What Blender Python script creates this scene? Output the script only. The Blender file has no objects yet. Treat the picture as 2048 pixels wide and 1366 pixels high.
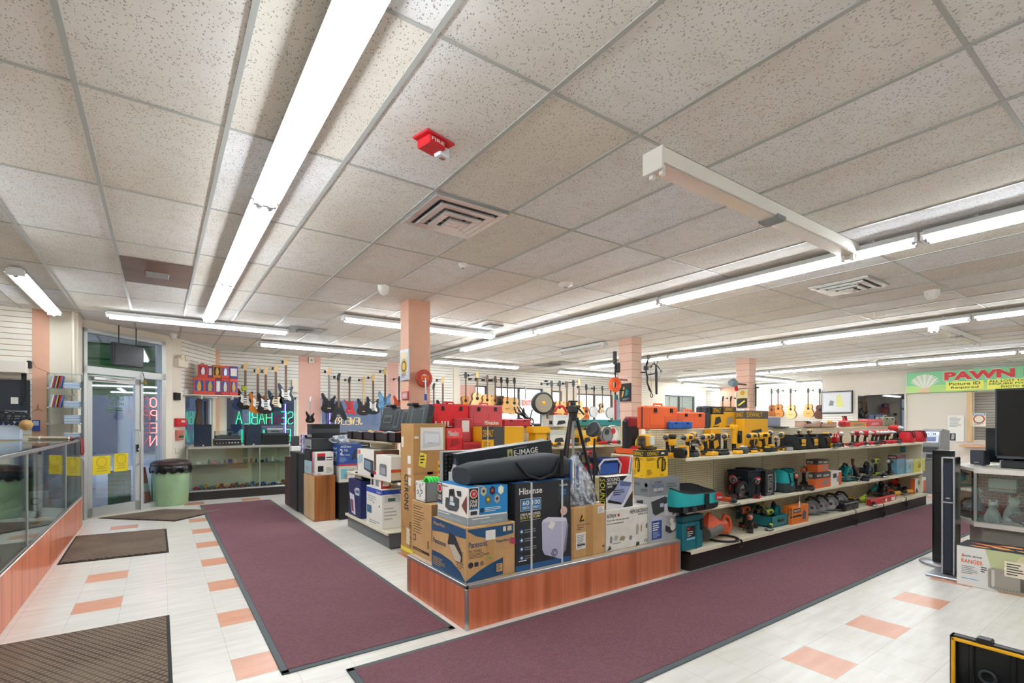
import bpy, math, random
from mathutils import Matrix, Vector
sc = bpy.context.scene
R = random.Random(7)
# ---------------------------------------------------------------- camera, sky, exposure
H_EYE, FPX, HOR, YAW = 1.469, 996.2, 845.1, math.radians(35.261)
cam_d = bpy.data.cameras.new('camera'); cam = bpy.data.objects.new('camera', cam_d)
sc.collection.objects.link(cam); sc.camera = cam
cam_d.sensor_width = 36; cam_d.lens = 36*FPX/2048; cam_d.shift_y = (HOR-683)/2048
cam_d.clip_start = .05; cam_d.clip_end = 300
cam.location = (0, 0, H_EYE); cam.rotation_euler = (math.radians(90), 0, -YAW)
w = bpy.data.worlds.new('sky'); sc.world = w; w.use_nodes = True
bg = w.node_tree.nodes['Background']; bg.inputs[0].default_value = (.86, .93, 1, 1); bg.inputs[1].default_value = 1.7
sc.view_settings.view_transform = 'Standard'; sc.view_settings.look = 'None'
sc.view_settings.exposure = 1.12; sc.view_settings.gamma = 1
sc.cycles.max_bounces = 8; sc.cycles.diffuse_bounces = 5; sc.cycles.glossy_bounces = 3
sc.cycles.transparent_max_bounces = 12; sc.cycles.caustics_reflective = False; sc.cycles.caustics_refractive = False
TUBE_POWER = 15.0
CEIL = 3.03
# ---------------------------------------------------------------- pixel rays onto real surfaces
FW = (math.sin(YAW), math.cos(YAW)); RT = (math.cos(YAW), -math.sin(YAW))
def ray(px, py):
    u = (px-1024)/FPX
    return FW[0]+u*RT[0], FW[1]+u*RT[1], (HOR-py)/FPX
def onZ(px, py, z):
    a = ray(px, py); t = (z-H_EYE)/a[2]; return a[0]*t, a[1]*t, z
def onX(px, py, X):
    a = ray(px, py); t = X/a[0]; return X, a[1]*t, H_EYE+a[2]*t
def onY(px, py, Y):
    a = ray(px, py); t = Y/a[1]; return a[0]*t, Y, H_EYE+a[2]*t
def xY(px, Y): return onY(px, 800, Y)[0]
def zY(px, py, Y): return onY(px, py, Y)[2]
# ---------------------------------------------------------------- materials
def lin(c):
    if isinstance(c, str):
        c = c.lstrip('#'); c = [int(c[i:i+2], 16)/255 for i in (0, 2, 4)]
    return tuple((x/12.92 if x <= .04045 else ((x+.055)/1.055)**2.4) for x in c)+(1,)
MATS = {}
def mat(col, rough=.55, metal=0, var=0, scale=8, emit=0, bump=0, key=None):
    k = key or (col, rough, metal, var, scale, emit, bump)
    if k in MATS: return MATS[k]
    m = bpy.data.materials.new(str(key or 'paint_'+str(col))); m.use_nodes = True
    nt = m.node_tree; b = nt.nodes['Principled BSDF']
    b.inputs['Base Color'].default_value = lin(col); b.inputs['Roughness'].default_value = rough; b.inputs['Metallic'].default_value = metal
    if emit:
        b.inputs['Emission Color'].default_value = lin(col); b.inputs['Emission Strength'].default_value = emit
    if var or bump:
        tc = nt.nodes.new('ShaderNodeTexCoord'); n = nt.nodes.new('ShaderNodeTexNoise')
        n.inputs['Scale'].default_value = scale; n.inputs['Detail'].default_value = 4
        nt.links.new(tc.outputs['Object'], n.inputs['Vector'])
        if var:
            h = nt.nodes.new('ShaderNodeMapRange'); h.inputs[1].default_value = .3; h.inputs[2].default_value = .7
            h.inputs[3].default_value = 1-var; h.inputs[4].default_value = 1+var
            mx = nt.nodes.new('ShaderNodeMix'); mx.data_type = 'RGBA'; mx.blend_type = 'MULTIPLY'; mx.inputs[0].default_value = 1
            mx.inputs[6].default_value = lin(col)
            nt.links.new(n.outputs[0], h.inputs[0]); nt.links.new(h.outputs[0], mx.inputs[7]); nt.links.new(mx.outputs[2], b.inputs['Base Color'])
        if bump:
            bp = nt.nodes.new('ShaderNodeBump'); bp.inputs['Strength'].default_value = bump; bp.inputs['Distance'].default_value = .01
            nt.links.new(n.outputs[0], bp.inputs['Height']); nt.links.new(bp.outputs[0], b.inputs['Normal'])
    MATS[k] = m; return m
class NT:
    """small node graph helper"""
    def __init__(s, name):
        s.m = bpy.data.materials.new(name); s.m.use_nodes = True; s.t = s.m.node_tree; s.b = s.t.nodes['Principled BSDF']
    def n(s, kind, **kw):
        x = s.t.nodes.new('ShaderNode'+kind)
        for k, v in kw.items(): setattr(x, k, v)
        return x
    def l(s, a, b): s.t.links.new(a, b)
    def v(s, inp, val):
        if hasattr(val, 'links') or hasattr(val, 'is_linked'): s.l(val, inp)
        else: inp.default_value = val
    def ma(s, op, a, b=0, c=None):
        x = s.n('Math', operation=op); s.v(x.inputs[0], a); s.v(x.inputs[1], b)
        if c is not None: s.v(x.inputs[2], c)
        return x.outputs[0]
    def mix(s, f, a, b, blend='MIX'):
        x = s.n('Mix', data_type='RGBA', blend_type=blend); s.v(x.inputs[0], f); s.v(x.inputs[6], a); s.v(x.inputs[7], b); return x.outputs[2]
    def xyz(s, which='Object'):
        c = s.n('TexCoord'); p = s.n('SeparateXYZ'); s.l(c.outputs[which], p.inputs[0]); s.co = c.outputs[which]; return p.outputs
    def noise(s, scale, detail=3, vec=None, stretch=None):
        x = s.n('TexNoise'); x.inputs['Scale'].default_value = scale; x.inputs['Detail'].default_value = detail
        vec = vec or s.co
        if stretch:
            mp = s.n('Mapping'); mp.inputs['Scale'].default_value = stretch; s.l(vec, mp.inputs[0]); vec = mp.outputs[0]
        s.l(vec, x.inputs['Vector']); return x.outputs[0]
    def rng(s, val, a, b, c, d):
        x = s.n('MapRange'); s.v(x.inputs[0], val)
        for i, q in enumerate((a, b, c, d)): x.inputs[i+1].default_value = q
        return x.outputs[0]
    def bump(s, h, st=.3, dist=.01):
        x = s.n('Bump'); x.inputs['Strength'].default_value = st; x.inputs['Distance'].default_value = dist; s.l(h, x.inputs['Height']); s.l(x.outputs[0], s.b.inputs['Normal'])
    def base(s, c, rough=None):
        s.v(s.b.inputs['Base Color'], c)
        if rough is not None: s.v(s.b.inputs['Roughness'], rough)
def m_floor(x0, y0):
    g = NT('vinyl_tile_floor'); o = g.xyz(); S = .3048
    fx = g.ma('DIVIDE', g.ma('SUBTRACT', o[0], x0), S); fy = g.ma('DIVIDE', g.ma('SUBTRACT', o[1], y0), S)
    i, j = g.ma('FLOOR', fx), g.ma('FLOOR', fy)
    def third(q): return g.ma('LESS_THAN', g.ma('ABSOLUTE', g.ma('SUBTRACT', g.ma('FLOORED_MODULO', g.ma('ADD', q, .5), 3), .5)), .25)
    orange = g.ma('MULTIPLY', third(i), third(j))
    wn = g.n('TexWhiteNoise', noise_dimensions='2D'); cb = g.n('CombineXYZ'); g.l(i, cb.inputs[0]); g.l(j, cb.inputs[1]); g.l(cb.outputs[0], wn.inputs[0])
    streak = g.noise(3, 4, stretch=(1, 6, 1)); dirt = g.noise(1.1, 3)
    white = g.mix(g.rng(streak, .35, .65, 0, 1), lin('#e7e4de'), lin('#dcd8cf'))
    white = g.mix(g.rng(dirt, .4, .8, 0, .45), white, lin('#d5cec2'))
    org = g.mix(g.rng(streak, .3, .7, 0, 1), lin('#e0a68a'), lin('#d89a7c'))
    col = g.mix(orange, white, org)
    def line(q): return g.ma('GREATER_THAN', g.ma('ABSOLUTE', g.ma('SUBTRACT', g.ma('FRACT', q), .5)), .4955)
    ln = g.ma('MAXIMUM', line(fx), line(fy))
    col = g.mix(g.ma('MULTIPLY', ln, .45), col, lin('#8d857b'))
    g.base(col,   .25); g.b.inputs['Specular IOR Level'].default_value = .55
    return g.m
def m_ceiling():
    g = NT('acoustic_ceiling_tile'); o = g.xyz(); SX, SY = .6096, 1.2112
    i = g.ma('FLOOR', g.ma('DIVIDE', g.ma('ADD', o[0], .9286), SX)); j = g.ma('FLOOR', g.ma('DIVIDE', g.ma('SUBTRACT', o[1], 3.019), SY))
    wn = g.n('TexWhiteNoise', noise_dimensions='2D'); cb = g.n('CombineXYZ'); g.l(i, cb.inputs[0]); g.l(j, cb.inputs[1]); g.l(cb.outputs[0], wn.inputs[0])
    r = wn.outputs['Value']
    v = g.n('TexVoronoi'); v.inputs['Scale'].default_value = 108; v.inputs['Randomness'].default_value = 1
    mp = g.n('Mapping'); mp.inputs['Scale'].default_value = (1, .7, 1); mp.inputs['Rotation'].default_value = (0, 0, .5)
    wv = g.noise(30, 2); cv = g.n('CombineXYZ'); g.l(g.ma('ADD', o[0], g.ma('MULTIPLY', wv, .02)), cv.inputs[0]); g.l(g.ma('ADD', o[1], g.ma('MULTIPLY', wv, .02)), cv.inputs[1])
    g.l(cv.outputs[0], mp.inputs[0]); g.l(mp.outputs[0], v.inputs['Vector'])
    sep = g.n('SeparateColor'); g.l(v.outputs['Color'], sep.inputs[0])
    hole = g.ma('MULTIPLY', g.ma('LESS_THAN', v.outputs['Distance'], g.ma('MULTIPLY', sep.outputs[0], .42)), .6)
    base = g.mix(g.rng(r, .1, .9, 0, 1), lin('#eaebee'), lin('#e0dbd2'))
    base = g.mix(g.rng(g.noise(.55, 3), .42, .68, 0, .55), base, lin('#d3c8b8'))
    base = g.mix(g.rng(g.noise(7, 4), .5, .72, 0, .3), base, lin('#cabfb0'))
    col = g.mix(hole, base, lin('#6f675d'))
    g.base(col, .9); g.bump(g.ma('SUBTRACT', 1, hole), .35, .004)
    return g.m
def m_slat(c1, groove, pitch=.0762, zoff=0, w=.055):
    g = NT('slatwall_'+c1); o = g.xyz()
    f = g.ma('FRACT', g.ma('DIVIDE', g.ma('ADD', o[2], zoff), pitch))
    ln = g.ma('LESS_THAN', f, w*2)
    n = g.noise(3, 3)
    g.base(g.mix(ln, g.mix(g.rng(n, .3, .7, 0, .35), lin(c1), lin('#d8d0c2')), lin(groove)), .5)
    return g.m
def m_peg():
    g = NT('cream_pegboard'); o = g.xyz(); S = .0254
    a = g.ma('SUBTRACT', g.ma('FRACT', g.ma('DIVIDE', g.ma('ADD', o[0], o[1]), S)), .5); b = g.ma('SUBTRACT', g.ma('FRACT', g.ma('DIVIDE', o[2], S)), .5)
    d = g.ma('ADD', g.ma('MULTIPLY', a, a), g.ma('MULTIPLY', b, b))
    g.base(g.mix(g.ma('LESS_THAN', d, .05), lin('#ded5b9'), lin('#6f6650')), .5)
    return g.m
def m_carpet():
    g = NT('burgundy_ribbed_carpet'); o = g.xyz(); S = .011
    br = g.n('TexBrick'); br.inputs['Color1'].default_value = lin('#84525d'); br.inputs['Color2'].default_value = lin('#6b434c'); br.inputs['Mortar'].default_value = lin('#4a2c34')
    br.inputs['Scale'].default_value = 24; br.inputs['Mortar Size'].default_value = .03; br.inputs['Brick Width'].default_value = .5; br.inputs['Row Height'].default_value = .3
    g.l(g.co, br.inputs['Vector'])
    n = g.noise(260, 2); n2 = g.noise(1.3, 3)
    c = g.mix(g.rng(n, .45, .68, 0, .45), br.outputs[0], lin('#957077'))
    c = g.mix(g.rng(n2, .35, .7, 0, .35), c, lin('#805860'))
    g.base(c, .95); g.bump(g.ma('ADD', br.outputs[1], g.noise(90, 2)), .5, .006)
    return g.m
def m_doormat():
    g = NT('brown_waffle_mat'); o = g.xyz(); S = .046
    u = g.ma('ADD', o[0], g.ma('MULTIPLY', o[1], .6)); v = g.ma('SUBTRACT', o[1], g.ma('MULTIPLY', o[0], .6))
    a = g.ma('ABSOLUTE', g.ma('SUBTRACT', g.ma('FRACT', g.ma('DIVIDE', u, S)), .5)); b = g.ma('ABSOLUTE', g.ma('SUBTRACT', g.ma('FRACT', g.ma('DIVIDE', v, S)), .5))
    e = g.ma('MAXIMUM', a, b)
    k = g.ma('GREATER_THAN', e, .36)
    c = g.mix(k, g.mix(g.noise(60, 2), lin('#6b5a4a'), lin('#8a7866')), lin('#453930'))
    c = g.mix(g.rng(g.noise(2, 3), .4, .7, 0, .4), c, lin('#8d7c6b'))
    g.base(c, .95); g.bump(g.ma('SUBTRACT', 1, k), .8, .01)
    return g.m
def m_wood(c1, c2, c3, axis=2, scale=1., rough=.35, name='wood'):
    g = NT(name); g.xyz(); st = [14*scale, 14*scale, 14*scale]; st[axis] = .7*scale
    n = g.noise(1.6, 5, stretch=tuple(st)); n2 = g.noise(.5, 2, stretch=tuple(st))
    c = g.mix(g.rng(n, .35, .65, 0, 1), lin(c1), lin(c2)); c = g.mix(g.rng(n2, .5, .72, 0, .8), c, lin(c3))
    g.base(c, rough); return g.m
def m_glass(tint='#eef6f3', gl=.07, name='clear_glass'):
    g = NT(name); g.t.nodes.remove(g.b)
    tr = g.n('BsdfTransparent'); tr.inputs[0].default_value = lin(tint); gs = g.n('BsdfGlossy'); gs.inputs['Roughness'].default_value = .02; gs.inputs[0].default_value = (.95, .97, 1, 1)
    fr = g.n('LayerWeight'); fr.inputs[0].default_value = .25
    mx = g.n('MixShader'); g.l(g.ma('ADD', g.ma('MULTIPLY', fr.outputs[0], .7), gl), mx.inputs[0]); g.l(tr.outputs[0], mx.inputs[1]); g.l(gs.outputs[0], mx.inputs[2])
    g.l(mx.outputs[0], g.t.nodes['Material Output'].inputs[0]); return g.m
def m_plastic_wrap():
    g = NT('clear_plastic_film'); g.t.nodes.remove(g.b); g.xyz()
    tr = g.n('BsdfTransparent'); gs = g.n('BsdfPrincipled'); gs.inputs['Base Color'].default_value = lin('#ccd6e2'); gs.inputs['Roughness'].default_value = .15
    bp = g.n('Bump'); bp.inputs['Strength'].default_value = .9; bp.inputs['Distance'].default_value = .02; g.l(g.noise(28, 3), bp.inputs['Height']); g.l(bp.outputs[0], gs.inputs['Normal'])
    mx = g.n('MixShader'); g.l(g.rng(g.noise(22, 4), .4, .62, .12, .75), mx.inputs[0]); g.l(tr.outputs[0], mx.inputs[1]); g.l(gs.outputs[0], mx.inputs[2])
    g.l(mx.outputs[0], g.t.nodes['Material Output'].inputs[0]); return g.m
def m_brick(c1, c2, mortar, name, sc_=4., rot=True):
    g = NT(name); o = g.xyz(); cb = g.n('CombineXYZ'); g.l(g.ma('ADD', o[0], o[1]), cb.inputs[0]); g.l(o[2], cb.inputs[1])
    br = g.n('TexBrick'); br.inputs['Color1'].default_value = lin(c1); br.inputs['Color2'].default_value = lin(c2); br.inputs['Mortar'].default_value = lin(mortar); br.inputs['Scale'].default_value = sc_
    g.l(cb.outputs[0], br.inputs['Vector']); g.base(br.outputs[0], .8); g.bump(br.outputs[1], .3, .01); return g.m
white, black, cream = mat('#ece9e2', .5), mat('#141517', .45), mat('#e9e1d0', .6)
GL, WOODF = m_glass(), m_wood('#dd8660', '#c66a47', '#9c4a30', 2, .7, .3, 'cherry_laminate')
alu = mat('#b9bbbb', .35, .85); steel = mat('#c9cccf', .28, 1); chrome = mat('#e8e8ea', .1, 1)
shelf_m = mat('#e3dcc4', .45); PEG = m_peg(); kick = mat('#221c19', .5)
tan = mat('#c79e6b', .8, var=.08, scale=5); tan2 = mat('#b98d58', .8, var=.1, scale=4); tape = mat('#b58a52', .35)
yel, red, org, teal, lime, dgrey, navy = mat('#eeb01c', .45), mat('#c8202c', .4), mat('#e4672a', .5), mat('#0b8c93', .45), mat('#b7cf2b', .45), mat('#33363b', .5), mat('#232a3c', .5)
paper = mat('#e8e6e0', .7); blue = mat('#2760b4', .5); silver = mat('#b9bec4', .35, .6); grey = mat('#8a8f93', .5); rubber = mat('#101113', .7)
# ---------------------------------------------------------------- mesh builder
TXT = {}
def text_mesh(s, bold=False):
    if s in TXT: return TXT[s]
    cu = bpy.data.curves.new('t', 'FONT'); cu.body = s; cu.size = 1; cu.resolution_u = 2
    cu.offset = .05 if bold or s.startswith('PAWN') else .012
    ob = bpy.data.objects.new('t', cu); sc.collection.objects.link(ob); bpy.context.view_layer.update()
    me = bpy.data.meshes.new_from_object(ob.evaluated_get(bpy.context.evaluated_depsgraph_get()))
    vs = [v.co.xy.to_tuple() for v in me.vertices]; fs = [tuple(p.vertices) for p in me.polygons]
    bpy.data.objects.remove(ob); bpy.data.curves.remove(cu); bpy.data.meshes.remove(me)
    x0, x1 = min(v[0] for v in vs), max(v[0] for v in vs); y0, y1 = min(v[1] for v in vs), max(v[1] for v in vs)
    TXT[s] = ([((x-x0)/max(x1-x0, 1e-6), (y-y0)/max(y1-y0, 1e-6)) for x, y in vs], fs); return TXT[s]
class M:
    def __init__(s): s.v, s.f, s.mi, s.sm, s.ms, s.T = [], [], [], [], [], Matrix()
    def mx(s, m):
        if m not in s.ms: s.ms.append(m)
        return s.ms.index(m)
    def add(s, vs, fs, m, smooth=False):
        b = len(s.v); k = s.mx(m); s.v += [tuple(s.T @ Vector(v)) for v in vs]
        for f in fs: s.f.append([b+i for i in f]); s.mi.append(k); s.sm.append(smooth)
        return s
    def box(s, x0, y0, z0, x1, y1, z1, m, bev=0):
        x0, x1 = min(x0, x1), max(x0, x1); y0, y1 = min(y0, y1), max(y0, y1); z0, z1 = min(z0, z1), max(z0, z1)
        if bev <= 0:
            return s.add([(x0,y0,z0),(x1,y0,z0),(x1,y1,z0),(x0,y1,z0),(x0,y0,z1),(x1,y0,z1),(x1,y1,z1),(x0,y1,z1)],
                         [(3,2,1,0),(4,5,6,7),(0,1,5,4),(1,2,6,5),(2,3,7,6),(3,0,4,7)], m)
        b = min(bev, (x1-x0)*.45, (y1-y0)*.45, (z1-z0)*.45); vs = []; ix = {}
        for a, X in enumerate((x0, x1)):
            for c, Y in enumerate((y0, y1)):
                for d, Z in enumerate((z0, z1)):
                    sx, sy, sz = (b if a == 0 else -b), (b if c == 0 else -b), (b if d == 0 else -b)
                    for ax, p in enumerate(((X, Y+sy, Z+sz), (X+sx, Y, Z+sz), (X+sx, Y+sy, Z))): ix[a, c, d, ax] = len(vs); vs.append(p)
        fs = []
        for ax in range(3):
            for e in (0, 1):
                q = []
                for (p, r) in ((0, 0), (1, 0), (1, 1), (0, 1)):
                    k = [0, 0, 0]; k[ax] = e; o = [i for i in range(3) if i != ax]; k[o[0]] = p; k[o[1]] = r; q.append(ix[k[0], k[1], k[2], ax])
                if (e == 0) != (ax == 1): q.reverse()
                fs.append(q)
        for ax in range(3):
            o = [i for i in range(3) if i != ax]
            for p in (0, 1):
                for r in (0, 1):
                    k0 = [0, 0, 0]; k0[o[0]] = p; k0[o[1]] = r; k1 = list(k0); k1[ax] = 1
                    q = [ix[(*k0, o[0])], ix[(*k1, o[0])], ix[(*k1, o[1])], ix[(*k0, o[1])]]
                    fs.append(q)
        for k in [(a, c, d) for a in (0, 1) for c in (0, 1) for d in (0, 1)]: fs.append([ix[(*k, 0)], ix[(*k, 1)], ix[(*k, 2)]])
        cx = Vector(((x0+x1)/2, (y0+y1)/2, (z0+z1)/2)); out = []
        for f in fs:
            P = [Vector(vs[i]) for i in f]; n = (P[1]-P[0]).cross(P[2]-P[0])
            out.append(f if n.dot(sum(P, Vector())/len(P)-cx) > 0 else f[::-1])
        return s.add(vs, out, m)
    def cb(s, c, d, m, bev=0):
        return s.box(c[0]-d[0]/2, c[1]-d[1]/2, c[2]-d[2]/2, c[0]+d[0]/2, c[1]+d[1]/2, c[2]+d[2]/2, m, bev)
    def prism(s, pts, z0, z1, m, smooth=False, m2=None):
        """pts anticlockwise in XY, extruded in local Z"""
        n = len(pts); A = sum(pts[i][0]*pts[(i+1) % n][1]-pts[(i+1) % n][0]*pts[i][1] for i in range(n))
        if A < 0: pts = pts[::-1]
        vs = [(x, y, z0) for x, y in pts]+[(x, y, z1) for x, y in pts]
        s.add(vs, [tuple(range(n-1, -1, -1)), tuple(range(n, 2*n))], m)
        return s.add(vs, [(i, (i+1) % n, n+(i+1) % n, n+i) for i in range(n)], m2 or m, smooth)
    def lathe(s, prof, m, seg=16, smooth=True, cap=True):
        vs, fs = [], []
        for r, z in prof:
            for k in range(seg): a = 2*math.pi*k/seg; vs.append((r*math.cos(a), r*math.sin(a), z))
        for i in range(len(prof)-1):
            for k in range(seg): fs.append((i*seg+k, i*seg+(k+1) % seg, (i+1)*seg+(k+1) % seg, (i+1)*seg+k))
        s.add(vs, fs, m, smooth)
        caps = []
        if cap and prof[0][0] > 1e-5: caps.append(tuple(range(seg-1, -1, -1)))
        if cap and prof[-1][0] > 1e-5: caps.append(tuple((len(prof)-1)*seg+k for k in range(seg)))
        if caps: s.add(vs, caps, m)
        return s
    def tube(s, pts, r, m, seg=8, closed=False, smooth=True):
        P = [Vector(p) for p in pts]; n = len(P); rs = r if isinstance(r, (list, tuple)) else [r]*n; vs, fs = [], []; up = None
        for i in range(n):
            if closed: t = P[(i+1) % n]-P[i-1]
            else: t = (P[min(i+1, n-1)]-P[max(i-1, 0)])
            t.normalize()
            if up is None: up = Vector((0, 0, 1)) if abs(t.z) < .9 else Vector((1, 0, 0))
            a = t.cross(up).normalized(); b = t.cross(a); up = -b if True else b
            up = a.cross(t)
            for k in range(seg): q = 2*math.pi*k/seg; vs.append(P[i]+a*math.cos(q)*rs[i]+up*math.sin(q)*rs[i])
        for i in range(n if closed else n-1):
            j = (i+1) % n
            for k in range(seg): fs.append((i*seg+(k+1) % seg, i*seg+k, j*seg+k, j*seg+(k+1) % seg))
        s.add(vs, fs, m, smooth)
        if not closed: s.add(vs, [tuple(range(seg)), tuple((n-1)*seg+k for k in range(seg-1, -1, -1))], m)
        return s
    def cyl(s, p0, p1, r, m, seg=16, r1=None): return s.tube([p0, p1], [r, r if r1 is None else r1], m, seg)
    def ball(s, c, r, m, seg=12, sc_=(1, 1, 1)):
        T0 = s.T; s.T = T0 @ Matrix.Translation(c) @ Matrix.Diagonal((*sc_, 1)); k = seg//2
        s.lathe([(max(r*math.sin(math.pi*i/k), 1e-6), -r*math.cos(math.pi*i/k)) for i in range(k+1)], m, seg); s.T = T0; return s
    def torus(s, c, R_, r, m, ax='z', seg=24, sec=8, a0=0, a1=360):
        full = a1-a0 >= 360; n = seg; pts = []
        for i in range(n if full else n+1):
            a = math.radians(a0+(a1-a0)*i/n); x, y = R_*math.cos(a), R_*math.sin(a)
            pts.append((c[0]+x, c[1]+y, c[2]) if ax == 'z' else ((c[0]+x, c[1], c[2]+y) if ax == 'y' else (c[0], c[1]+x, c[2]+y)))
        return s.tube(pts, r, m, sec, closed=full)
    # flat print on a face frame (fractions of the face)
    def face(s, o, u, v, W=1, H=1): return Face(s, o, u, v, W, H)
    def boxface(s, B, side):
        x0, y0, z0, x1, y1, z1 = B
        if side == 'front': return Face(s, (x0, y0, z0), (1, 0, 0), (0, 0, 1), x1-x0, z1-z0)
        if side == 'left': return Face(s, (x0, y1, z0), (0, -1, 0), (0, 0, 1), y1-y0, z1-z0)
        if side == 'top': return Face(s, (x0, y0, z1), (1, 0, 0), (0, 1, 0), x1-x0, y1-y0)
        if side == 'right': return Face(s, (x1, y0, z0), (0, 1, 0), (0, 0, 1), y1-y0, z1-z0)
    def build(s, name, parent=None, label=None, cat=None, group=None, kind=None, loc=None, rz=0):
        me = bpy.data.meshes.new(name); me.from_pydata(s.v, [], s.f)
        for m in s.ms: me.materials.append(m)
        me.polygons.foreach_set('material_index', s.mi); me.polygons.foreach_set('use_smooth', s.sm); me.update()
        o = bpy.data.objects.new(name, me); sc.collection.objects.link(o)
        if parent: o.parent = parent
        if loc: o.location = loc
        if rz: o.rotation_euler.z = rz
        return tag(o, label, cat, group, kind)
class Face:
    def __init__(s, m, o, u, v, W, H):
        u, v = Vector(u).normalized(), Vector(v).normalized(); n = u.cross(v); s.m, s.W, s.H = m, W, H
        s.M = Matrix.Translation(o) @ Matrix((u, v, n)).transposed().to_4x4()
    def poly(s, pts, m, k=1):
        T0 = s.m.T; s.m.T = T0 @ s.M; pts = [(a*s.W, b*s.H) for a, b in pts]; n = len(pts)
        A = sum(pts[i][0]*pts[(i+1) % n][1]-pts[(i+1) % n][0]*pts[i][1] for i in range(n))
        if A < 0: pts = pts[::-1]
        s.m.add([(a, b, .0012*k) for a, b in pts], [tuple(range(n))], m); s.m.T = T0; return s
    def rect(s, a, b, c, d, m, k=1): return s.poly([(a, b), (c, b), (c, d), (a, d)], m, k)
    def disc(s, a, b, r, m, k=1, n=18, asp=1):
        return s.poly([(a+r*math.cos(2*math.pi*i/n)/s.W*asp, b+r*math.sin(2*math.pi*i/n)/s.H) for i in range(n)], m, k)
    def txt(s, t, a, b, c, d, m, k=2, sh=0, rot=0):
        vs, fs = text_mesh(t); T0 = s.m.T; s.m.T = T0 @ s.M
        def P(x, y):
            if rot == 90: x, y = 1-y, x
            if rot == -90: x, y = y, 1-x
            return ((a+(c-a)*x+sh*y)*s.W, (b+(d-b)*y)*s.H, .0012*k)
        s.m.add([P(*v) for v in vs], fs, m); s.m.T = T0; return s
    def lines(s, a, b, c, d, n, m, k=2, seed=1, th=.4):
        r = random.Random(seed); hh = (d-b)/n
        for i in range(n): s.rect(a, b+hh*(i+.3), a+(c-a)*r.uniform(.55, 1), b+hh*(i+.3+th), m, k)
        return s
def tag(o, label=None, cat=None, group=None, kind=None):
    if label: o['label'] = label
    if cat: o['category'] = cat
    if group: o['group'] = group
    if kind: o['kind'] = kind
    return o
def thing(name, label, cat, loc=(0, 0, 0), rz=0, group=None):
    o = bpy.data.objects.new(name, None); sc.collection.objects.link(o); o.location = loc; o.rotation_euler = (0, 0, rz); o.empty_display_size = .05
    return tag(o, label, cat, group)
def struct(name, m, label=None): return m.build(name, kind='structure', label=label)
def dup(root, loc=None, rz=None, label=None, group=None, scale=None):
    r = root.copy(); sc.collection.objects.link(r)
    if loc is not None: r.location = loc
    if rz is not None: r.rotation_euler = (0, 0, rz) if not isinstance(rz, tuple) else rz
    if scale: r.scale = scale if isinstance(scale, tuple) else (scale,)*3
    if label: r['label'] = label
    if group: r['group'] = group
    for ch in list(root.children):
        c = ch.copy(); sc.collection.objects.link(c); c.parent = r
        for g in ch.children:
            e = g.copy(); sc.collection.objects.link(e); e.parent = c
    return r
ORD = ['first', 'second', 'third', 'fourth', 'fifth', 'sixth', 'seventh', 'eighth', 'ninth', 'tenth', 'eleventh', 'twelfth', 'thirteenth', 'fourteenth', 'fifteenth', 'sixteenth', 'seventeenth', 'eighteenth', 'nineteenth', 'twentieth']
def fit(xc, yb, yt, xl, xr, z0, ty=None, tx=None, Yc=None):
    """box standing on z0 whose near upright edge shows at column xc; returns x0,y0,z0,x1,y1,z1"""
    if Yc is not None: X0, Y0 = xY(xc, Yc), Yc
    else: X0, Y0, _ = onZ(xc, yb, z0)
    z1 = onY(xc, yt, Y0)[2]
    Y1 = Y0+ty if ty else onX(xl, 800, X0)[1]; X1 = X0+tx if tx else onY(xr, 800, Y0)[0]
    return (X0, Y0, z0, X1, Y1, z1)
def carton(name, label, B, base, deco=None, cat='box', group=None, bev=.004, mtop=None):
    m = M(); ox, oy, oz = B[0], B[1], B[2]; L = (0, 0, 0, B[3]-ox, B[4]-oy, B[5]-oz)
    m.box(*L, base, bev)
    if deco: deco(m, L)
    return m.build(name, label=label, cat=cat, group=group, loc=(ox, oy, oz))
# ================================================================ the room
YB = 12.42
def wall(name, P, Q, z0, z1, openings, mf, th=.14, cuts=(), zc=()):
    P, Q = Vector(P), Vector(Q); L = (Q-P).length; ang = math.atan2(Q.y-P.y, Q.x-P.x); m = M()
    ss = sorted({0, L, *cuts, *[v for o in openings for v in o[:2]]}); zs = sorted({z0, z1, *zc, *[v for o in openings for v in o[2:]]})
    for a, b in zip(ss, ss[1:]):
        for c, d in zip(zs, zs[1:]):
            sm, zm = (a+b)/2, (c+d)/2
            if any(o[0] < sm < o[1] and o[2] < zm < o[3] for o in openings): continue
            mm = mf(sm, zm)
            m.box(a, 0, c, b, th, d, mm)
    o = m.build(name, kind='structure', loc=(P.x, P.y, 0), rz=ang); return o
SLAT = m_slat('#efece4', '#5d564c'); SLATL = m_slat('#f4efe4', '#a98a60'); PINKS = m_slat('#e0b09a', '#8f5e4b', .1524, 0, .022)
pink = mat('#e3b095', .6, var=.03); pinkl = mat('#e2b3a4', .6); beige = mat('#d8cfc4', .6); wallc = mat('#e8e0d0', .6)
# floor in two laying directions' worth of tiles
m = M(); m.box(-4.6, 2.8, -.1, 22.4, 14.6, 0, m_floor(.356, 4.1292)); m.box(-4.6, -4.6, -.1, 22.4, 2.8, 0, m_floor(3.158, 1.258)); struct('floor', m)
m = M(); m.box(-4.6, -4.6, CEIL, 22.4, 14.6, CEIL+.06, m_ceiling()); struct('ceiling', m)
tb = mat('#aeb0ac', .4); tbd = mat('#7f7568', .5); m = M()
for i in range(-6, 39):
    X = -.9286+.6096*i; m.box(X-.012, -4.6, CEIL-.007, X+.012, 14.6, CEIL-.001, tb)
for j in range(-7, 10):
    Y = 3.019+1.2112*j; m.box(-4.6, Y-.009, CEIL-.005, 22.4, Y+.009, CEIL-.0015, tb)
struct('trim_1', m)
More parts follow.
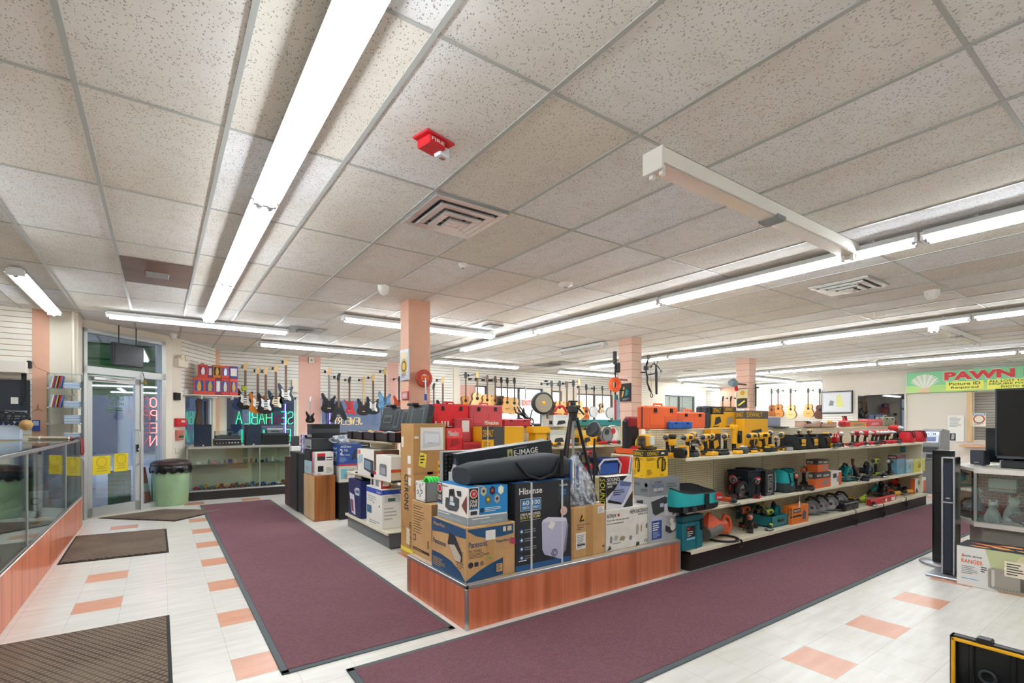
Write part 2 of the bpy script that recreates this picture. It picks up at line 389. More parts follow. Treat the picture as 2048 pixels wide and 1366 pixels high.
# left wall, door wall, diagonal wall, long back wall
def mfL(s, z): return SLATL if s < 3.17 else (pink if s < 3.35 else wallc)
wall('wall_left', (-4.6, 9.36), (-.95, 9.36), 0, CEIL, [], mfL, cuts=(3.17, 3.35))
wall('wall_corner', (-.95, 9.5), (-.95, 9.85), 0, CEIL, [], lambda s, z: wallc)
D0, D1, D2 = (-.95, 9.85), (.18, 10.95), (1.05, YB)
DL = (Vector(D1)-Vector(D0)).length
wall('wall_entrance', D0, D1, 0, CEIL, [(.04, 1.37, .02, 2.24), (.04, 1.37, 2.31, 2.86)], lambda s, z: wallc)
L2 = (Vector(D2)-Vector(D1)).length
wall('wall_diagonal', D1, D2, 0, CEIL, [(.42, L2-.28, 1.0, 2.0)], lambda s, z: (wallc if s < .3 else (pink if s > L2-.16 else (SLAT if z > 2.0 else wallc))), cuts=(.3, L2-.16), zc=(2.0,))
X = lambda px: xY(px, YB)-1.05
ops = [(.1, X(597)-.05, .95, 2.05), (X(641), X(768), .95, 2.05), (X(800)+.3, X(893), .95, 2.05), (X(950), X(975), 1.3, 2.55), (X(990), X(1086), 1.3, 2.55), (X(1105), X(1124), 1.3, 2.5), (X(1154), X(1226), 1.3, 2.45), (X(1330), X(1390), 1.25, 2.55)]
def mfB(s, z):
    if X(597) < s < X(641): return pinkl
    if X(775) < s < X(797): return pinkl
    if X(905) < s < X(917): return wallc
    if s > X(1292): return wallc
    if s < X(905): return SLAT if z > 2.05 else wallc
    return SLAT if z > 2.55 else (pinkl if s < X(950) else wallc)
wall('wall_back', (1.05, YB), (18.65, YB), 0, CEIL, ops, mfB, cuts=(X(597), X(641), X(775), X(797), X(905), X(917), X(1292)), zc=(2.05, 2.55))
wall('wall_jog', (18.65, YB), (18.65, 14.5), 0, CEIL, [], lambda s, z: wallc, th=-.14)
wall('wall_alcove', (18.65, 14.5), (20.6, 14.5), 0, CEIL, [], lambda s, z: SLAT)
wall('wall_rear', (20.6, 14.5), (20.6, 7.57), 0, CEIL, [], lambda s, z: pink if 1.6 < s < 2.3 else SLAT, cuts=(1.6, 2.3))
wall('wall_return', (20.6, 7.57), (18.14, 7.57), 0, CEIL, [], lambda s, z: beige)
# counter wall: dark mirror window, service window
def sX(px): return 7.57-onX(px, 800, 18)[1]
def mfR(s, z):
    if sX(1645) < s < sX(1706) and z < 2.45: return SLAT
    if s > sX(1946) and s < sX(2010) and .95 < z: return SLAT
    return beige
wall('wall_right', (18, 7.57), (18, -4.6), 0, CEIL, [(sX(1716), sX(1809), .9, 2.32), (sX(1946), sX(2010), 1.0, 2.3)], mfR, cuts=(sX(1706),), zc=(2.45,))
m = M(); m.box(19.3, 2.2, 0, 19.4, 7.4, CEIL, mat('#4a3230', .6)); m.box(18.14, 4.35, 0, 19.3, 4.4, CEIL, mat('#6b6056', .6)); m.box(19.2, 2.2, .9, 19.28, 4.3, 2.6, SLAT); struct('wall_office', m)
wall('wall_west', (-4.6, -4.6), (-4.6, 9.36), 0, CEIL, [], lambda s, z: wallc)
wall('wall_front', (18, -4.6), (-4.6, -4.6), 0, CEIL, [], lambda s, z: wallc)
# dark mirror window in the counter wall
m = M(); y0, y1 = onX(1716, 800, 17.98)[1], onX(1809, 800, 17.98)[1]
fr = mat('#d5cdc0', .5)
for a in ((y1-.05, .85, y0+.05, .9), (y1-.05, 2.32, y0+.05, 2.38), (y1-.05, .9, y1, 2.32), (y0, .9, y0+.05, 2.32)): m.box(17.96, a[0], a[1], 18.0, a[2], a[3], fr)
m.box(17.985, y1, .9, 17.995, y0, 2.32, m_glass('#302838', .16, 'dark_mirror_glass')); struct('window_1', m)
# -- back wall windows: frames and panes
wf = mat('#d9dbdc', .4); wfd = mat('#55585c', .4)
for n, (a, b, c, d) in enumerate(ops):
    m = M(); fm = wf if n < 3 else wfd
    a, b = a+1.05, b+1.05
    for q in ((a, c, a+.04, d), (b-.04, c, b, d), (a, c, b, c+.04), (a, d-.04, b, d)): m.box(q[0], YB+.03, q[1], q[2], YB+.1, q[3], fm)
    k = max(1, round((b-a)/1.1))
    for i in range(1, k): xx = a+(b-a)*i/k; m.box(xx-.025, YB+.03, c, xx+.025, YB+.1, d, fm)
    m.box(a+.02, YB+.06, c+.02, b-.02, YB+.066, d-.02, m_glass('#b4bccb', .06, 'tinted_window_glass') if n < 3 else GL)
    struct('window_%d' % (n+2), m)
# diagonal wall window
ang2 = math.atan2(D2[1]-D1[1], D2[0]-D1[0]); m = M(); a, b = .42, L2-.28
tg = m_glass('#b4bccb', .06, 'tinted_window_glass2')
for q in ((a, 1, a+.05, 2), (b-.05, 1, b, 2), (a, 1, b, 1.04), (a, 1.96, b, 2)): m.box(q[0], .03, q[1], q[2], .1, q[3], wf)
m.box(a+.02, .06, 1.02, b-.02, .066, 1.98, tg); m.build('window_10', kind='structure', loc=(*D1, 0), rz=ang2)
m = M(); m.box(.36, -.05, 1.98, L2-.2, .0, 2.1, wf); m.build('trim_2', kind='structure', loc=(*D1, 0), rz=ang2)
# entrance: frame, transom, door, sidelight
angD = math.atan2(D1[1]-D0[1], D1[0]-D0[0])
m = M(); af = mat('#b4b7b5', .35, .5)
for q in ((0, 0, .05, 2.9), (1.34, 0, 1.42, 2.9), (.0, 2.22, 1.42, 2.33), (0, 2.84, 1.42, 2.9), (.93, 0, .98, 2.24), (.98, 0, 1.34, .09)): m.box(q[0], -.03, q[1], q[2], .07, q[3], af)
m.build('trim_3', kind='structure', loc=(*D0, 0), rz=angD)
DG = m_glass('#ccd3de', .05, 'door_glass')
m = M(); m.box(.05, .02, 2.33, 1.34, .026, 2.84, DG); m.box(.98, .02, .09, 1.34, .026, 2.22, DG); m.build('window_11', kind='structure', loc=(*D0, 0), rz=angD)
m = M()
for q in ((.06, .02, .13, 2.2), (.84, .02, .92, 2.2), (.06, .02, .92, .16), (.06, 2.1, .92, 2.2)): m.box(q[0], -.02, q[1], q[2], .03, q[3], af)
m.box(.13, .0, .16, .84, .006, 2.1, DG); dr = m.build('door_1', kind='structure', loc=(*D0, 0), rz=angD)
m = M(); m.box(.12, -.07, 2.12, .5, -.02, 2.18, alu, .01); m.tube([(.3, -.07, 2.15), (.6, -.16, 2.16), (.8, -.03, 2.18)], .008, alu); m.build('door_closer', dr)
m = M(); m.box(.86, -.045, .98, .9, -.02, 1.1, black); m.cyl((.88, -.02, 1.02), (.88, -.06, 1.02), .02, steel); m.build('door_lock', dr)
m = M(); m.tube([(.865, -.03, .75), (.865, -.08, .8), (.865, -.08, 1.3), (.865, -.03, 1.35)], .011, alu); m.build('door_handle', dr)
def stick(n, s0, s1, z0, z1, dx, lab):
    m = M(); m.box(s0, dx, z0, s1, dx+.002, z1, mat('#d8c01a', .6), 0); f = m.face((s0, dx-.001, z0), (1, 0, 0), (0, 0, 1), s1-s0, z1-z0)
    gm = mat('#b8a214', .6)
    f.disc(.5, .68, .085, gm).disc(.5, .68, .07, mat('#d8c01a', .6), 2).rect(.25, .3, .75, .36, gm).rect(.2, .16, .8, .22, gm)
    m.build('sticker', dr, lab)
stick(0, .14, .42, .66, .95, -.012, 'yellow square sticker'); stick(1, .48, .72, .68, .97, -.012, 'yellow round-cornered sticker')
m = M(); gt = mat('#4ea02c', .6)
f = m.face((.4, .008, 1.75), (1, 0, 0), (0, 0, 1), .26, .16); f.txt('OPEN', 1, .45, 0, 1, gt); f.txt('HOURS', 1, 0, .1, .3, gt)
f = m.face((.36, .008, 1.62), (1, 0, 0), (0, 0, 1), .3, .1); f.lines(0, 0, 1, 1, 3, gt); m.build('lettering', dr, 'green reversed lettering')
# pillars
def pillar(name, x0, y0, x1, y1, mm, nm2=None):
    m = M(); m.box(x0, y0, 0, x1, y1, CEIL, mm, .004); 
    if nm2: m.box(x0-.006, y0-.006, 0, x0+.02, y0+.02, CEIL, nm2)
    m.build(name, kind='structure')
pillar('wall_pillar_1', 2.56, 5.88, 2.86, 6.14, pink); pillar('wall_pillar_2', 7.0, 6.13, 7.27, 6.45, PINKS); pillar('wall_pillar_3', 11.6, 6.5, 11.9, 6.84, PINKS)
m = M(); m.cyl((-1.0, 9.3, .1), (-1.0, 9.3, CEIL), .018, cream); m.box(-1.04, 9.26, 1.85, -.97, 9.35, 1.87, cream); struct('trim_4', m)
m = M(); x = X(912)+1.05; m.box(x-.1, YB-.06, 0, x+.1, YB, CEIL, wallc); struct('trim_5', m)
# baseboards
m = M(); m.box(5.2, YB-.02, 0, 18.6, YB, .1, mat('#8d8378', .5)); struct('baseboard_back', m)
m = M(); m.box(17.98, -4.5, 0, 18, 7.5, .1, mat('#8d8378', .5)); struct('baseboard_right', m)
# ================================================================ street outside
m = M(); m.box(-9, 9.95, -.14, 24, 34, -.04, mat('#a9adb0', .8, var=.08, scale=.8)); 
g = tag(m.build('street'), 'grey asphalt street and forecourt outside the windows', 'street', kind='structure')
def ext(name, lab, cat, bx, mm, extra=None):
    m = M(); m.box(*bx, mm)
    if extra: extra(m)
    m.build(name, label=lab, cat=cat)
grb = m_brick('#3f7a52', '#4c8a5e', '#2f5f3f', 'green_painted_brick', 3)
ext('brick_planter', 'green painted brick planter wall outside the entrance door', 'planter', (-.76, 11.45, -.04, -.44, 11.75, .58), grb)
ext('brick_pier', 'green brick pier outside beside the orange traffic cone', 'pier', (-.13, 11.6, -.04, .12, 11.85, .7), grb)
ext('storefront', 'grey building with shutters across the street', 'building', (-14, 22, -.04, 9.0, 22.4, 7), mat('#aeb2b6', .7), lambda m: [m.box(-14+i*1.9, 21.9, .4, -12.6+i*1.9, 22, 2.6, mat('#4b5568', .3)) for i in range(10)])
ext('awning', 'green striped metal awning above the entrance', 'awning', (-3.5, 12.4, 3.2, .7, 13.1, 3.27), mat('#2e5a35', .6), lambda m: m.box(-1.3, 12.6, 2.0, .7, 12.7, 3.2, m_slat('#3f8a3f', '#265a2a', .3, 0, .05)))
ext('canopy', 'dark flat canopy roof over the forecourt windows', 'canopy', (-4, 13.2, 3.3, 6.4, 17, 3.45), mat('#4c525c', .8))
for k, (a, b) in enumerate(((-1.6, 13.4), (1.6, 16.6), (4.4, 16.6))):
    ext('canopy_post', ('green', 'grey', 'pale grey')[k]+' steel post holding the canopy', 'post', (a, b, -.04, a+.14, b+.14, 3.3), (mat('#3a6b3f'), mat('#7d8590'), mat('#9aa0a8'))[k])
m = M(); o_ = mat('#d8502c', .5); m.box(-.17, -.17, 0, .17, .17, .03, o_); m.lathe([(.13, .03), (.1, .25), (.095, .27)], o_, 20); m.lathe([(.095, .27), (.07, .42)], white, 20); m.lathe([(.07, .42), (.03, .7), (.02, .71)], o_, 20)
m.build('traffic_cone', label='orange traffic cone with white band outside the door', cat='traffic cone', loc=(-.24, 11.15, -.04))
# a parked car silhouette beyond the street windows
m = M(); cm = mat('#aeb6c2', .3, .4)
m.prism([(0, .3), (0, .75), (.9, .85), (1.5, 1.35), (3.0, 1.4), (3.7, .9), (4.4, .8), (4.4, .3)], 0, 1.7, cm); T0 = m.T; c_ = m
o = m.build('parked_car', label='silver car parked across the street seen through the window', cat='car', loc=(1.0, 20.5, -.04)); o.rotation_euler = (math.radians(90), 0, 0)
for v in (0,):
    w_ = M()
    for a in (.9, 3.5):
        w_.cyl((a, .3, .0), (a, .3, -.22), .3, rubber, 20)
    w_.build('wheels', o)
# ================================================================ ceiling lights
tubem = bpy.data.materials.new('lit_fluorescent_tube'); tubem.use_nodes = True; b_ = tubem.node_tree.nodes['Principled BSDF']
b_.inputs['Base Color'].default_value = (.9, .9, .9, 1); b_.inputs['Emission Color'].default_value = (.90, .96, 1, 1); b_.inputs['Emission Strength'].default_value = TUBE_POWER
tubeoff = mat('#c9c4bd', .3); house = mat('#e4e6e6', .4)
def fixture(a, b, fixed, axis, lab, lit=2, z=2.93, ntube=2):
    L = b-a; loc = (a, fixed, 0) if axis == 'x' else (fixed, a, 0)
    t = thing('fluorescent_fixture', lab, 'ceiling light', (loc[0], loc[1], z), 0 if axis == 'x' else math.pi/2, 'fluorescent strip lights')
    m = M(); m.box(0, -.05, .035, L, .05, .08, house, .004); m.box(.001, -.085, .027, L-.001, .085, .034, house)
    for e in (0, L):
        m.box(e-.012, -.07, -.005, e+.012, .07, .06, house, .003)
    m.box(.3, -.01, .08, .32, .01, CEIL-z-.002, house); m.box(L-.32, -.01, .08, L-.3, .01, CEIL-z-.002, house)
    m.build('housing', t)
    for k in range(ntube):
        y = (k-.5)*.066 if ntube == 2 else 0
        m = M(); r = .019; m.cyl((.03, y, 0), (L-.03, y, 0), r, tubem if k < lit else tubeoff, 12); m.cyl((.014, y, 0), (.03, y, 0), r, alu, 12); m.cyl((L-.03, y, 0), (L-.014, y, 0), r, alu, 12)
        m.build('tube', t, None if k < lit or lit == 0 else 'unlit tube')
    return t
ys = [-3.6, -1.17, 1.25, 3.70, 6.03, 8.44]
for i in range(5):
    fixture(ys[i]+.01, ys[i+1]-.01, .58, 'y', ['strip light of the left row, behind the viewer', 'strip light of the left row, overhead behind the viewer', 'lit strip light nearest the viewer, bright at the top of the picture', 'lit strip light in the middle of the left row beside the ceiling grille', 'lit strip light at the far end of the left row, towards the door'][i])
fixture(6.87, 9.1, -1.17, 'y', 'lit strip light over the glass counter ending at the cream corner', 1, ntube=1)
fixture(3.4, 5.85, -1.17, 'y', 'strip light over the glass counter at the left picture edge', 1, ntube=1)
ys = [-1.15, 1.37, 3.91, 6.38, 8.8, 11.1]
for i in range(5):
    fixture(ys[i]+.02, ys[i+1]-.02, 5.0, 'y', ['lit strip light of the long central row at the right picture edge', 'lit strip light of the long central row next to the unlit cross fixture', 'lit strip light in the middle of the long central row', 'lit strip light of the long central row right of the orange pillar', 'unlit strip light at the far end of the long central row'][i], 0 if i == 4 else 2, z=2.92)
ys = [-.55, 1.98, 4.58, 7.1, 9.6]
for i in range(4):
    fixture(ys[i]+.02, ys[i+1]-.02, 9.35, 'y', ['lit strip light of the second right row, nearest the viewer', 'lit strip light of the second right row above the red tools', 'lit strip light of the second right row ending near the hanging bow', 'lit strip light of the second right row behind the brick-pattern pillar'][i], 2, z=2.92)
ys = [-.1, 2.4, 4.9, 7.6, 10.8]
for i in range(4):
    fixture(ys[i]+.02, ys[i+1]-.02, 14.7, 'y', ['lit strip light nearest the green sign', 'lit strip light left of the green sign', 'lit strip light above the framed picture', 'lit strip light of the third right row left of the far pillar'][i], 2)
fixture(-.6, 1.72, 8.88, 'x', 'white strip light with one tube lit in front of the entrance door', 1)
fixture(1.54, 4.02, 10.42, 'x', 'lit strip light over the electric guitars', 2)
fixture(2.14, 4.68, 7.2, 'x', 'strip light passing behind the orange pillar', 2)
fixture(5.35, 7.87, 10.87, 'x', 'lit strip light over the far acoustic guitars', 2)
fixture(9.4, 11.8, 11.0, 'x', 'lit strip light left of the orange power cord reel', 2)
fixture(16.2, 18.5, 11.7, 'x', 'lit strip light over the far window', 2)
fixture(16.0, 18.9, 8.9, 'x', 'lit strip light right of the farthest pillar', 2)
fixture(18.9, 20.5, 12.9, 'x', 'lit strip light over the alcove', 2)
fixture(8.3, 11.3, 19.7, 'y', 'lit strip light over the four large acoustic guitars', 2)
fixture(6.75, 8.0, 6.95, 'y', 'short unlit strip light in front of the flat ceiling vent', 0, ntube=1)
def unlit(a, b, Y, lab, louv=False):
    t = thing('fluorescent_fixture', lab, 'ceiling light', (a, Y, 2.9), 0, 'fluorescent strip lights')
    L = b-a; m = M(); m.box(0, -.065, .04, L, .065, .125, white, .004); m.box(-.006, -.07, .0, .016, .07, .128, white, .003); m.box(L-.016, -.07, 0, L+.006, .07, .128, white, .003); m.build('housing', t)
    m = M(); rf = mat('#d2cbc4', .25, .4); m.box(.02, -.055, .03, L/2-.02, .055, .04, rf); m.box(L/2+.02, -.055, .03, L-.02, .055, .04, rf); m.box(L/2-.06, -.07, .02, L/2+.06, .07, .05, grey); m.build('reflector', t)
    for x in (.04, L-.04):
        for y in (-.035, .035):
            m = M(); m.box(x-.015, y-.014, -.02, x+.015, y+.014, .04, white, .003); m.build('socket', t)
    return t
unlit(2.3, 4.95, 1.86, 'unlit white strip light without tubes, right of the red alarm horn')
unlit(9.9, 12.3, 2.56, 'unlit strip light with yellow label above the right shelves')
# vents, detectors, horn
def diffuser(x, y, lab, W=.6):
    t = thing('ceiling_vent', lab, 'ceiling vent', (x, y, CEIL-.008))
    m = M(); m.box(-W/2, -W/2, -.004, W/2, W/2, .004, mat('#b4b4b2', .3, .5)); m.build('backing', t)
    for k in range(4):
        a = W/2*(.98-.24*k); b = a-.05; m = M(); z = -.012-.016*k; mm = mat('#d0d0ce', .25, .6)
        for (p, q, r, s_) in ((-a, -a, a, -b), (-a, b, a, a), (-a, -b, -b, b), (b, -b, a, b)): m.box(p, q, z-.005, r, s_, z+.012, mm, .003)
        if k == 3: m.box(-b, -b, z-.004, b, b, z, mm)
        m.build('louvre', t)
        if k < 3:
            m = M(); c = b-.004; d = c-.022
            for (p, q, r, s_) in ((-c, -c, c, -d), (-c, d, c, c), (-c, -d, -d, d), (d, -d, c, d)): m.box(p, q, -.007, r, s_, -.0045, black)
            m.build('slot', t)
    return t
diffuser(1.82, 3.33, 'square stepped metal ceiling vent right of the left strip lights'); diffuser(6.4, 2.42, 'square stepped metal ceiling vent above the right shelves')
def flatvent(px, py, lab, w, l, col, col2, s=.12):
    x, y, _ = onZ(px, py, CEIL); t = thing('ceiling_vent', lab, 'ceiling vent', (x, y, CEIL-.006))
    m = M(); m.box(-w, -l, -.006, w, l, .002, mat(col, .5, var=.25, scale=3)); m.build('panel', t)
    m = M(); m.box(-s, -s, -.022, s, s, -.006, mat(col2, .5), .004); m.build('centre_plate', t)
flatvent(315, 547, 'sooty brown ceiling vent with small grey plate, left', .29, .5, '#6f5448', '#8d8784', .1)
flatvent(985, 650, 'white ceiling vent with square ring right of the orange pillar', .29, .3, '#c2bdb6', '#6a6a6a', .13)
flatvent(610, 660, 'dull ceiling vent above the electric guitars', .29, .3, '#8f8c88', '#5d5d60', .12)
flatvent(1110, 728, 'dark grey ceiling vent in front of the acoustic guitars', .29, .6, '#77726d', '#5a5654', .12)
flatvent(1380, 741, 'pale ceiling vent between the two far pillars', .29, .6, '#c9c3b9', '#9a958e', .15)
x, y, _ = onZ(868, 280, CEIL); t = thing('alarm_strobe', 'red fire alarm horn and strobe on the ceiling', 'fire alarm', (x, y, CEIL), .25)
m = M(); m.box(-.1, -.065, -.012, .1, .065, 0, red, .004); m.box(-.075, -.055, -.06, .04, .055, -.012, red, .006); m.face((-.07, -.0555, -.05), (1, 0, 0), (0, 0, 1), .1, .03).txt('FIRE', .05, .2, .95, .8, white); m.build('housing', t)
m = M(); m.box(.02, -.03, -.075, .095, .03, -.02, mat('#dfe4ea', .08), .008); m.box(.045, -.012, -.08, .075, .012, -.07, chrome); m.build('strobe_lens', t)
def detector(px, py, lab, r=.065, c=white, dome=False):
    x, y, _ = onZ(px, py, CEIL-.03); m = M()
    if dome: m.lathe([(r*.2, -.11), (r*.65, -.09), (r*.95, -.05), (r, -.015), (r, 0)], c, 20); m.ball((0, -r*.5, -.075), .014, black)
    else: m.lathe([(r*.4, -.045), (r*.6, -.04), (r*.7, -.028), (r, -.022), (r, 0)], c, 20); m.lathe([(r*.3, -.05), (r*.32, -.044)], grey, 12)
    m.build('smoke_detector' if not dome else 'dome_camera', label=lab, cat='smoke detector' if not dome else 'security camera', loc=(x, y, CEIL))
detector(1131, 572, 'large white smoke detector right of the orange pillar', .08); detector(926, 533, 'small white round ceiling detector above the orange pillar', .045); 
detector(767, 577, 'white dome security camera left of the orange pillar', .065, dome=True); detector(1864, 586, 'white dome security camera right of the square vent', .075, dome=True); detector(346, 671, 'white dome security camera at the corner beside the entrance', .06, dome=True)
detector(1745, 722, 'flat white detector among the right ceiling rows', .1); detector(1822, 731, 'flat white detector above the green sign', .08)
# ================================================================ mats
CAR = m_carpet(); WAF = m_doormat(); edge = mat('#545c5f', .7)
def runner(name, lab, x0, y0, x1, y1):
    t = thing(name, lab, 'carpet runner', (x0, y0, 0)); W, L = x1-x0, y1-y0
    m = M(); m.box(.04, .04, 0, W-.04, L-.04, .011, CAR); m.build('pile', t)
    m = M()
    for q in ((0, 0, W, .045), (0, L-.045, W, L), (0, 0, .045, L), (W-.045, 0, W, L)): m.box(*q[:2], .0, q[2], q[3], .008, edge, .003)
    m.build('rubber_edge', t)
runner('carpet_runner', 'long burgundy ribbed carpet runner leading to the back display case', .578, 3.13, 1.72, 10.4)
runner('carpet_runner', 'burgundy ribbed carpet runner in front of the tool shelves', .9, 1.87, 11.6, 2.98)
def doormat(lab, c, rz):
    xs = [p[0] for p in c]; ys_ = [p[1] for p in c]; cx, cy = sum(xs)/4, sum(ys_)/4
    t = thing('door_mat', lab, 'door mat', (cx, cy, .0), 0, 'brown waffle door mats')
    P = [(x-cx, y-cy) for x, y in c]; m = M(); m.prism(P, 0, .006, rubber); m.build('rubber_edge', t)
    m = M(); m.prism([(x*.955, y*.955) for x, y in P], .006, .014, WAF); m.build('waffle_top', t)
fl = lambda px, py: onZ(px, py, 0)[:2]
doormat('brown waffle door mat nearest the viewer', [(-.86, 3.35), (.06, 3.3), (.06, 4.6), (-.87, 4.62)], 0)
doormat('brown waffle door mat in the middle, one edge rucked up against the counter', [fl(114, 1130), fl(338, 1105), fl(333, 1058), fl(152, 1073)], 0)
doormat('brown waffle door mat lying askew at the entrance, overlapping the carpet', [fl(196, 1037), fl(350, 1043), fl(447, 1021), fl(330, 1019)], 0)
# ================================================================ glass counter on the left
def showcase_posts(m, pts, z0, z1, s=.022):
    for x, y in pts: m.box(x-s/2, y-s/2, z0, x+s/2, y+s/2, z1, alu)
CY0, CY1, CX, CXB = 3.6, 9.3, -.9, -1.42
t = thing('glass_counter', 'long glass counter with red wood base along the left edge', 'display counter', (CX, CY0, 0)); LL = CY1-CY0; dX = CXB-CX
m = M(); m.box(dX, 0, .0, -.0, LL, .4, WOODF, .003); m.build('base', t)
m = M(); m.box(dX, 0, .4, 0, LL, .425, white); m.build('deck', t)
ys = [0, 5.74-CY0, onX(133, 900, CX)[1]-CY0, LL]
m = M()
for y in ys:
    for x in (-.012, dX+.012): m.box(x-.012, y-.012 if y else 0, .42, x+.012, y+.012, 1.22, alu, .002)
for x in (-.012, dX+.012):
    m.box(x-.012, 0, 1.205, x+.012, LL, 1.235, alu, .002); m.box(x-.012, 0, .415, x+.012, LL, .435, alu, .002)
m.box(dX, LL-.02, 1.205, 0, LL, 1.235, alu); m.build('frame', t)
for a, b in zip(ys, ys[1:]):
    m = M(); m.box(-.012, a+.014, .435, -.006, b-.014, 1.205, GL); m.build('front_glass', t)
m = M(); m.box(dX+.02, LL-.014, .43, -.02, LL-.008, 1.2, GL); m.build('end_glass', t)
m = M(); m.box(dX+.01, .01, 1.236, -.004, LL-.01, 1.244, GL); m.build('top_glass', t)
m = M(); m.box(dX+.06, .03, .8, -.14, LL-.03, .807, GL); m.build('glass_shelf', t)
m = M(); m.box(dX+.004, .02, .44, dX+.012, LL-.02, 1.19, m_glass('#e4ece8', .12, 'back_glass')); m.build('sliding_back', t)
def P(px, z, X_=-1.15):
    a = ray(px, 0); tt = X_/a[0]; return X_, a[1]*tt, z
def simple(name, lab, cat, fn, loc, rz=0, group=None):
    m = M(); fn(m); return m.build(name, label=lab, cat=cat, loc=loc, rz=rz, group=group)
# things in the counter
t = thing('circular_saw', 'yellow tool with a grey blade disc on the counter deck', 'power tool', (-1.13, 7.15, .427)); 
m = M(); m.box(-.12, -.16, 0, .12, .16, .05, yel, .01); m.box(-.1, -.1, .05, .1, .06, .09, black, .01); m.build('case', t); m = M(); m.cyl((0, -.02, .09), (0, -.02, .1), .11, steel, 28); m.torus((0, -.02, .095), .11, .008, dgrey); m.build('blade', t)
simple('coiled_hose', 'coiled brown hose lying on the counter deck', 'hose', lambda m: [m.torus((0, 0, .02+.025*i), .17-.006*i, .014, mat('#8a6a4e'), seg=32) for i in range(3)], (-1.13, 5.15, .427))
simple('small_carton', 'red and white carton flat on the counter deck at the picture edge', 'box', lambda m: [m.box(-.1, -.14, 0, .1, .14, .06, white, .004), m.box(-.101, -.141, .02, -.02, .141, .061, red)], (-1.02, 4.83, .427), .1)
def crumple(m, r, mm, seed, n=26, h=.6, sx=1, sy=1):
    q = random.Random(seed); vs = []; k = 9
    for i in range(k):
        a = math.pi*i/(k-1)
        for j in range(n):
            rr = r*(.8+.35*q.random()); b = 2*math.pi*j/n; vs.append((rr*math.sin(a)*math.cos(b)*sx, rr*math.sin(a)*math.sin(b)*sy, max(0, r*h+rr*math.cos(a)*h)))
    fs = [(i*n+j, i*n+(j+1) % n, (i+1)*n+(j+1) % n, (i+1)*n+j) for i in range(k-1) for j in range(n)]
    m.add(vs, [f[::-1] for f in fs], mm, True)
for k, (px, z, mm, r, lab) in enumerate(((30, .427, mat('#cfd3d6', .4), .16, 'crumpled pale plastic bag on the counter deck at the left'), (15, .81, mat('#26282c', .5), .16, 'crumpled black bag on the counter glass shelf'), (150, .427, mat('#4c8d6a', .5), .14, 'green crumpled bag on the counter deck near the door'), (112, .427, mat('#3a3c40', .5), .1, 'dark grey pouch on the counter deck beside the yellow tool'))):
    simple('plastic_bag', lab, 'bag', lambda m: crumple(m, r, mm, k, sx=.9, sy=1.2), P(px, z, -1.16))
simple('white_carton', 'white carton with black ring mark inside the counter', 'box', lambda m: [m.box(-.08, -.1, 0, .08, .1, .24, white, .004), m.boxface((-.08, -.1, 0, .08, .1, .24), 'left').disc(.5, .6, .045, black), m.boxface((-.08, -.1, 0, .08, .1, .24), 'front').disc(.5, .6, .045, black).disc(.5, .6, .03, white, 2)], P(76, .427))
for k, px in enumerate((86, 100, 115, 130)):
    simple('handbag' if k % 2 else 'radio', ['black pocket radio first along the counter glass shelf', 'brown clutch bag second along the counter glass shelf', 'silver pocket radio third along the counter glass shelf', 'dark clutch bag last along the counter glass shelf'][k], 'bag' if k % 2 else 'radio', lambda m: [m.box(-.08, -.12, 0, .08, .12, .09+.02*k, (black, mat('#6a4630'), silver, navy)[k], .02), m.tube([(0, -.08, .1+.02*k), (0, 0, .15+.02*k), (0, .08, .1+.02*k)], .006, black)], P(px, .808))
# leash bundle on the counter corner and tapes
t = thing('lanyard_bundle', 'bundle of red and black lanyards hanging over the counter corner', 'lanyards', (-.885, 8.97, 1.245))
for k in range(7):
    m = M(); y = (k-3)*.018; m.tube([(-.1, y*2, .006), (-.03, y, .015), (.0+.004*k, y, .0), (.008+.003*k, y*1.3, -.1), (.008+.003*k, y*1.5+.01*math.sin(k), -.2-.02*(k % 3))], .006, red if k % 2 else black, 6)
    m.build('lanyard', t)
    m = M(); m.torus((.012+.003*k, y*1.5, -.24-.02*(k % 3)), .018, .003, steel, 'x', 12, 5); m.build('clip', t)
simple('rolled_flag', 'pale rolled flags lying on the counter glass', 'flag', lambda m: [m.cyl((0, 0, .02), (-.42, .25, .02), .018, mat('#d8c8b0')), m.cyl((.02, .04, .02), (-.4, .3, .02), .014, red), m.cyl((-.3, .17, .02), (-.32, .18, .02), .022, white)], (-.98, 8.75, 1.246))
# ---- tall glass rack with disc cases
rx0, rx1, ry0, ry1 = xY(94, 9.05), xY(163, 9.05), 9.03, 9.27
t = thing('glass_rack', 'narrow glass rack of disc cases on the end of the counter', 'rack', (rx0, ry0, 1.246)); W = rx1-rx0; HR = zY(129, 747, 9.05)-1.246
for q in ((0, 0, .005, .24), (W-.005, 0, W, .24)):
    m = M(); m.box(q[0], q[1], 0, q[2], q[3], HR, GL); m.build('side_glass', t)
zs = [.0, .2, .42, .68, HR-.006]
for z in zs: m = M(); m.box(.006, 0, z, W-.006, .24, z+.006, GL); m.build('glass_shelf', t)
for x in (.01, W-.01):
    for z in zs[1:4]: m = M(); m.ball((x, -.005, z+.003), .014, steel, 10); m.build('clip', t)
n = 0
bl = [mat('#2f6fb5', .3), mat('#3f86c6', .3), mat('#8db6d8', .3), mat('#1f4f8f', .3), mat('#c9d6e2', .3)]
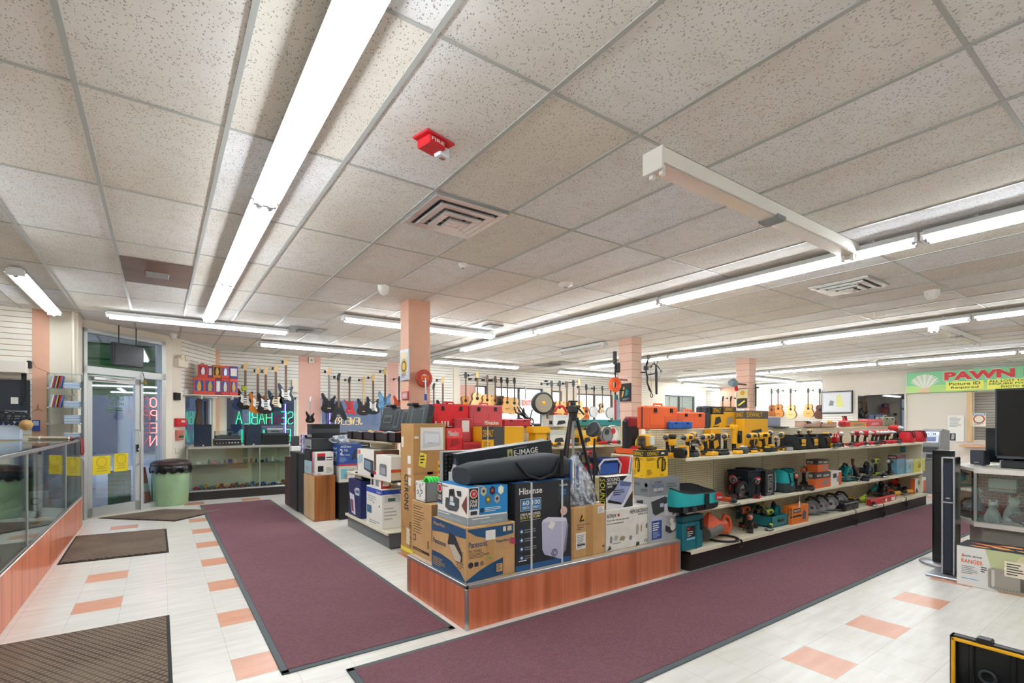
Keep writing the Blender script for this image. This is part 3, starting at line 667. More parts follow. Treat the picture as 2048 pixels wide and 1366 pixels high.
for s, (z, cnt) in enumerate(zip(zs[:4], (5, 8, 6, 6))):
    for k in range(cnt):
        n += 1; m = M(); m.box(0, 0, 0, .17, .135, .0145, bl[(k+s) % 5], .002); m.box(.004, -.001, .004, .166, .0, .011, mat('#dfe6ea'))
        m.build('disc_case', label='blue disc case, %s up in the flat pile on the %s rack shelf from below' % (ORD[k], ORD[s]), cat='disc case', group='disc cases on the glass rack', loc=(rx0+W-.185, ry0+.04, 1.246+z+.0065+.015*k))
for s in (1, 2):
    cols = [mat('#9fb4cc'), white, mat('#b33a3a'), mat('#2a4f8a'), mat('#c9a64a'), black, red, mat('#4a6fa5')]
    for k in range(8):
        m = M(); m.box(-.007, 0, 0, .007, .135, .17, cols[k], .002)
        o = m.build('disc_case', label='leaning disc case, %s from the left on the %s rack shelf from below' % (ORD[k], ORD[s+1]), cat='disc case', group='disc cases leaning on the glass rack', loc=(rx0+.018+.0155*k, ry0+.04, 1.246+zs[s+1]+.012)); o.rotation_euler = (0, .18, 0)
# ---- wall clutter over the counter
wy = 9.34
def onwall(name, lab, cat, px0, py0, px1, py1, d, fn, Y=wy, group=None):
    x0, x1 = xY(px0, Y), xY(px1, Y); z1, z0 = zY(px0, py0, Y), zY(px0, py1, Y)
    m = M(); fn(m, (0, -d, 0, x1-x0, 0, z1-z0)); return m.build(name, label=lab, cat=cat, loc=(x0, Y-.003, z0), group=group)
onwall('wall_panel', 'dark blue display panel on the left slatwall', 'panel', -40, 757, 61, 848, .05, lambda m, B: [m.box(*B, mat('#2d3440', .5), .01), m.boxface(B, 'front').rect(.62, .45, .77, .6, white).rect(.5, .25, .95, .3, mat('#9aa3ad')).lines(.55, .1, .95, .2, 2, mat('#7d8790'))])
onwall('wall_shelf', 'pale shelf box on the left slatwall', 'shelf', -40, 721, 58, 744, .18, lambda m, B: m.box(*B, mat('#e6ddd2'), .004))
onwall('power_adapter', 'black plug-in power adapter above the dark panel', 'adapter', 55, 722, 65, 737, .07, lambda m, B: m.box(*B, black, .01))
m = M()
for k in range(6): m.tube([(xY(45+k*2, wy), wy-.05-.008*k, zY(45, 740, wy)), (xY(48+k, wy), wy-.08, zY(48, 775+3*k, wy)), (xY(50-k, wy), wy-.07, zY(50, 812, wy))], .009, black if k % 2 else dgrey, 6)
m.build('cable_bundle', label='hanging bundle of black cables in front of the dark panel', cat='cables')
m = M(); m.tube([(xY(65, wy), wy-.01, zY(65, 722, wy)), (xY(72, wy), wy-.01, zY(72, 735, wy)), (xY(90, wy), wy-.01, zY(90, 742, wy)), (xY(125, wy), wy-.03, zY(125, 758, wy))], .003, mat('#8a6a4a'), 5); m.build('loose_wire', label='thin brown cord crossing the orange wall strip', cat='cord')
m = M(); 
jx, jz = xY(75, wy), zY(75, 816, wy); gm = mat('#b5814e')
m.prism([(-.06, -.06), (-.01, -.01), (-.005, .03), (.005, .06), (.012, .03), (.01, -.005), (.06, -.05), (.01, -.025), (-.01, -.03)], 0, .004, gm)
o = m.build('wall_emblem', label='small bronze leaping figure emblem on the orange wall strip', cat='emblem', loc=(jx, wy+.015, jz)); o.rotation_euler = (math.radians(90), 0, 0)
onwall('goods_card', 'blue goods card hanging beside the orange wall strip', 'card', 65, 840, 80, 862, .02, lambda m, B: [m.box(*B, mat('#2c4fa6'), .003), m.boxface(B, 'front').rect(.1, .5, .9, .9, mat('#b9c6d8'))])
simple('straw_hat', 'round straw hat hanging over the counter clutter', 'hat', lambda m: [m.lathe([(.07, 0), (.065, .01), (.042, .016), (.04, .05), (.001, .055)], mat('#c09a62', .8), 20)], (xY(52, 8.9), 8.9, zY(52, 850, 8.9)), 0).rotation_euler = (1.4, 0, 0)
onwall('cap_row', 'row of blue and white folded cloths over the left counter', 'cloth', -20, 843, 46, 880, .12, lambda m, B: [m.box(B[0], B[1], B[2], B[3], B[4], B[5], mat('#cfe0f4'), .01)]+[m.box(B[3]*i/6, -.14, B[5]*.8, B[3]*(i+.7)/6, -.0, B[5], mat('#26386a'), .01) for i in range(6)], 9.1)
for k in range(4):
    simple('cable_coil', 'black cable coil, %s in the tangle over the left counter' % ORD[k], 'cable', lambda m: m.torus((0, 0, 0), .06+.01*k, .008, black, 'y', 18, 6), (xY(2+14*k, 9.0), 8.92, zY(2+14*k, 832+2*k, 9.0)))
# ================================================================ plinth and tool gondola
t = thing('display_plinth', 'low red wood plinth with metal edges carrying the big cartons', 'platform', (1.762, 3.05, 0)); PW, PD, PH = 4.19-1.762, 1.02, .32
m = M(); m.box(0, 0, 0, PW, PD, PH-.012, WOODF); m.build('body', t)
m = M(); m.box(0, 0, PH-.012, PW, PD, PH-.001, mat('#c9b9a4', .5)); m.build('top', t)
m = M(); e = .02
m.box(-.004, -.004, PH-.03, PW+.004, e, PH, alu, .004); m.box(-.004, -.004, PH-.03, e, PD, PH, alu, .004); m.box(-.005, -.005, 0, .022, .022, PH-.03, alu, .004); m.box(PW-.022, -.005, 0, PW+.005, .02, PH-.03, alu, .004); m.box(-.005, PD-.02, 0, .018, PD+.003, PH-.03, alu, .004)
m.build('metal_edging', t)
def gondola(lab, x0, x1, yf, yp, zsh, ztop, back=False, front_deck=None, left_deck=False, name='gondola_shelf'):
    t = thing(name, lab, 'shelving', (x0, yf, 0)); W, D = x1-x0, yp-yf
    m = M(); m.box(0, .0, .0, W, D, .165, kick); m.build('kick_plate', t)
    m = M(); m.box(0, D, .0, W, D+.05, ztop, PEG); m.build('pegboard', t)
    n = max(1, round(W/1.2))
    for i in range(n+1): x = W*i/n; m = M(); m.box(max(0, x-.02), D-.012, .17, min(W, x+.02), D, ztop, shelf_m); m.box(max(0, x-.004), D-.014, .17, min(W, x+.004), D-.012, ztop-.02, mat('#8d846a')); m.build('upright', t)
    for k, z in enumerate(zsh):
        m = M(); y0 = -.02 if k == 0 else .04
        for i in range(n):
            a, b = W*i/n, W*(i+1)/n
            m.box(a+.001, y0, z-.03 if k else z-.035, b-.001, y0+.012, z+.004, shelf_m, .003); m.box(a+.001, y0+.01, z-.012, b-.001, D-.014, z, shelf_m)
        m.build('shelf', t)
    m = M(); m.box(0, D-.01, ztop, W, D+.06, ztop+.012, shelf_m, .003); m.build('top_cap', t)
    if back:
        m = M(); m.box(0, D+.05, 1.09, W, D+.55, 1.11, shelf_m, .003); m.box(0, D+.54, 1.07, W, D+.55, 1.112, shelf_m); m.build('back_shelf', t)
        m = M(); m.box(0, D+.05, .0, W, D+.55, .17, kick); m.box(0, D+.05, .17, W, D+.55, .2, shelf_m); m.build('back_base', t)
    return t
G1 = (4.27, 11.2, 3.0, 3.5)
g1 = gondola('long cream pegboard shelving of power tools beside the burgundy runner', *G1, (.2, .585, 1.112), 1.385, back=True)
m = M(); W = G1[1]-G1[0]; m.box(W, .06, 0, W+.02, .55, 1.08, shelf_m); m.build('end_panel', g1)
m = M(); xx = xY(1462, 3.05)-4.27
# white price tag hanging on the middle shelf
t = thing('price_tag', 'white price tag hanging on a string from the middle tool shelf', 'price tag', (xY(1598, 3.03), 3.025, .55))
m = M(); m.tube([(0, 0, 0), (0, -.004, -.07)], .0015, white, 4); m.build('string', t); m = M(); m.prism([(-.02, -.15), (.02, -.15), (.02, -.085), (.01, -.07), (-.01, -.07), (-.02, -.085)], 0, .002, paper); o = m.build('card', t); o.rotation_euler = (math.radians(90), 0, 0)
g2 = gondola('cream pegboard shelving behind the big cartons', 2.62, 6.5, 5.36, 5.78, (.2, .66, 1.125), 1.395)
# shelving end facing the left aisle
t = thing('end_shelf', 'grey based end shelf stacked with small appliance cartons', 'shelving', (2.16, 5.52, 0)); LE = 7.12-5.52
m = M(); m.box(.02, 0, 0, .44, LE, .15, mat('#6b6d70', .5)); m.box(.0, -.02, .02, .2, .0, .17, mat('#55585c')); m.build('kick_plate', t)
for z in (.19, .78, 1.24):
    m = M(); m.box(-.02 if z < .3 else .03, .0, z-.03, .0 if z < .3 else .05, LE, z+.003, shelf_m, .003); m.box(0, 0, z-.012, .38, LE, z, shelf_m); m.build('shelf', t)
m = M(); m.box(.35, .7, .15, .39, LE, 1.26, PEG); m.build('back_panel', t)
# ================================================================ cartons on the plinth
def sideof(B): return B
Z0 = .3205
CB = {}
# Panasonic
B = CB['pan'] = fit(932, 1163, 1056, 864, 1030, Z0, Yc=3.09)
dblue = mat('#1f4f7a', .5)
def d_pan(m, L):
    f = m.boxface(L, 'front')
    f.poly([(.03, .96), (.96, .96), (.96, .78), (.7, .75), (.4, .76), (.2, .82), (.03, .93)], dblue)
    f.poly([(.0, .0), (.0, .04), (.25, .18), (.5, .28), (.74, .35), (.74, .03), (.6, .02)], dblue).rect(.75, .03, .97, .52, tan, 1).rect(.755, .03, .97, .515, mat('#b98f5c'), 2).rect(.762, .045, .965, .505, tan, 3)
    f.txt('Panasonic', .05, .62, .42, .73, dblue).txt('FV-11VHL2', .05, .53, .3, .585, mat('#4a3a2c')).lines(.05, .42, .5, .52, 4, mat('#6a5540'))
    f.txt('WhisperWarm', .58, .63, .87, .7, dblue, 3, .01).disc(.09, .31, .022, dgrey).rect(.16, .27, .24, .35, dgrey).disc(.31, .31, .018, mat('#8a7560')).disc(.47, .4, .01, mat('#35c050'), 3)
    f.rect(.38, .72, .58, .9, paper, 3).rect(.6, .1, .72, .25, mat('#d8b07a'), 4).lines(.61, .12, .71, .24, 5, dgrey, 5)
    f.rect(.74, .84, .8, .93, mat('#d8c4a0'), 3).rect(.83, .84, .92, .93, mat('#d8c4a0'), 3); f.poly([(.88, .6), (1, .56), (1, .68), (.9, .71)], mat('#b03a5a'), 4)
    f.rect(.38, 0, .56, 1, mat('#c0935c', .35), 0.5)
    f = m.boxface(L, 'left'); f.poly([(0, 1), (1, .97), (1, .8), (.6, .78), (.3, .76), (0, .72)], dblue).poly([(0, 0), (0, .33), (.3, .33), (.6, .28), (.85, .16), (1, .0)], dblue)
    f.txt('WhisperWarm', .05, .84, .42, .93, tan, 3).txt('Panasonic', .05, .5, .45, .6, dblue).lines(.04, .06, .45, .24, 5, tan, 3).lines(.75, .2, .96, .6, 9, mat('#8a6a48'))
    f.poly([(.5, .6), (.55, .82), (.72, .78), (.9, .5), (.9, .35), (.72, .32)], dgrey, 3).poly([(.53, .58), (.7, .62), (.88, .44), (.86, .34), (.72, .33)], mat('#c9bfae'), 4)
    m.boxface(L, 'top').rect(0, .44, 1, .56, tape)
o = carton('bathroom_fan_carton', 'tan and blue Panasonic carton at the front corner of the plinth'.replace('Panasonic', 'electric fan'), B, tan, d_pan)
zt = B[5]+.001
B = CB['hoov'] = fit(935.5, 1050, 976, 875, 1015, zt, Yc=3.12)
hb = mat('#1d86c9', .4); gs = mat('#8f9ba3', .4)
def d_hoov(m, L):
    f = m.boxface(L, 'front'); f.rect(.27, .26, 1, 1, hb).rect(.02, .26, .27, 1, white).rect(.03, .42, .25, .98, mat('#2a2725'), 2).disc(.14, .83, .032, white, 3).disc(.14, .83, .027, red, 4).txt('H', .115, .78, .165, .88, white, 5)
    f.txt('ONE', .05, .58, .23, .68, white, 3).txt('PWR', .05, .48, .23, .57, white, 3).rect(.03, .42, .25, .46, hb, 3).rect(.06, .28, .22, .38, dgrey, 3)
    for k, (a, b) in enumerate(((.38, .88), (.6, .88), (.82, .88), (.49, .65), (.72, .65))):
        f.poly([(a+.08*math.cos(math.pi/6+i*math.pi/3), b+.13*math.sin(math.pi/6+i*math.pi/3)) for i in range(6)], (mat('#c9b48a'), mat('#20242a'), mat('#dfe0c0'), mat('#6a6f55'), mat('#a8a49a'))[k], 3)
        f.disc(a, b, .012, (dgrey, red, white, yel, dgrey)[k], 4)
    f.disc(.34, .38, .018, navy, 3).lines(.42, .32, .85, .45, 3, white, 3).rect(0, 0, 1, .22, gs, 2).lines(.1, .14, .8, .2, 1, white, 4).lines(.3, .03, .9, .1, 2, mat('#b8c2c8'), 4)
    f = m.boxface(L, 'left'); f.rect(.02, .4, .18, .98, mat('#2a2725'), 2).disc(.1, .84, .035, white, 3).disc(.1, .84, .028, red, 4).txt('ONE', .04, .58, .16, .66, white, 3).txt('PWR', .04, .5, .16, .57, white, 3).rect(.02, .4, .18, .44, hb, 3)
    f.poly([(.28, .35), (.3, .62), (.4, .62), (.42, .86), (.58, .9), (.62, .7), (.75, .66), (.74, .42), (.66, .3), (.4, .28)], mat('#4a4f55'), 2).rect(.44, .72, .56, .86, black, 3).rect(.45, .55, .56, .68, mat('#dfe5ea'), 3).rect(.44, .44, .6, .53, mat('#d8e8f4'), 3)
    f.poly([(.66, .86), (.8, .88), (.82, .74), (.7, .72)], dgrey, 3).poly([(.82, .5), (.98, .8), (.98, .3)], mat('#7a3a34'), 3).lines(.2, .9, .5, .96, 1, grey, 3)
    f.rect(0, 0, 1, .22, gs, 2).lines(.05, .14, .7, .2, 1, white, 4).lines(.05, .02, .9, .12, 3, mat('#b8c2c8'), 4)
    m.boxface(L, 'top').rect(0, 0, 1, 1, hb).rect(.3, .0, .42, 1, mat('#d5dde2', .3), 2)
o = carton('vacuum_carton', 'white and blue cordless vacuum carton on top of the electric fan carton', B, white, d_hoov)
B = CB['his'] = fit(1031, 1147, 968, 1020, 1141.5, Z0, Yc=3.1, ty=.42)
dk = mat('#24272d', .45); hbl = mat('#2a74a8', .5)
def d_his(m, L):
    f = m.boxface(L, 'front'); f.rect(0, 0, 1, .065, mat('#24588f')).txt('Hisense', .06, .87, .46, .945, white)
    f.rect(.08, .68, .44, .82, white).rect(.085, .684, .26, .816, hbl, 2).rect(.265, .684, .435, .816, hbl, 2).txt('60', .115, .745, .23, .8, white, 3).txt('PINTS', .12, .7, .23, .73, white, 3).txt('100', .285, .745, .42, .8, white, 3).txt('PINTS', .3, .7, .41, .73, white, 3)
    f.txt('DEHUMIDIFIER', .08, .625, .43, .655, white).txt('BUILT-IN PUMP', .08, .59, .43, .618, mat('#d8d86a')).rect(.08, .57, .43, .573, white)
    for k in range(4): f.disc(.1, .45-.1*k, .02, mat('#2f5f8f'), 2).disc(.1, .45-.1*k, .009, white, 3).lines(.15, .425-.1*k, .36, .475-.1*k, 2, grey, 3, k)
    f.rect(.05, .11, .19, .12, white)
    lav = mat('#b9bad6', .5); f.poly([(.45, .52), (.92, .5), (.93, .47), (.83, .06), (.8, .05), (.5, .14), (.46, .2)], lav, 3).poly([(.47, .55), (.56, .575), (.9, .54), (.92, .5), (.45, .52)], mat('#d5d6e4'), 4).poly([(.84, .1), (.92, .46), (.95, .45), (.9, .15)], mat('#7d7f92'), 3)
    f.disc(.68, .14, .032, navy, 5).disc(.68, .14, .026, lav, 6).disc(.68, .14, .02, navy, 7).disc(.68, .14, .013, lav, 8)
    f.poly([(.55, .46), (.62, .53), (.7, .49), (.64, .42)], paper, 6).rect(.76, .74, .95, .96, mat('#2e3a48'), 2).txt('HISENSE', .78, .93, .93, .95, white, 3).rect(.8, .86, .9, .89, hbl, 3).rect(.8, .82, .9, .85, hbl, 3)
    f.disc(.84, .63, .037, mat('#d8b8a8'), 14)
    m.boxface(L, 'top').rect(0, 0, 1, 1, mat('#24588f'))
o = carton('dehumidifier_carton', 'tall black Hisense carton'.replace('Hisense', 'dehumidifier')+' strapped with white bands', B, dk, d_his)
hw = B[3]-B[0]; hh = B[5]-B[2]
for fx in (.27, .83):
    m = M(); m.box(fx*hw-.009, -.004, 0, fx*hw+.009, -.0018, hh, mat('#c9cdd2', .3)); m.box(fx*hw-.009, -.004, hh+.001, fx*hw+.009, .42, hh+.003, mat('#c9cdd2', .3)); m.build('strap', o)
B = CB['tan'] = fit(1143, 1123, 1017, 1130, 1211, Z0, Yc=3.12, ty=.4)
def d_tan(m, L):
    f = m.boxface(L, 'front'); f.rect(.4, 0, .62, 1, tape).rect(0, 0, .06, 1, tan2).poly([(.22, .72), (.36, .72), (.29, .86)], black, 2).poly([(.26, .74), (.34, .76), (.36, .82), (.3, .8)], yel, 3).txt('DustClean Project', .15, .63, .55, .67, mat('#5a4530'), 3).lines(.15, .55, .35, .62, 2, mat('#5a4530'), 3)
    f.rect(.12, .17, .4, .5, paper, 2).lines(.15, .2, .38, .46, 8, grey, 3).rect(.15, .24, .38, .27, dgrey, 4).rect(.75, .83, .95, .97, paper, 2).lines(.78, .85, .92, .95, 5, grey, 3).rect(.9, .12, .96, .17, mat('#6a4a30'), 2)
carton('tan_carton', 'tan carton with yellow triangle mark and tape beside the black dehumidifier carton', B, tan, d_tan)
B = CB['mat'] = fit(1212, 1106, 1021, 1200, 1297, Z0, Yc=3.12, ty=.42)
scuff = mat('#e2e0d8', .6, var=.06, scale=9)
def d_mat(m, L):
    f = m.boxface(L, 'front'); f.txt('ATRIX', .01, .8, .23, .89, black).disc(.28, .845, .014, red).txt('HEPA BACKPACK', .54, .83, .99, .93, mat('#2a2a2a')).txt('MODEL VACBP1', .74, .77, .99, .81, mat('#2a2a2a'))
    f.txt("World's Most Powerful Lightweight", .01, .71, .52, .76, mat('#2a2a2a')).txt('Commercial Backpack', .01, .63, .4, .68, mat('#2a2a2a'))
    for k, (a, b, w_, h_) in enumerate(((.08, .2, .06, .18), (.17, .25, .1, .12), (.3, .22, .14, .1), (.52, .2, .08, .1), (.68, .3, .08, .28), (.8, .35, .03, .2), (.92, .42, .07, .12))): f.poly([(a, b), (a+w_*.7, b-.02), (a+w_, b+h_*.6), (a+w_*.5, b+h_), (a+w_*.1, b+h_*.7)], (grey, mat('#b7b2a8'), mat('#a08a6e'))[k % 3], 2)
    f.txt('CE', .88, .06, .97, .13, mat('#3a3a3a')).poly([(.68, .0), (.7, .1), (.76, .1), (.77, .02)], dgrey, 2).poly([(.02, .02), (.08, .14), (.12, .05)], dgrey, 2).lines(.15, .14, .45, .19, 1, grey)
carton('backpack_vacuum_carton', 'scuffed white backpack vacuum carton with black lettering', B, scuff, d_mat)
zt = B[5]+.001
B2 = fit(1212, 1021, 955, 1199, 1265, zt, Yc=3.14)
def d_snd(m, L):
    f = m.boxface(L, 'front'); f.poly([(0, 1), (.8, 1), (0, .35)], black).txt('SOUND', .04, .86, .5, .97, white).txt('MASTER', .04, .76, .42, .84, white).txt('200', .04, .67, .22, .74, white)
    f.poly([(.05, .22), (.55, .1), (.62, .15), (.98, .75), (.5, .88)], mat('#9aa3cc'), 3).poly([(.05, .22), (.55, .1), (.57, .16), (.08, .3)], black, 4).poly([(.5, .7), (.88, .66), (.94, .78), (.52, .85)], mat('#5a638c'), 4).lines(.25, .4, .7, .6, 3, navy, 5).poly([(.62, 0), (1, 0), (1, .5)], dgrey, 2)
    f = m.boxface(L, 'left'); f.rect(0, 0, 1, 1, black).txt('SOUND', .1, .1, .9, .95, mat('#d0cf3a'), 2, 0, -90)
    m.boxface(L, 'top').rect(0, 0, 1, 1, white)
carton('sound_mixer_carton', 'black and white sound mixer carton on the backpack vacuum carton', B2, mat('#dfe0e2'), d_snd)
B = CB['dog'] = fit(1298, 1089, 958, 1268, 1359, Z0, Yc=3.1)
def d_dog(m, L):
    lg = mat('#a9adb1', .5); f = m.boxface(L, 'front'); f.rect(0, .72, 1, 1, mat('#83878c')).rect(0, 0, 1, .18, lg)
    f.txt('BASEMENT', .18, .92, .42, .95, navy).txt('WATCHDOG', .08, .85, .45, .91, mat('#3a4f94')).txt('BIG DOG+', .15, .8, .45, .845, white, 3).txt('CONNECT', .22, .765, .42, .79, navy).txt('BATTERY BACKUP', .55, .88, .85, .905, dgrey).txt('SUMP PUMP SYSTEM', .55, .84, .88, .865, dgrey)
    f.poly([(.06, .64), (.5, .7), (.58, .68), (.56, .48), (.2, .42), (.12, .46)], mat('#3a3c40'), 2).rect(.34, .54, .46, .6, mat('#b9bad0'), 3).poly([(.48, .4), (.48, .58), (.7, .6), (.92, .56), (.92, .42), (.85, .36)], mat('#d5d6de'), 3).poly([(.75, .38), (.75, .58), (.92, .56), (.92, .44)], mat('#3d3f86'), 4)
    f.rect(.08, .34, .4, .4, mat('#b9bad0'), 2).rect(.08, .05, .4, .34, mat('#2f4f9a'), 2).lines(.11, .18, .36, .31, 4, white, 3, 3, .5).lines(.11, .07, .36, .17, 5, mat('#aab8e0'), 3).disc(.72, .3, .028, white, 3).poly([(.52, .15), (.52, .24), (.66, .2), (.86, .18), (.86, .13), (.66, .1)], dgrey, 3).disc(.76, .2, .04, white, 4)
    f = m.boxface(L, 'left'); f.rect(0, .72, 1, 1, mat('#83878c')).txt('WATCHDOG', .05, .88, .4, .93, navy).disc(.82, .9, .02, mat('#2f4f9a')).lines(.45, .78, .95, .84, 3, dgrey).poly([(.2, .48), (.6, .5), (.62, .66), (.2, .64)], mat('#3a3040'), 2)
    m.boxface(L, 'top').rect(0, 0, 1, 1, mat('#8f9397'))
carton('sump_pump_carton', 'tall grey sump pump carton with blue text panel at the right end of the plinth', B, mat('#b4b7ba', .5), d_dog)
zt = B[5]+.001
B3 = fit(1291, 957, 901.5, 1266.5, 1336, zt, Yc=3.14)
dy = mat('#f0bf16', .45)
def d_dew(m, L):
    for sd, w_ in (('front', 1), ('left', .9)):
        f = m.boxface(L, sd); f.rect(0, .77, 1, 1, mat('#26282c')).txt('DEWALT', .07, .81, .57 if sd == 'front' else .85, .95, dy, 3).lines(.05, .62, .45 if sd == 'front' else .9, .74, 4, mat('#6a5410'))
        if sd == 'front': f.rect(.68, .85, .82, .92, paper, 3)
        a = .52 if sd == 'front' else .2; s_ = 1 if sd == 'front' else .9
        f.poly([(a, .32), (a-.02, .6), (a+.04, .74), (a+.28, .74), (a+.3, .7), (a+.1, .69), (a+.04, .6), (a+.05, .34)], mat('#2d2616'), 3).poly([(a+.16, .22), (a+.2, .7), (a+.34, .66), (a+.38, .5), (a+.36, .28), (a+.26, .2)], mat('#3a3018'), 3).poly([(a+.22, .28), (a+.24, .62), (a+.3, .6), (a+.3, .3)], mat('#a8871a'), 4)
        f.lines(.06, .1, .3, .3, 5, mat('#6a5410')).lines(.62, .06, .92, .1, 1, mat('#6a5410'))
carton('inflator_carton', 'yellow and black inflator carton standing on the grey sump pump carton', B3, dy, d_dew)
ztd = B3[5]
# cartons at the left end
B = CB['txt'] = fit(863, 1124, 1010, 824, 880, Z0, tx=.3); B = (B[0], max(B[1], CB['pan'][4]+.005), B[2], B[3], B[4], B[5])
def d_txt(m, L):
    f = m.boxface(L, 'left'); f.lines(.08, .4, .7, .93, 11, mat('#6a5236'), 2, 4, .25).rect(.08, .25, .22, .37, mat('#7a6040')).disc(.15, .31, .018, tan, 2).rect(.05, .08, .9, .13, mat('#3a2f24')).lines(.12, .09, .8, .12, 1, tan, 3).rect(.82, .2, .86, .34, mat('#3a2f24'))
    m.boxface(L, 'front').rect(0, .35, 1, 1, mat('#8d6f4a'))
carton('printed_carton', 'upright tan carton printed with rows of small text left of the electric fan carton', B, tan, d_txt)
zt = B[5]+.001
x0, y0 = B[0]+.005, B[1]+.12
t = thing('white_case', 'white case with round black marks holding green reels', 'case', (x0, y0, zt)); wcx = onY(873, 900, y0)[0]-x0; zc = .17; yy = onX(831, 900, x0)[1]-y0
m = M(); L = (0, 0, 0, max(wcx, .2), yy, zc); th = .006; mm = white
m.box(0, 0, 0, L[3], yy, th, mm); m.box(0, 0, 0, th, yy, zc, mm); m.box(L[3]-th, 0, 0, L[3], yy, zc, mm); m.box(0, 0, 0, L[3], th, zc, grey); m.box(0, yy-th, 0, L[3], yy, zc, mm)
f = m.boxface(L, 'left')
for a, b, r in ((.12, .85, .012), (.72, .9, .012), (.45, .78, .016), (.25, .45, .018), (.45, .3, .014), (.62, .5, .018), (.5, .6, .012)): f.disc(a, b, r, dgrey, 1).disc(a, b, r*.55, white, 2)
m.build('body', t); 
for k in range(4):
    m = M(); m.torus((.07+.02*k, yy*.55-.02*k, zc-.03), .06, .013, mat('#35d84a', .4), 'x', 22, 7); m.build('reel', t, 'green reel')
m = M(); m.cyl((0, .02, .02), (-.006, .02, .02), .008, steel); m.build('catch', t)
# tall carton on the floor behind
X0 = 2.205; Y0 = onX(827, 900, X0)[1]; Y1 = onX(802, 900, X0)[1]; X1 = onY(891, 900, Y0)[0]; Bt = (X0, Y0, .001, X1, Y1, onY(827, 847, Y0)[2])
def d_tall(m, L):
    f = m.boxface(L, 'left'); f.txt('CITRONS', .3, .35, .62, .62, mat('#2a2018'), 2, 0, -90).rect(.55, .7, .8, .76, paper).rect(.55, .62, .8, .67, paper).rect(.6, .54, .8, .6, paper).rect(.05, .82, .22, .9, paper).txt('Upper-Front', .66, .08, .84, .27, mat('#3a2c1e'), 2, 0, -90).txt('CE', .12, .2, .3, .26, mat('#7a6040'), 2, 0, -90).rect(.0, .04, 1, .07, mat('#e8d82a', .4), 2).rect(.45, .1, .75, .22, mat('#ddd0b0'), 1)
    f = m.boxface(L, 'front'); f.rect(.0, .86, .9, .9, tape).rect(0, .5, 1, .55, mat('#a97e48', .4)).rect(.0, .62, 1, .64, mat('#a97e48', .4)).rect(.42, 0, .6, 1, tape).rect(.75, .3, .83, .72, yel, 2)
    for k in range(9): f.rect(.77, .31+.045*k, .8, .33+.045*k, black, 3)
    f.poly([(.14, .69), (.36, .67), (.4, .77), (.2, .79)], mat('#ecd94a'), 3).lines(.2, .7, .34, .77, 3, dgrey, 4).rect(.02, .89, .15, .905, paper, 2)
t_ = carton('tall_carton', 'tall worn cardboard carton standing on the floor behind the plinth, left end', Bt, tan2, d_tall)
m = M(); W = X1-X0; h_ = Bt[5]; L = (W*.2, -.009, h_*.80, W*.92, -.004, h_*.97); m.box(*L, paper); f = m.boxface(L, 'front'); f.poly([(.1, .1), (.12, .85), (.85, .8), (.88, .2)], mat('#cdd0d6')).poly([(.18, .3), (.18, .75), (.8, .7), (.8, .35)], mat('#e2e4ea'), 2).lines(.3, .3, .7, .35, 1, grey, 3); m.build('paper_notice', t_, 'white sheet with a drawing')
# duffel, long box, foam case
zH = CB['hoov'][5]; zhi = CB['his'][5]
Yd = 3.32; xa, xb = xY(922, Yd), xY(1117, Yd); base = max(zH, zhi)+.004
t = thing('duffel_bag', 'long black duffel bag lying across the vacuum and dehumidifier cartons', 'bag', (xa, Yd, 0))
m = M(); L_ = xb-xa; n = 16; ring = 18; vs = []; fs = []; q = random.Random(3)
for i in range(n+1):
    s = i/n; e_ = (math.sin(math.pi*min(1, max(0, s*6))/2) if s < 1/6 else 1)*(math.sin(math.pi*min(1, (1-s)*7)/2) if s > 6/7 else 1)
    zb = base+.0; ztp = onY(922+(1117-922)*s, 928-26*s, Yd)[2]; hh_ = (ztp-zb)/2; cz = zb+hh_
    for k in range(ring):
        a = 2*math.pi*k/ring; cy, cz_ = math.cos(a), math.sin(a); p_ = .55; ry = .17*math.copysign(abs(cy)**p_, cy)*(.85+.15*e_); rz_ = hh_*math.copysign(abs(cz_)**p_, cz_)*(.82+.18*e_)
        vs.append((L_*s, ry+q.uniform(-.006, .006), zb+hh_*(.82+.18*e_)+rz_+q.uniform(-.003, .003)*(cz_ > -.5)))
for i in range(n):
    for k in range(ring): fs.append((i*ring+k, i*ring+(k+1) % ring, (i+1)*ring+(k+1) % ring, (i+1)*ring+k))
fab = mat('#262d33', .7, var=.15, scale=6, bump=.3)
m.add(vs, [f[::-1] for f in fs], fab, True); m.add(vs, [tuple(range(ring)), tuple(n*ring+k for k in range(ring-1, -1, -1))], fab); m.build('body', t)
m = M(); m.tube([(L_*.4, -.175, base+.16), (L_*.5, -.19, base+.05), (L_*.63, -.195, base+.012), (L_*.78, -.19, base+.05), (L_*.86, -.175, base+.17)], .012, rubber, 6); m.build('strap', t)
m = M(); m.box(L_*.86, -.182, base+.02, L_*.9, -.172, base+.24, rubber, .003); m.build('strap_patch', t)
Yl = 3.6; xa2, xb2 = xY(915, Yl), xY(1103, Yl); za, zb = zY(915, 908, Yl), zY(1103, 880, Yl); 
Lb = math.hypot(xb2-xa2, zb-za); rot = math.atan2(zb-za, xb2-xa2)
m = M(); L = (0, 0, -.17, Lb, .18, 0); m.box(*L, mat('#20262c', .4), .004); f = m.boxface(L, 'front'); f.txt('E-IMAGE', .56, .45, .83, .75, white).rect(.49, .42, .545, .84, mat('#b7b06a'), 2).poly([(.503, .5), (.518, .75), (.533, .5)], dgrey, 3).lines(.56, .8, .8, .9, 1, grey); f.poly([(.13, .0), (.3, .42), (.5, .42), (.5, .05)], silver, 3)
o = m.build('tripod_carton', label='long narrow black carton propped up behind the duffel bag', cat='box', loc=(xa2, Yl, za)); o.rotation_euler = (0, -rot, 0)
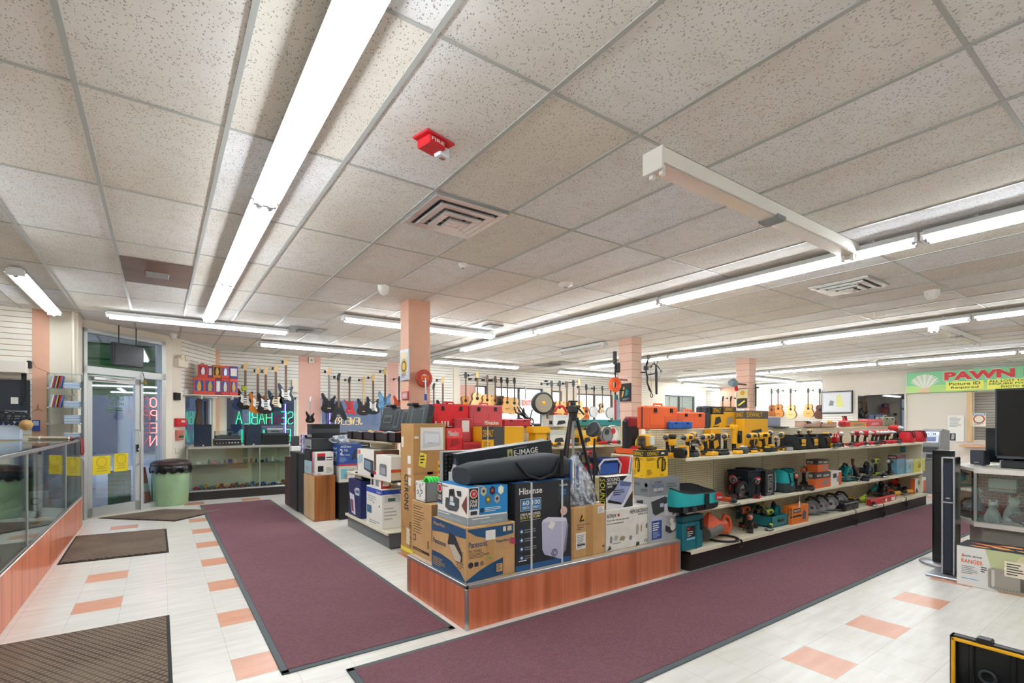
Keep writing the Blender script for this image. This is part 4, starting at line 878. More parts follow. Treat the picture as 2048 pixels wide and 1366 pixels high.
Yf = 3.72; xf0, xf1 = xY(884, Yf), xY(916, Yf)
t = thing('foam_case', 'open case lid with black egg foam behind the vacuum carton', 'case', (xf0, Yf, zH-.1)); hf = zY(884, 903, Yf)-zH+.1; w_ = xf1-xf0+.12
m = M(); m.box(0, 0, 0, w_, .05, hf, silver, .005); m.build('shell', t); m = M(); 
for i in range(6):
    for j in range(9): m.ball((.02+(i+.5)*(w_-.04)/6, -.003, .02+(j+.5)*(hf-.04)/9), .018, black, 8, (1, .8, 1))
m.box(.01, -.004, .01, w_-.01, .0, hf-.01, black); m.build('egg_foam', t)
t2 = thing('microphone', 'silver studio microphone clipped in front of the egg foam', 'microphone', (xf0+.06, Yf-.07, zH+.02)); m = M(); m.cyl((0, 0, 0), (.03, 0, .1), .024, silver); m.cyl((.03, 0, .1), (.045, 0, .15), .024, dgrey); m.build('body', t2); m = M(); m.box(-.05, -.03, -.03, .04, -.027, .05, paper); m.build('tag', t2)
# plastic wrapped item on the tan carton
tx0, ty0, tz = CB['tan'][0], CB['tan'][1], CB['tan'][5]+.002
t = thing('wrapped_keyboards', 'clear plastic bag of grey and blue parts standing on the tan carton', 'bag', (tx0+.02, ty0+.12, tz)); hh_ = zY(1146, 912, ty0+.12)-tz; wW = xY(1208, ty0)-tx0
m = M(); m.box(0, -.06, 0, wW*.8, .1, .09, dgrey, .01); 
for k in range(7): m.box(.03+.03*k, -.05+.004*k, .1, .05+.03*k, .08, hh_*(.95-.05*k), (mat('#3f62a8'), white, silver)[k % 3], .004)
m.build('contents', t)
m = M(); q = random.Random(5); vs = []; n_, k_ = 24, 10
for i in range(k_):
    s = i/(k_-1); wv = (wW*(.52+.02*i) if i < 4 else wW*(.58-.085*(i-3)))
    for j in range(n_):
        a = 2*math.pi*j/n_; rr = .9+.2*q.random(); vs.append((wW*.45-.03*s+wv*math.cos(a)*rr*.95, .02+.12*(1.15-s)*math.sin(a)*rr, .004+hh_*s*1.02))
m.add(vs, [(i*n_+j, i*n_+(j+1) % n_, (i+1)*n_+(j+1) % n_, (i+1)*n_+j) for i in range(k_-1) for j in range(n_)]+[tuple((k_-1)*n_+j for j in range(n_))], m_plastic_wrap(), True); m.build('plastic_film', t)
# work light on the inflator carton
t = thing('work_light', 'yellow work light with square lens on top of the yellow inflator carton', 'work light', (B3[0]+.12, B3[1]+.1, ztd+.002), .15)
m = M(); m.box(-.085, -.05, .02, .085, .05, .15, yel, .022); m.box(-.075, -.058, .035, .075, -.045, .14, yel, .008)
for k in range(8): m.box(-.1, -.052, .04+.013*k, -.088, .04, .046+.013*k, dgrey)
m.build('body', t); m = M(); m.box(-.02, -.064, .045, .065, -.056, .13, mat('#dfe6ea', .1), .004); m.build('lens', t)
m = M(); m.tube([(-.08, -.02, .09), (-.13, -.04, .08), (-.14, -.05, .03), (-.08, -.06, .012), (.09, -.06, .012)], .014, black); m.box(-.06, -.05, 0, .07, .05, .022, black, .006); m.build('stand', t)
# ================================================================ tool builders
def cr(pts, n=5):
    out = []; k = len(pts)
    for i in range(k):
        a, b, c, d = [Vector(pts[(i+j-1) % k]) for j in range(4)]
        for s in range(n):
            t = s/n; out.append(tuple(.5*((2*b)+(c-a)*t+(2*a-5*b+4*c-d)*t*t+(3*b-a-3*c+d)*t**3)))
    return out
XZ = Matrix.Rotation(math.radians(90), 4, 'X')          # draws XY outlines in the XZ plane, thickness along -Y..0
def plate(m, pts, y0, y1, mm, m2=None):
    T0 = m.T; m.T = T0 @ XZ; m.prism(pts, -y1, -y0, mm, m2=m2); m.T = T0
PRO = {}
def drill(c, c2=black, ck=dgrey, long=0, key=None, nz=steel):
    k = ('drill', c, ck, long)
    if k in PRO: return PRO[k], True
    t = thing('cordless_drill', '', 'power drill'); PRO[k] = t
    m = M(); m.tube([(.105, 0, .195), (.09, 0, .197), (.02, 0, .197), (-.04, 0, .195), (-.055, 0, .195)], [.024, .034, .036, .034, .026], c, 14); m.box(-.03, -.02, .15, .06, .02, .19, c, .01); m.box(.055, -.03, .172, .108, .03, .216, c2, .01); m.box(-.02, -.037, .18, .05, -.03, .212, c2, .004); m.build('housing', t)
    m = M(); m.tube([(.01, 0, .17), (.02, 0, .13), (.03, 0, .085), (.03, 0, .05)], [.022, .018, .019, .026], c2, 10); m.box(-.022, -.008, .125, -.004, .008, .16, c2, .004); m.build('grip', t)
    m = M(); m.tube([(-.05, 0, .195), (-.07, 0, .195), (-.095-long, 0, .195), (-.115-long, 0, .195)], [.026, .027, .02, .01], ck, 12); m.cyl((-.112-long, 0, .195), (-.135-long, 0, .195), .005, nz, 8); m.torus((-.058, 0, .195), .027, .004, nz, 'x', 14, 5); m.build('chuck', t)
    m = M(); m.box(-.05, -.038, .0, .075, .038, .034, c, .008); m.box(-.045, -.036, .03, .07, .036, .054, c2, .006); m.box(-.052, -.02, .01, -.048, .02, .03, c2); m.build('battery_pack', t)
    return t, False
def csaw(c, g=silver, key=None):
    k = ('csaw', c, g)
    if k in PRO: return PRO[k], True
    t = thing('circular_saw', '', 'power saw'); PRO[k] = t
    arc = [(.098*math.cos(a), .098*math.sin(a)) for a in [math.pi*i/14-.25 for i in range(0, 18)]]+[(.06*math.cos(a), .06*math.sin(a)) for a in [math.pi*i/14-.25 for i in range(17, -1, -1)]]
    m = M(); m.T = Matrix.Translation((0, 0, .095)); plate(m, arc, -.03, .012, g); plate(m, [(.098*math.cos(a), .098*math.sin(a)) for a in [math.pi*i/14-.25 for i in range(0, 18)]], -.0, .012, g); m.build('blade_guard', t)
    m = M(); m.T = Matrix.Translation((0, 0, .095)); plate(m, [((.088 if i % 2 else .082)*math.cos(math.pi*i/24), (.088 if i % 2 else .082)*math.sin(math.pi*i/24)) for i in range(48)], -.016, -.013, steel); m.cyl((0, -.03, 0), (0, -.012, 0), .018, dgrey); m.build('blade', t)
    m = M(); m.box(-.14, -.06, .018, .14, .1, .024, g, .002); m.box(-.14, -.06, .018, -.13, .1, .034, g); m.build('base_plate', t)
    m = M(); m.cyl((.0, .01, .1), (0, .12, .1), .042, c, 16); m.box(-.03, .02, .13, .06, .07, .19, c, .015); m.build('motor_housing', t)
    m = M(); m.tube([(-.05, .04, .18), (.0, .04, .225), (.07, .04, .215), (.12, .04, .16), (.1, .04, .1)], .016, black, 8); m.build('handle', t)
    return t, False
def grinder(c):
    k = ('grinder', c)
    if k in PRO: return PRO[k], True
    t = thing('angle_grinder', '', 'power grinder'); PRO[k] = t
    m = M(); m.tube([(-.1, 0, .05), (-.02, 0, .05), (.08, 0, .045), (.16, 0, .04)], [.03, .032, .028, .034], c, 12); m.build('housing', t)
    m = M(); m.tube([(-.15, 0, .055), (-.13, 0, .055), (-.09, 0, .052)], [.02, .034, .031], dgrey, 12); m.box(-.165, -.03, .0, -.11, .03, .03, steel, .006); m.build('gear_head', t)
    m = M(); m.cyl((-.14, 0, .018), (-.14, 0, .024), .062, mat('#7d7a72'), 20); m.build('disc', t)
    return t, False
def recip(c):
    k = ('recip', c)
    if k in PRO: return PRO[k], True
    t = thing('reciprocating_saw', '', 'power saw'); PRO[k] = t
    m = M(); m.tube([(-.12, 0, .07), (-.04, 0, .075), (.06, 0, .08), (.1, 0, .09)], [.03, .038, .04, .03], c, 12); m.build('housing', t)
    m = M(); m.tube([(-.24, 0, .055), (-.18, 0, .06), (-.11, 0, .07)], [.016, .024, .032], black, 10); m.build('nose', t)
    m = M(); m.tube([(.08, 0, .11), (.16, 0, .13), (.21, 0, .09), (.2, 0, .03), (.12, 0, .03), (.06, 0, .06)], .018, c, 8); m.box(.16, -.035, .0, .24, .035, .05, black, .008); m.build('handle', t)
    m = M(); m.box(-.34, -.001, .046, -.22, .001, .062, steel); m.build('blade', t)
    return t, False
def toolbag(c, c2, W=.3, D=.2, H=.2, sag=.02):
    k = ('bag', c, W, H)
    if k in PRO: return PRO[k], True
    t = thing('tool_bag', '', 'tool bag'); PRO[k] = t; n = 24; q = random.Random(int(W*1000))
    def ringp(s, z): return [((W/2*s)*math.copysign(abs(math.cos(2*math.pi*i/n))**.45, math.cos(2*math.pi*i/n))+q.uniform(-.006, .006), (D/2*s)*math.copysign(abs(math.sin(2*math.pi*i/n))**.45, math.sin(2*math.pi*i/n)), z+(sag*math.cos(4*math.pi*i/n) if z > H*.9 else 0)) for i in range(n)]
    rs = [ringp(.96, 0), ringp(1, .03), ringp(1, H*.45), ringp(.97, H*.75), ringp(.9, H)]
    m = M(); vs = sum(rs[:3], []); m.add(vs, [(i*n+j, i*n+(j+1) % n, (i+1)*n+(j+1) % n, (i+1)*n+j) for i in range(2) for j in range(n)]+[tuple(range(n-1, -1, -1))], c2, True); m.build('base', t)
    m = M(); vs = sum(rs[2:], []); m.add(vs, [(i*n+j, i*n+(j+1) % n, (i+1)*n+(j+1) % n, (i+1)*n+j) for i in range(2) for j in range(n)], c, True); m.build('fabric_body', t)
    m = M(); m.add(ringp(.88, H*.86), [tuple(range(n))], black); m.tube([tuple(p) for p in ringp(.9, H+.003)], .006, black, 6, closed=True); m.build('rim', t)
    m = M(); m.tube([(-W*.25, -D*.47, H*.9), (-W*.15, -D*.55, H*.5), (W*.15, -D*.55, H*.5), (W*.25, -D*.47, H*.9)], .008, black, 6); m.box(-W*.12, -D*.53, H*.3, W*.12, -D*.49, H*.6, c, .004); m.build('front_pocket', t)
    return t, False
CNT = {}
def put(fn, args, px, Y, z, lab, cat=None, group=None, rz=0, s=1, tilt=0, flip=1):
    t, used = fn(*args); x = xY(px, Y)
    if used: t = dup(t)
    t.location = (x, Y, z); t.rotation_euler = (0, tilt, rz); t.scale = (s*flip, s, s) if flip == 1 else (s, s, s)
    if flip == -1: t.rotation_euler = (0, tilt, rz+math.pi)
    t['label'] = lab
    if group: t['group'] = group
    return t
ZT, ZM, ZD, ZC = 1.1135, .5865, .2015, 1.3985
# ---- top shelf, yellow tools
YD = [(1334, 3.36, .1), (1374, 3.2, -.2), (1410, 3.17, -.1), (1450, 3.22, .1), (1503, 3.16, -.3), (1524, 3.2, -.6), (1563, 3.2, 0)]
for i, (px, Y, rz) in enumerate(YD):
    put(drill, (yel,), px, Y, ZT, 'yellow drill, %s from the left of the upright ones on the top shelf' % ORD[i], group='yellow drills on the top tool shelf', rz=rz+.35, s=1.02)
t = thing('hand_torch', 'yellow torch with black handle standing between the first two yellow drills', 'torch', (xY(1345, 3.2), 3.2, ZT))
m = M(); m.box(-.045, -.04, 0, .045, .04, .05, yel, .01); m.tube([(0, 0, .05), (0, 0, .12)], .02, black); m.build('handle', t); m = M(); m.box(-.035, -.03, .12, .035, .03, .19, yel, .01); m.lathe([(.03, .19), (.04, .205), (.04, .235), (.001, .236)], black, 16); m.build('lamp_head', t)
t = thing('battery_charger', 'black square charger with yellow side under the second yellow drill', 'charger', (xY(1361, 3.12), 3.12, ZT), .2)
m = M(); m.box(-.06, -.05, 0, .04, .05, .1, black, .012); m.build('body', t); m = M(); m.box(.04, -.05, 0, .1, .05, .12, yel, .008); m.build('side_panel', t); m = M(); m.torus((-.01, -.055, .05), .035, .008, dgrey, 'y', 16, 6); m.build('dial', t)
put(grinder, (yel,), 1398, 3.3, ZT+.06, 'yellow angle grinder lying on tools behind the third yellow drill', rz=.3, tilt=.3)
put(csaw, (yel, yel), 1508, 3.38, ZT, 'yellow circular saw behind the fifth yellow drill', rz=.2)
t = thing('nail_gun', 'yellow nail gun standing behind the fourth yellow drill', 'nail gun', (xY(1468, 3.38), 3.38, ZT)); m = M(); m.tube([(0, 0, .1), (0, 0, .3)], [.03, .045], yel, 12); m.box(-.06, -.03, .27, .05, .03, .33, yel, .012); m.build('body', t); m = M(); m.box(-.02, -.02, 0, .02, .02, .1, black, .006); m.build('nose', t); m = M(); m.tube([(.03, 0, .24), (.11, 0, .2), (.12, 0, .1)], .02, black); m.build('grip', t)
for i, (px, Y, w_) in enumerate(((1445, 3.11, .09), (1475, 3.12, .06), (1428, 3.14, .06))):
    t = thing('tool_battery', ('round black battery and cord below the fourth yellow drill', 'small yellow and black battery right of the fourth yellow drill', 'small yellow battery left of the fourth yellow drill')[i], 'battery', (xY(px, Y), Y, ZT)); m = M(); m.box(-w_, -.04, 0, w_, .04, .045, black if i == 0 else yel, .014); m.build('case', t); m = M(); m.box(-w_*.7, -.03, .044, w_*.7, .03, .065, black, .008); m.build('terminal', t)
for i, px in enumerate((1487, 1543)):
    t = thing('tool_battery', ('black and grey battery stack left of the fifth yellow drill', 'black tool battery left of the last upright yellow drill')[i], 'battery', (xY(px, 3.14), 3.14, ZT)); m = M(); m.box(-.05, -.04, 0, .05, .04, .06, dgrey, .01); m.build('case', t); m = M(); m.box(-.04, -.03, .06, .04, .03, .09, (silver, yel)[i], .01); m.build('terminal', t)
ybag = mat('#202327', .8, var=.1, bump=.2)
for i, (px, w_) in enumerate(((1587, .3), (1612, .32), (1639, .3))):
    t, u = toolbag(ybag, ybag, w_, .22, .17)
    if u: t = dup(t)
    t.location = (xY(px, 3.22), 3.22, ZT); t['label'] = 'black tool bag with yellow patch, %s from the left on the top tool shelf' % ORD[i]; t['group'] = 'black and yellow tool bags'
    m = M(); m.box(-.04, -.125, .05, .07, -.118, .14, yel, .004); m.build('patch', t, 'yellow patch')
put(drill, (yel,), 1598, 3.2, ZT+.09, 'yellow drill lying in the first black tool bag', rz=.3, s=.75)
put(drill, (yel,), 1618, 3.18, ZT+.09, 'yellow drill lying in the second black tool bag', rz=.2, s=.75)
put(drill, (yel, black, dgrey), 1655, 3.2, ZT, 'last yellow drill on the top tool shelf, right of the black bags', rz=.9, s=.95)
put(grinder, (yel,), 1662, 3.1, ZT, 'yellow angle grinder lying right of the black bags', rz=.9, s=.8)
# red tools
t = thing('jobsite_radio', 'small red and grey tool charger, first red item on the top tool shelf', 'charger', (xY(1671, 3.15), 3.15, ZT)); m = M(); m.box(-.07, -.06, 0, .07, .06, .07, dgrey, .015); m.build('base', t); m = M(); m.box(-.05, -.04, .07, .05, .04, .15, red, .012); m.build('battery', t); m = M(); m.tube([(-.04, 0, .15), (-.04, 0, .19), (.04, 0, .19), (.04, 0, .15)], .01, red); m.build('handle', t)
RD = [(1682, .5), (1705, .3), (1717, .9), (1733, 1.2), (1748, 1.2), (1756, 1.3), (1764, 1.1), (1770, 1.3), (1778, 1.2)]
for i, (px, rz) in enumerate(RD):
    put(drill, (red, black, silver), px, 3.2+.05*(i % 3 == 1), ZT, 'red driver, %s from the left of the upright ones on the top shelf' % ORD[i], group='red drivers on the top tool shelf', rz=rz, s=1.0)
put(drill, (red, black, silver), 1793, 3.2, ZT, 'tall red driver with bright head, left of the two red bags', rz=1.0, s=1.35)
for i, px in enumerate((1698, 1724, 1742, 1785)):
    put(grinder, (red,), px, 3.1, ZT, 'red grinder lying flat, %s from the left on the top shelf' % ORD[i], group='red grinders lying flat', rz=.6+.3*i, s=.8)
for i, px in enumerate((1814, 1837)):
    t, u = toolbag(red, red, .26, .2, .18)
    if u: t = dup(t)
    t.location = (xY(px, 3.2), 3.2, ZT); t['label'] = ('red tool bag, left of the pair at the end of the top shelf', 'red tool bag at the very end of the top shelf beside the cash machine')[i]
# ---- on the cap of the shelving
YC = 3.53
def case(lab, px0, px1, py0, z, Y, c, D=.14, group=None, name='tool_case', word=None, wc=white, hd=True, wrect=(.1, .1, .6, .35), z2=None):
    x0, x1 = xY(px0, Y), xY(px1, Y); zt_ = (z2 if z2 else zY((px0+px1)/2, py0, Y)); W, H = x1-x0, zt_-z
    t = thing(name, lab, 'case', (x0, Y, z), 0, group); m = M(); b = min(.03, H*.2)
    m.box(0, 0, 0, W, D*.48, H, c, b*.6); m.box(0, D*.52, 0, W, D, H, c, b*.6); m.box(.01, D*.45, .01, W-.01, D*.55, H-.01, dgrey)
    for i in range(2): m.box(W*(.1+.45*i), -.004, H*.15, W*(.42+.45*i), 0, H*.6, c, .004)
    if word: m.face((0, -.006, 0), (1, 0, 0), (0, 0, 1), W, H).txt(word, *wrect, wc)
    m.build('shell', t)
    if hd: m = M(); m.tube([(W*.36, D*.5, H-.01), (W*.38, D*.5, H+.025), (W*.62, D*.5, H+.025), (W*.64, D*.5, H-.01)], .011, c if c != yel else black, 8); m.build('handle', t)
    for i in range(2):
        m = M(); x = W*(.22+.5*i); m.box(x, -.012, H*.72, x+W*.08, .0, H*.9, black if c not in (red,) else c, .003); m.build('latch', t)
    return t
case('large orange plastic case standing at the left end of the long tool shelving', 1293, 1357, 807, ZC, YC-.04, mat('#f26a35', .45), .14, z2=ZC+.25)
case('lower orange case right of the large orange case', 1357, 1412, 824, ZC, YC, mat('#ee6a3a', .45), .12)
case('blue level case with white ring mark in front of the orange cases', 1340, 1386, 843, ZC, YC-.09, blue, .05, hd=False)
case('dark rounded instrument case left of the yellow cartons', 1411, 1424, 812, ZC, YC, mat('#3a4048', .5), .14, hd=False)
def gcart(lab, px0, px1, py0, py1, z, Y, c, c2, word=None, D=.14, name='tool_carton', side=None, wc=None, hband=.3, pic=dgrey, fitx=None, group=None):
    x0, x1 = xY(px0, Y), xY(px1, Y); zt_ = zY(px0, py0, Y) if py0 else z+py1
    def deco(m, L):
        f = m.boxface(L, 'front'); f.rect(0, 1-hband, 1, 1, c2).poly([(.2, .15), (.3, .5), (.7, .55), (.8, .3), (.5, .2)], pic, 2).lines(.1, .04, .9, .14, 1, c2, 2)
        if word: f.txt(word, .1, 1-hband*.8, .75, 1-hband*.2, wc or white, 3)
        f = m.boxface(L, 'left'); f.rect(0, 1-hband, 1, 1, c2).rect(.2, .2, .8, .5, pic, 2)
        if word: f.txt(word, .1, 1-hband*.8, .9, 1-hband*.25, wc or white, 3)
    return carton(name, lab, (x0, Y, z, x1, Y+D, zt_), c, deco, group=group)
gcart('tall black and yellow tool carton standing on the shelving cap', 1424, 1447, 813, 0, ZC, YC-.02, yel, black, 'DEWALT', wc=yel, hband=.35, D=.1)
gcart('second tall yellow tool carton beside a blade picture on the shelving cap', 1447.5, 1472, 813, 0, ZC, YC-.02, yel, mat('#4a4436'), 'DEWALT', wc=yel, hband=.25, pic=silver, D=.1)
gcart('short black carton with yellow bars behind the fourth yellow drill', 1421, 1442, 858, 0, ZT, 3.38, black, yel, hband=.2, pic=yel, D=.08)
gcart('large yellow drill carton behind the fifth yellow drill', 1488, 1536, 821, 0, ZT, 3.37, yel, mat('#5a5144'), 'DEWALT', wc=yel, hband=.2, D=.11)
gcart('black and white blister pack between the yellow cartons', 1474, 1487, 826, 0, ZC, YC, mat('#cfd4d8'), black, hband=.4, pic=yel, D=.06)
t = thing('laptop', 'open laptop with pale screen on the shelving cap', 'laptop', (xY(1540, YC), YC-.08, ZC)); W = xY(1567, YC)-xY(1540, YC); m = M(); m.box(0, 0, 0, W, .15, .015, dgrey, .004); m.build('keyboard', t); m = M(); m.box(0, .12, .015, W, .135, .15, silver, .004); m.box(.01, .117, .025, W-.01, .12, .14, mat('#a9adc4', .2)); m.build('screen', t)
for k in range(2):
    t = thing('cardboard_tray', ('left open cardboard tray of small tools on the shelving cap', 'right open cardboard tray of small tools on the shelving cap')[k], 'tray', (xY(1601+33*k, YC), YC-.06, ZC)); W = xY(1632+33*k, YC)-xY(1601+33*k, YC); m = M(); c_ = mat('#c4a08c', .7)
    m.box(0, 0, 0, W, .14, .006, c_); m.box(0, 0, 0, W, .005, .055, c_); m.box(0, .135, 0, W, .14, .09, c_); m.box(0, 0, 0, .005, .14, .08, c_); m.box(W-.005, 0, 0, W, .14, .08, c_); m.build('tray', t)
    for j in range(3): m = M(); m.box(.03+W*.3*j, .03, .006, .03+W*.3*j+W*.2, .1, .08+.01*j, (yel, black, white)[(j+k) % 3], .01); m.build('contents', t)
t = thing('grass_trimmer', 'red and black electric saw on the shelving cap', 'power saw', (xY(1683, YC), YC-.02, ZC)); m = M(); m.box(-.05, -.05, 0, .16, .06, .1, red, .02); m.build('housing', t); m = M(); m.tube([(.02, 0, .09), (.03, 0, .16), (.11, 0, .16), (.14, 0, .08)], .018, red); m.box(.02, -.03, .15, .09, .03, .18, black, .008); m.build('handle', t); m = M(); m.box(-.2, -.004, .015, -.04, .004, .055, steel); m.build('guide_bar', t)
gcart('plain orange carton with grey patch on the shelving cap', 1700, 1733, 842, 0, ZC, YC-.02, mat('#dd9a4f'), mat('#7f7d60'), hband=.15, pic=grey)
gcart('glossy red carton on the shelving cap right of the plain orange carton', 1735, 1765, 838, 0, ZC, YC-.02, mat('#d33b45', .3), mat('#e8717a'), hband=.3, pic=mat('#f0a0a0'))
case('olive green ammunition box at the right end of the shelving cap', 1768, 1790, 834, ZC, YC-.04, mat('#8c8f72', .5), .14)
# ---- middle shelf
tl = mat('#17a3a6', .7, var=.06, bump=.15)
t = thing('tool_bag', 'large open teal tool bag hanging over the edge of the middle shelf', 'tool bag', (xY(1356, 2.98), 2.96, .5)); W = xY(1443, 2.98)-xY(1356, 2.98); n = 26
def rg(sx, sy, z, dx=0): return [(W/2+dx+W/2*sx*math.copysign(abs(math.cos(2*math.pi*i/n))**.5, math.cos(2*math.pi*i/n)), .15+.15*sy*math.copysign(abs(math.sin(2*math.pi*i/n))**.5, math.sin(2*math.pi*i/n)), z+.035*math.sin(2*math.pi*i/n)*(z > .2)-.03*math.cos(2*math.pi*i/n)*(z > .2)) for i in range(n)]
q4 = lambda k, o=0: [(i*n+j+o, i*n+(j+1) % n+o, (i+1)*n+(j+1) % n+o, (i+1)*n+j+o) for i in range(k) for j in range(n)]
m = M(); m.add(rg(.9, .9, .088)+rg(.98, 1, .1)+rg(1.02, 1, .15), q4(2)+[tuple(range(n-1, -1, -1))], black, True); m.build('base', t)
m = M(); m.add(rg(1.02, 1, .15)+rg(1.0, .97, .21)+rg(.95, .85, .29), q4(2), tl, True); m.build('fabric_body', t)
m = M(); m.add(rg(.95, .85, .29)+rg(.92, .8, .303)+rg(.86, .72, .25), q4(2)+[tuple(2*n+j for j in range(n))], mat('#15181c', .8), True); m.build('opening', t)
m = M(); m.box(W*.55, -.014, .1, W*.64, 0, .26, black, .004); m.build('webbing', t)
m = M(); m.box(W*.8, -.012, .18, W*.95, -.004, .25, red, .002); m.face((W*.8, -.013, .18), (1, 0, 0), (0, 0, 1), W*.15, .07).txt('Makita', .1, .15, .9, .5, white); m.build('badge', t, 'red and white badge')
for x in (.1, .3): m = M(); m.cyl((W*x, -.02, .12), (W*x, .0, .12), .03, dgrey); m.build('wheel', t)
brn = mat('#5a3a30', .5); orr = mat('#d9562a', .45)
put(drill, (red, black), 1466, 3.25, ZM, 'dark red and black drill left of the circular saw on the middle shelf', rz=.6, s=1.15)
put(grinder, (orr,), 1455, 3.08, ZM, 'orange sander at the front edge of the middle shelf', rz=1.2, s=.9)
put(csaw, (red, dgrey), 1482, 3.2, ZM, 'grey and red circular saw with bare blade on the middle shelf', rz=0, s=1.05)
put(drill, (red, black), 1514, 3.1, ZM, 'bright red drill in front of the black storage bins on the middle shelf', rz=.4, s=1.05)
def bin_(lab, px0, px1, h, Y, z, c, D=.25):
    x0, x1 = xY(px0, Y), xY(px1, Y); W = x1-x0; t = thing('storage_bin', lab, 'bin', (x0, Y, z)); m = M(); T0 = m.T; m.prism([(.02, 0), (W-.02, 0), (W, h*.9), (0, h*.9)], 0, D, c); m2 = M(); 
    m3 = M(); plate(m3, [(.02, 0), (W-.02, 0), (W, h*.88), (0, h*.88)], 0, D, c); m3.build('body', t)
    m = M(); m.box(-.015, -.015, h*.88, W+.015, D+.01, h*.95, c, .006); m.box(W*.4, -.01, h*.95, W*.9, D, h, c, .006); m.build('lid', t)
    m = M(); m.box(W*.2, -.012, h*.55, W*.5, 0, h*.62, grey, .003); m.build('handle', t)
bin_('dark blue-black storage bin with lid on the middle shelf', 1496, 1529, .33, 3.18, ZM, mat('#1d2a38', .5), .25)
def clab(m, L):
    f = m.boxface(L, 'front'); f.rect(.25, .15, .75, .85, silver).rect(.3, .2, .7, .8, black, 2).txt('FLEX', .38, .3, .62, .7, silver, 3, 0, -90); f.lines(.15, .03, .85, .12, 2, silver)
B = (xY(1531, 3.12), 3.12, ZM, xY(1549, 3.12), 3.36, ZM+.3); o = carton('battery_station', 'upright black charging station with silver lettering on the middle shelf', B, black, clab, cat='charger')
m = M(); W = B[3]-B[0]; m.tube([(W+.012, 0, .05), (W+.025, 0, .08), (W+.025, 0, .24), (W+.012, 0, .27)], .006, silver, 6); m.build('handle', o)
t, u = toolbag(tl, mat('#394248', .7), .27, .22, .27); t.location = (xY(1566, 3.2), 3.2, ZM); t['label'] = 'upright teal and grey tool bag in the middle of the middle shelf'
put(drill, (brn, black, orr), 1592, 3.12, ZM, 'brown and orange drill, left of the pair beside the stacked orange cartons', rz=.4, s=1.0)
put(drill, (brn, black, orr), 1607, 3.27, ZM, 'taller brown and orange drill, right of the pair beside the stacked orange cartons', rz=.3, s=1.2)
rf = mat('#e0682c', .5)
def rid(lab, xc, xl, xr, yb, h, z, Y=None, top=mat('#3f3c3a')):
    B = fit(xc, yb, 0, xl, xr, z, Yc=Y); B = (*B[:5], z+h)
    def deco(m, L):
        f = m.boxface(L, 'front'); f.rect(0, .62, 1, 1, top).rect(.05, .68, .4, .94, black, 2).txt('RIDGID', .08, .74, .37, .88, white, 3).poly([(.45, .15), (.6, .5), (.85, .5), (.8, .2)], grey, 2).rect(.5, .7, .9, .85, mat('#a8a49c'), 2)
        f = m.boxface(L, 'left'); f.rect(0, .62, 1, 1, top).txt('RIDGID', .1, .7, .6, .9, white, 3); m.boxface(L, 'top').rect(0, 0, 1, 1, top)
    return carton('tool_carton', lab, B, rf, deco)
rid('wide orange and grey tool carton, bottom of the stack on the middle shelf', 1631, 1617, 1661, 972, .21, ZM, 3.08)
rid('smaller orange tool carton on top of the wide orange and grey carton', 1636, 1612, 1657, 944, .165, ZM+.2115, 3.1)
B = fit(1663, 0, 0, 1661, 1683, ZM, Yc=3.08, ty=.2); carton('tool_carton', 'white and orange tool carton right of the stack on the middle shelf', (*B[:5], ZM+.2), white, lambda m, L: [m.boxface(L, 'front').rect(.7, 0, 1, .9, rf).rect(.15, .55, .5, .85, dgrey).poly([(.5, .3), (.6, .7), (.8, .6), (.7, .2)], grey, 2)])
put(csaw, (teal, teal), 1695, 3.22, ZM, 'teal planer saw right of the white and orange carton', s=1.15)
put(recip, (teal,), 1683, 3.3, ZM+.13, 'teal jig tool lying over the orange carton stack end', s=.7, rz=.2)
put(csaw, (black, dgrey), 1713, 3.2, ZM, 'dark saw with red hub right of the teal planer saw', rz=.3)
t = thing('tripod_stand', 'small silver folding stand in front of the dark saw on the middle shelf', 'stand', (xY(1722, 3.1), 3.1, ZM)); 
for a in (-1, 1): m = M(); m.cyl((a*.17, -.02, .004), (-a*.05, .0, .1), .006, steel, 6); m.build('leg', t)
m = M(); m.tube([(-.02, .02, .08), (-.03, .1, .25), (-.03, .1, .33)], [.016, .02, .024], brn); m.build('handle', t)
put(csaw, (navy, mat('#2f3d4c', .4)), 1738, 3.2, ZM, 'dark blue circular saw left of the lime drill', rz=0, s=1.1)
put(drill, (lime, black), 1750, 3.28, ZM+.02, 'lime green drill on the middle shelf', s=1.15)
put(recip, (dgrey,), 1760, 3.12, ZM, 'black saw lying in front of the lime drill', s=.6)
put(drill, (dgrey, black, silver), 1778, 3.18, ZM, 'black drill with silver nose left of the tall blue carton', s=1.2)
put(grinder, (dgrey,), 1770, 3.08, ZM, 'black grinder lying at the front edge left of the tall blue carton', s=.9, rz=.3)
def bc(lab, xc, xl, xr, h, z, Y, c, c2, word=None, hb=.2, pic=grey): 
    B = fit(xc, 0, 0, xl, xr, z, Yc=Y); B = (*B[:5], z+h)
    def deco(m, L):
        f = m.boxface(L, 'front'); f.rect(0, 1-hb, 1, 1, c2).poly([(.3, .3), (.4, .6), (.7, .6), (.6, .3)], pic, 2)
        f = m.boxface(L, 'left'); f.rect(0, 1-hb, 1, 1, c2).rect(.2, .7, .8, .77, white, 2)
        if word: f.txt(word, .1, 1-hb*.8, .9, 1-hb*.2, white, 3)
    return carton('tool_carton', lab, B, c, deco)
lb = mat('#6aa3bd', .5)
bc('tall blue tool carton with dark red band near the end of the middle shelf', 1794, 1776, 1811, .33, ZM, 3.12, lb, mat('#7a2b35'), 'makita')
bc('pale blue small carton right of the tall blue carton', 1813, 1811, 1826, .24, ZM, 3.1, mat('#9cbfca'), mat('#c9d6da'))
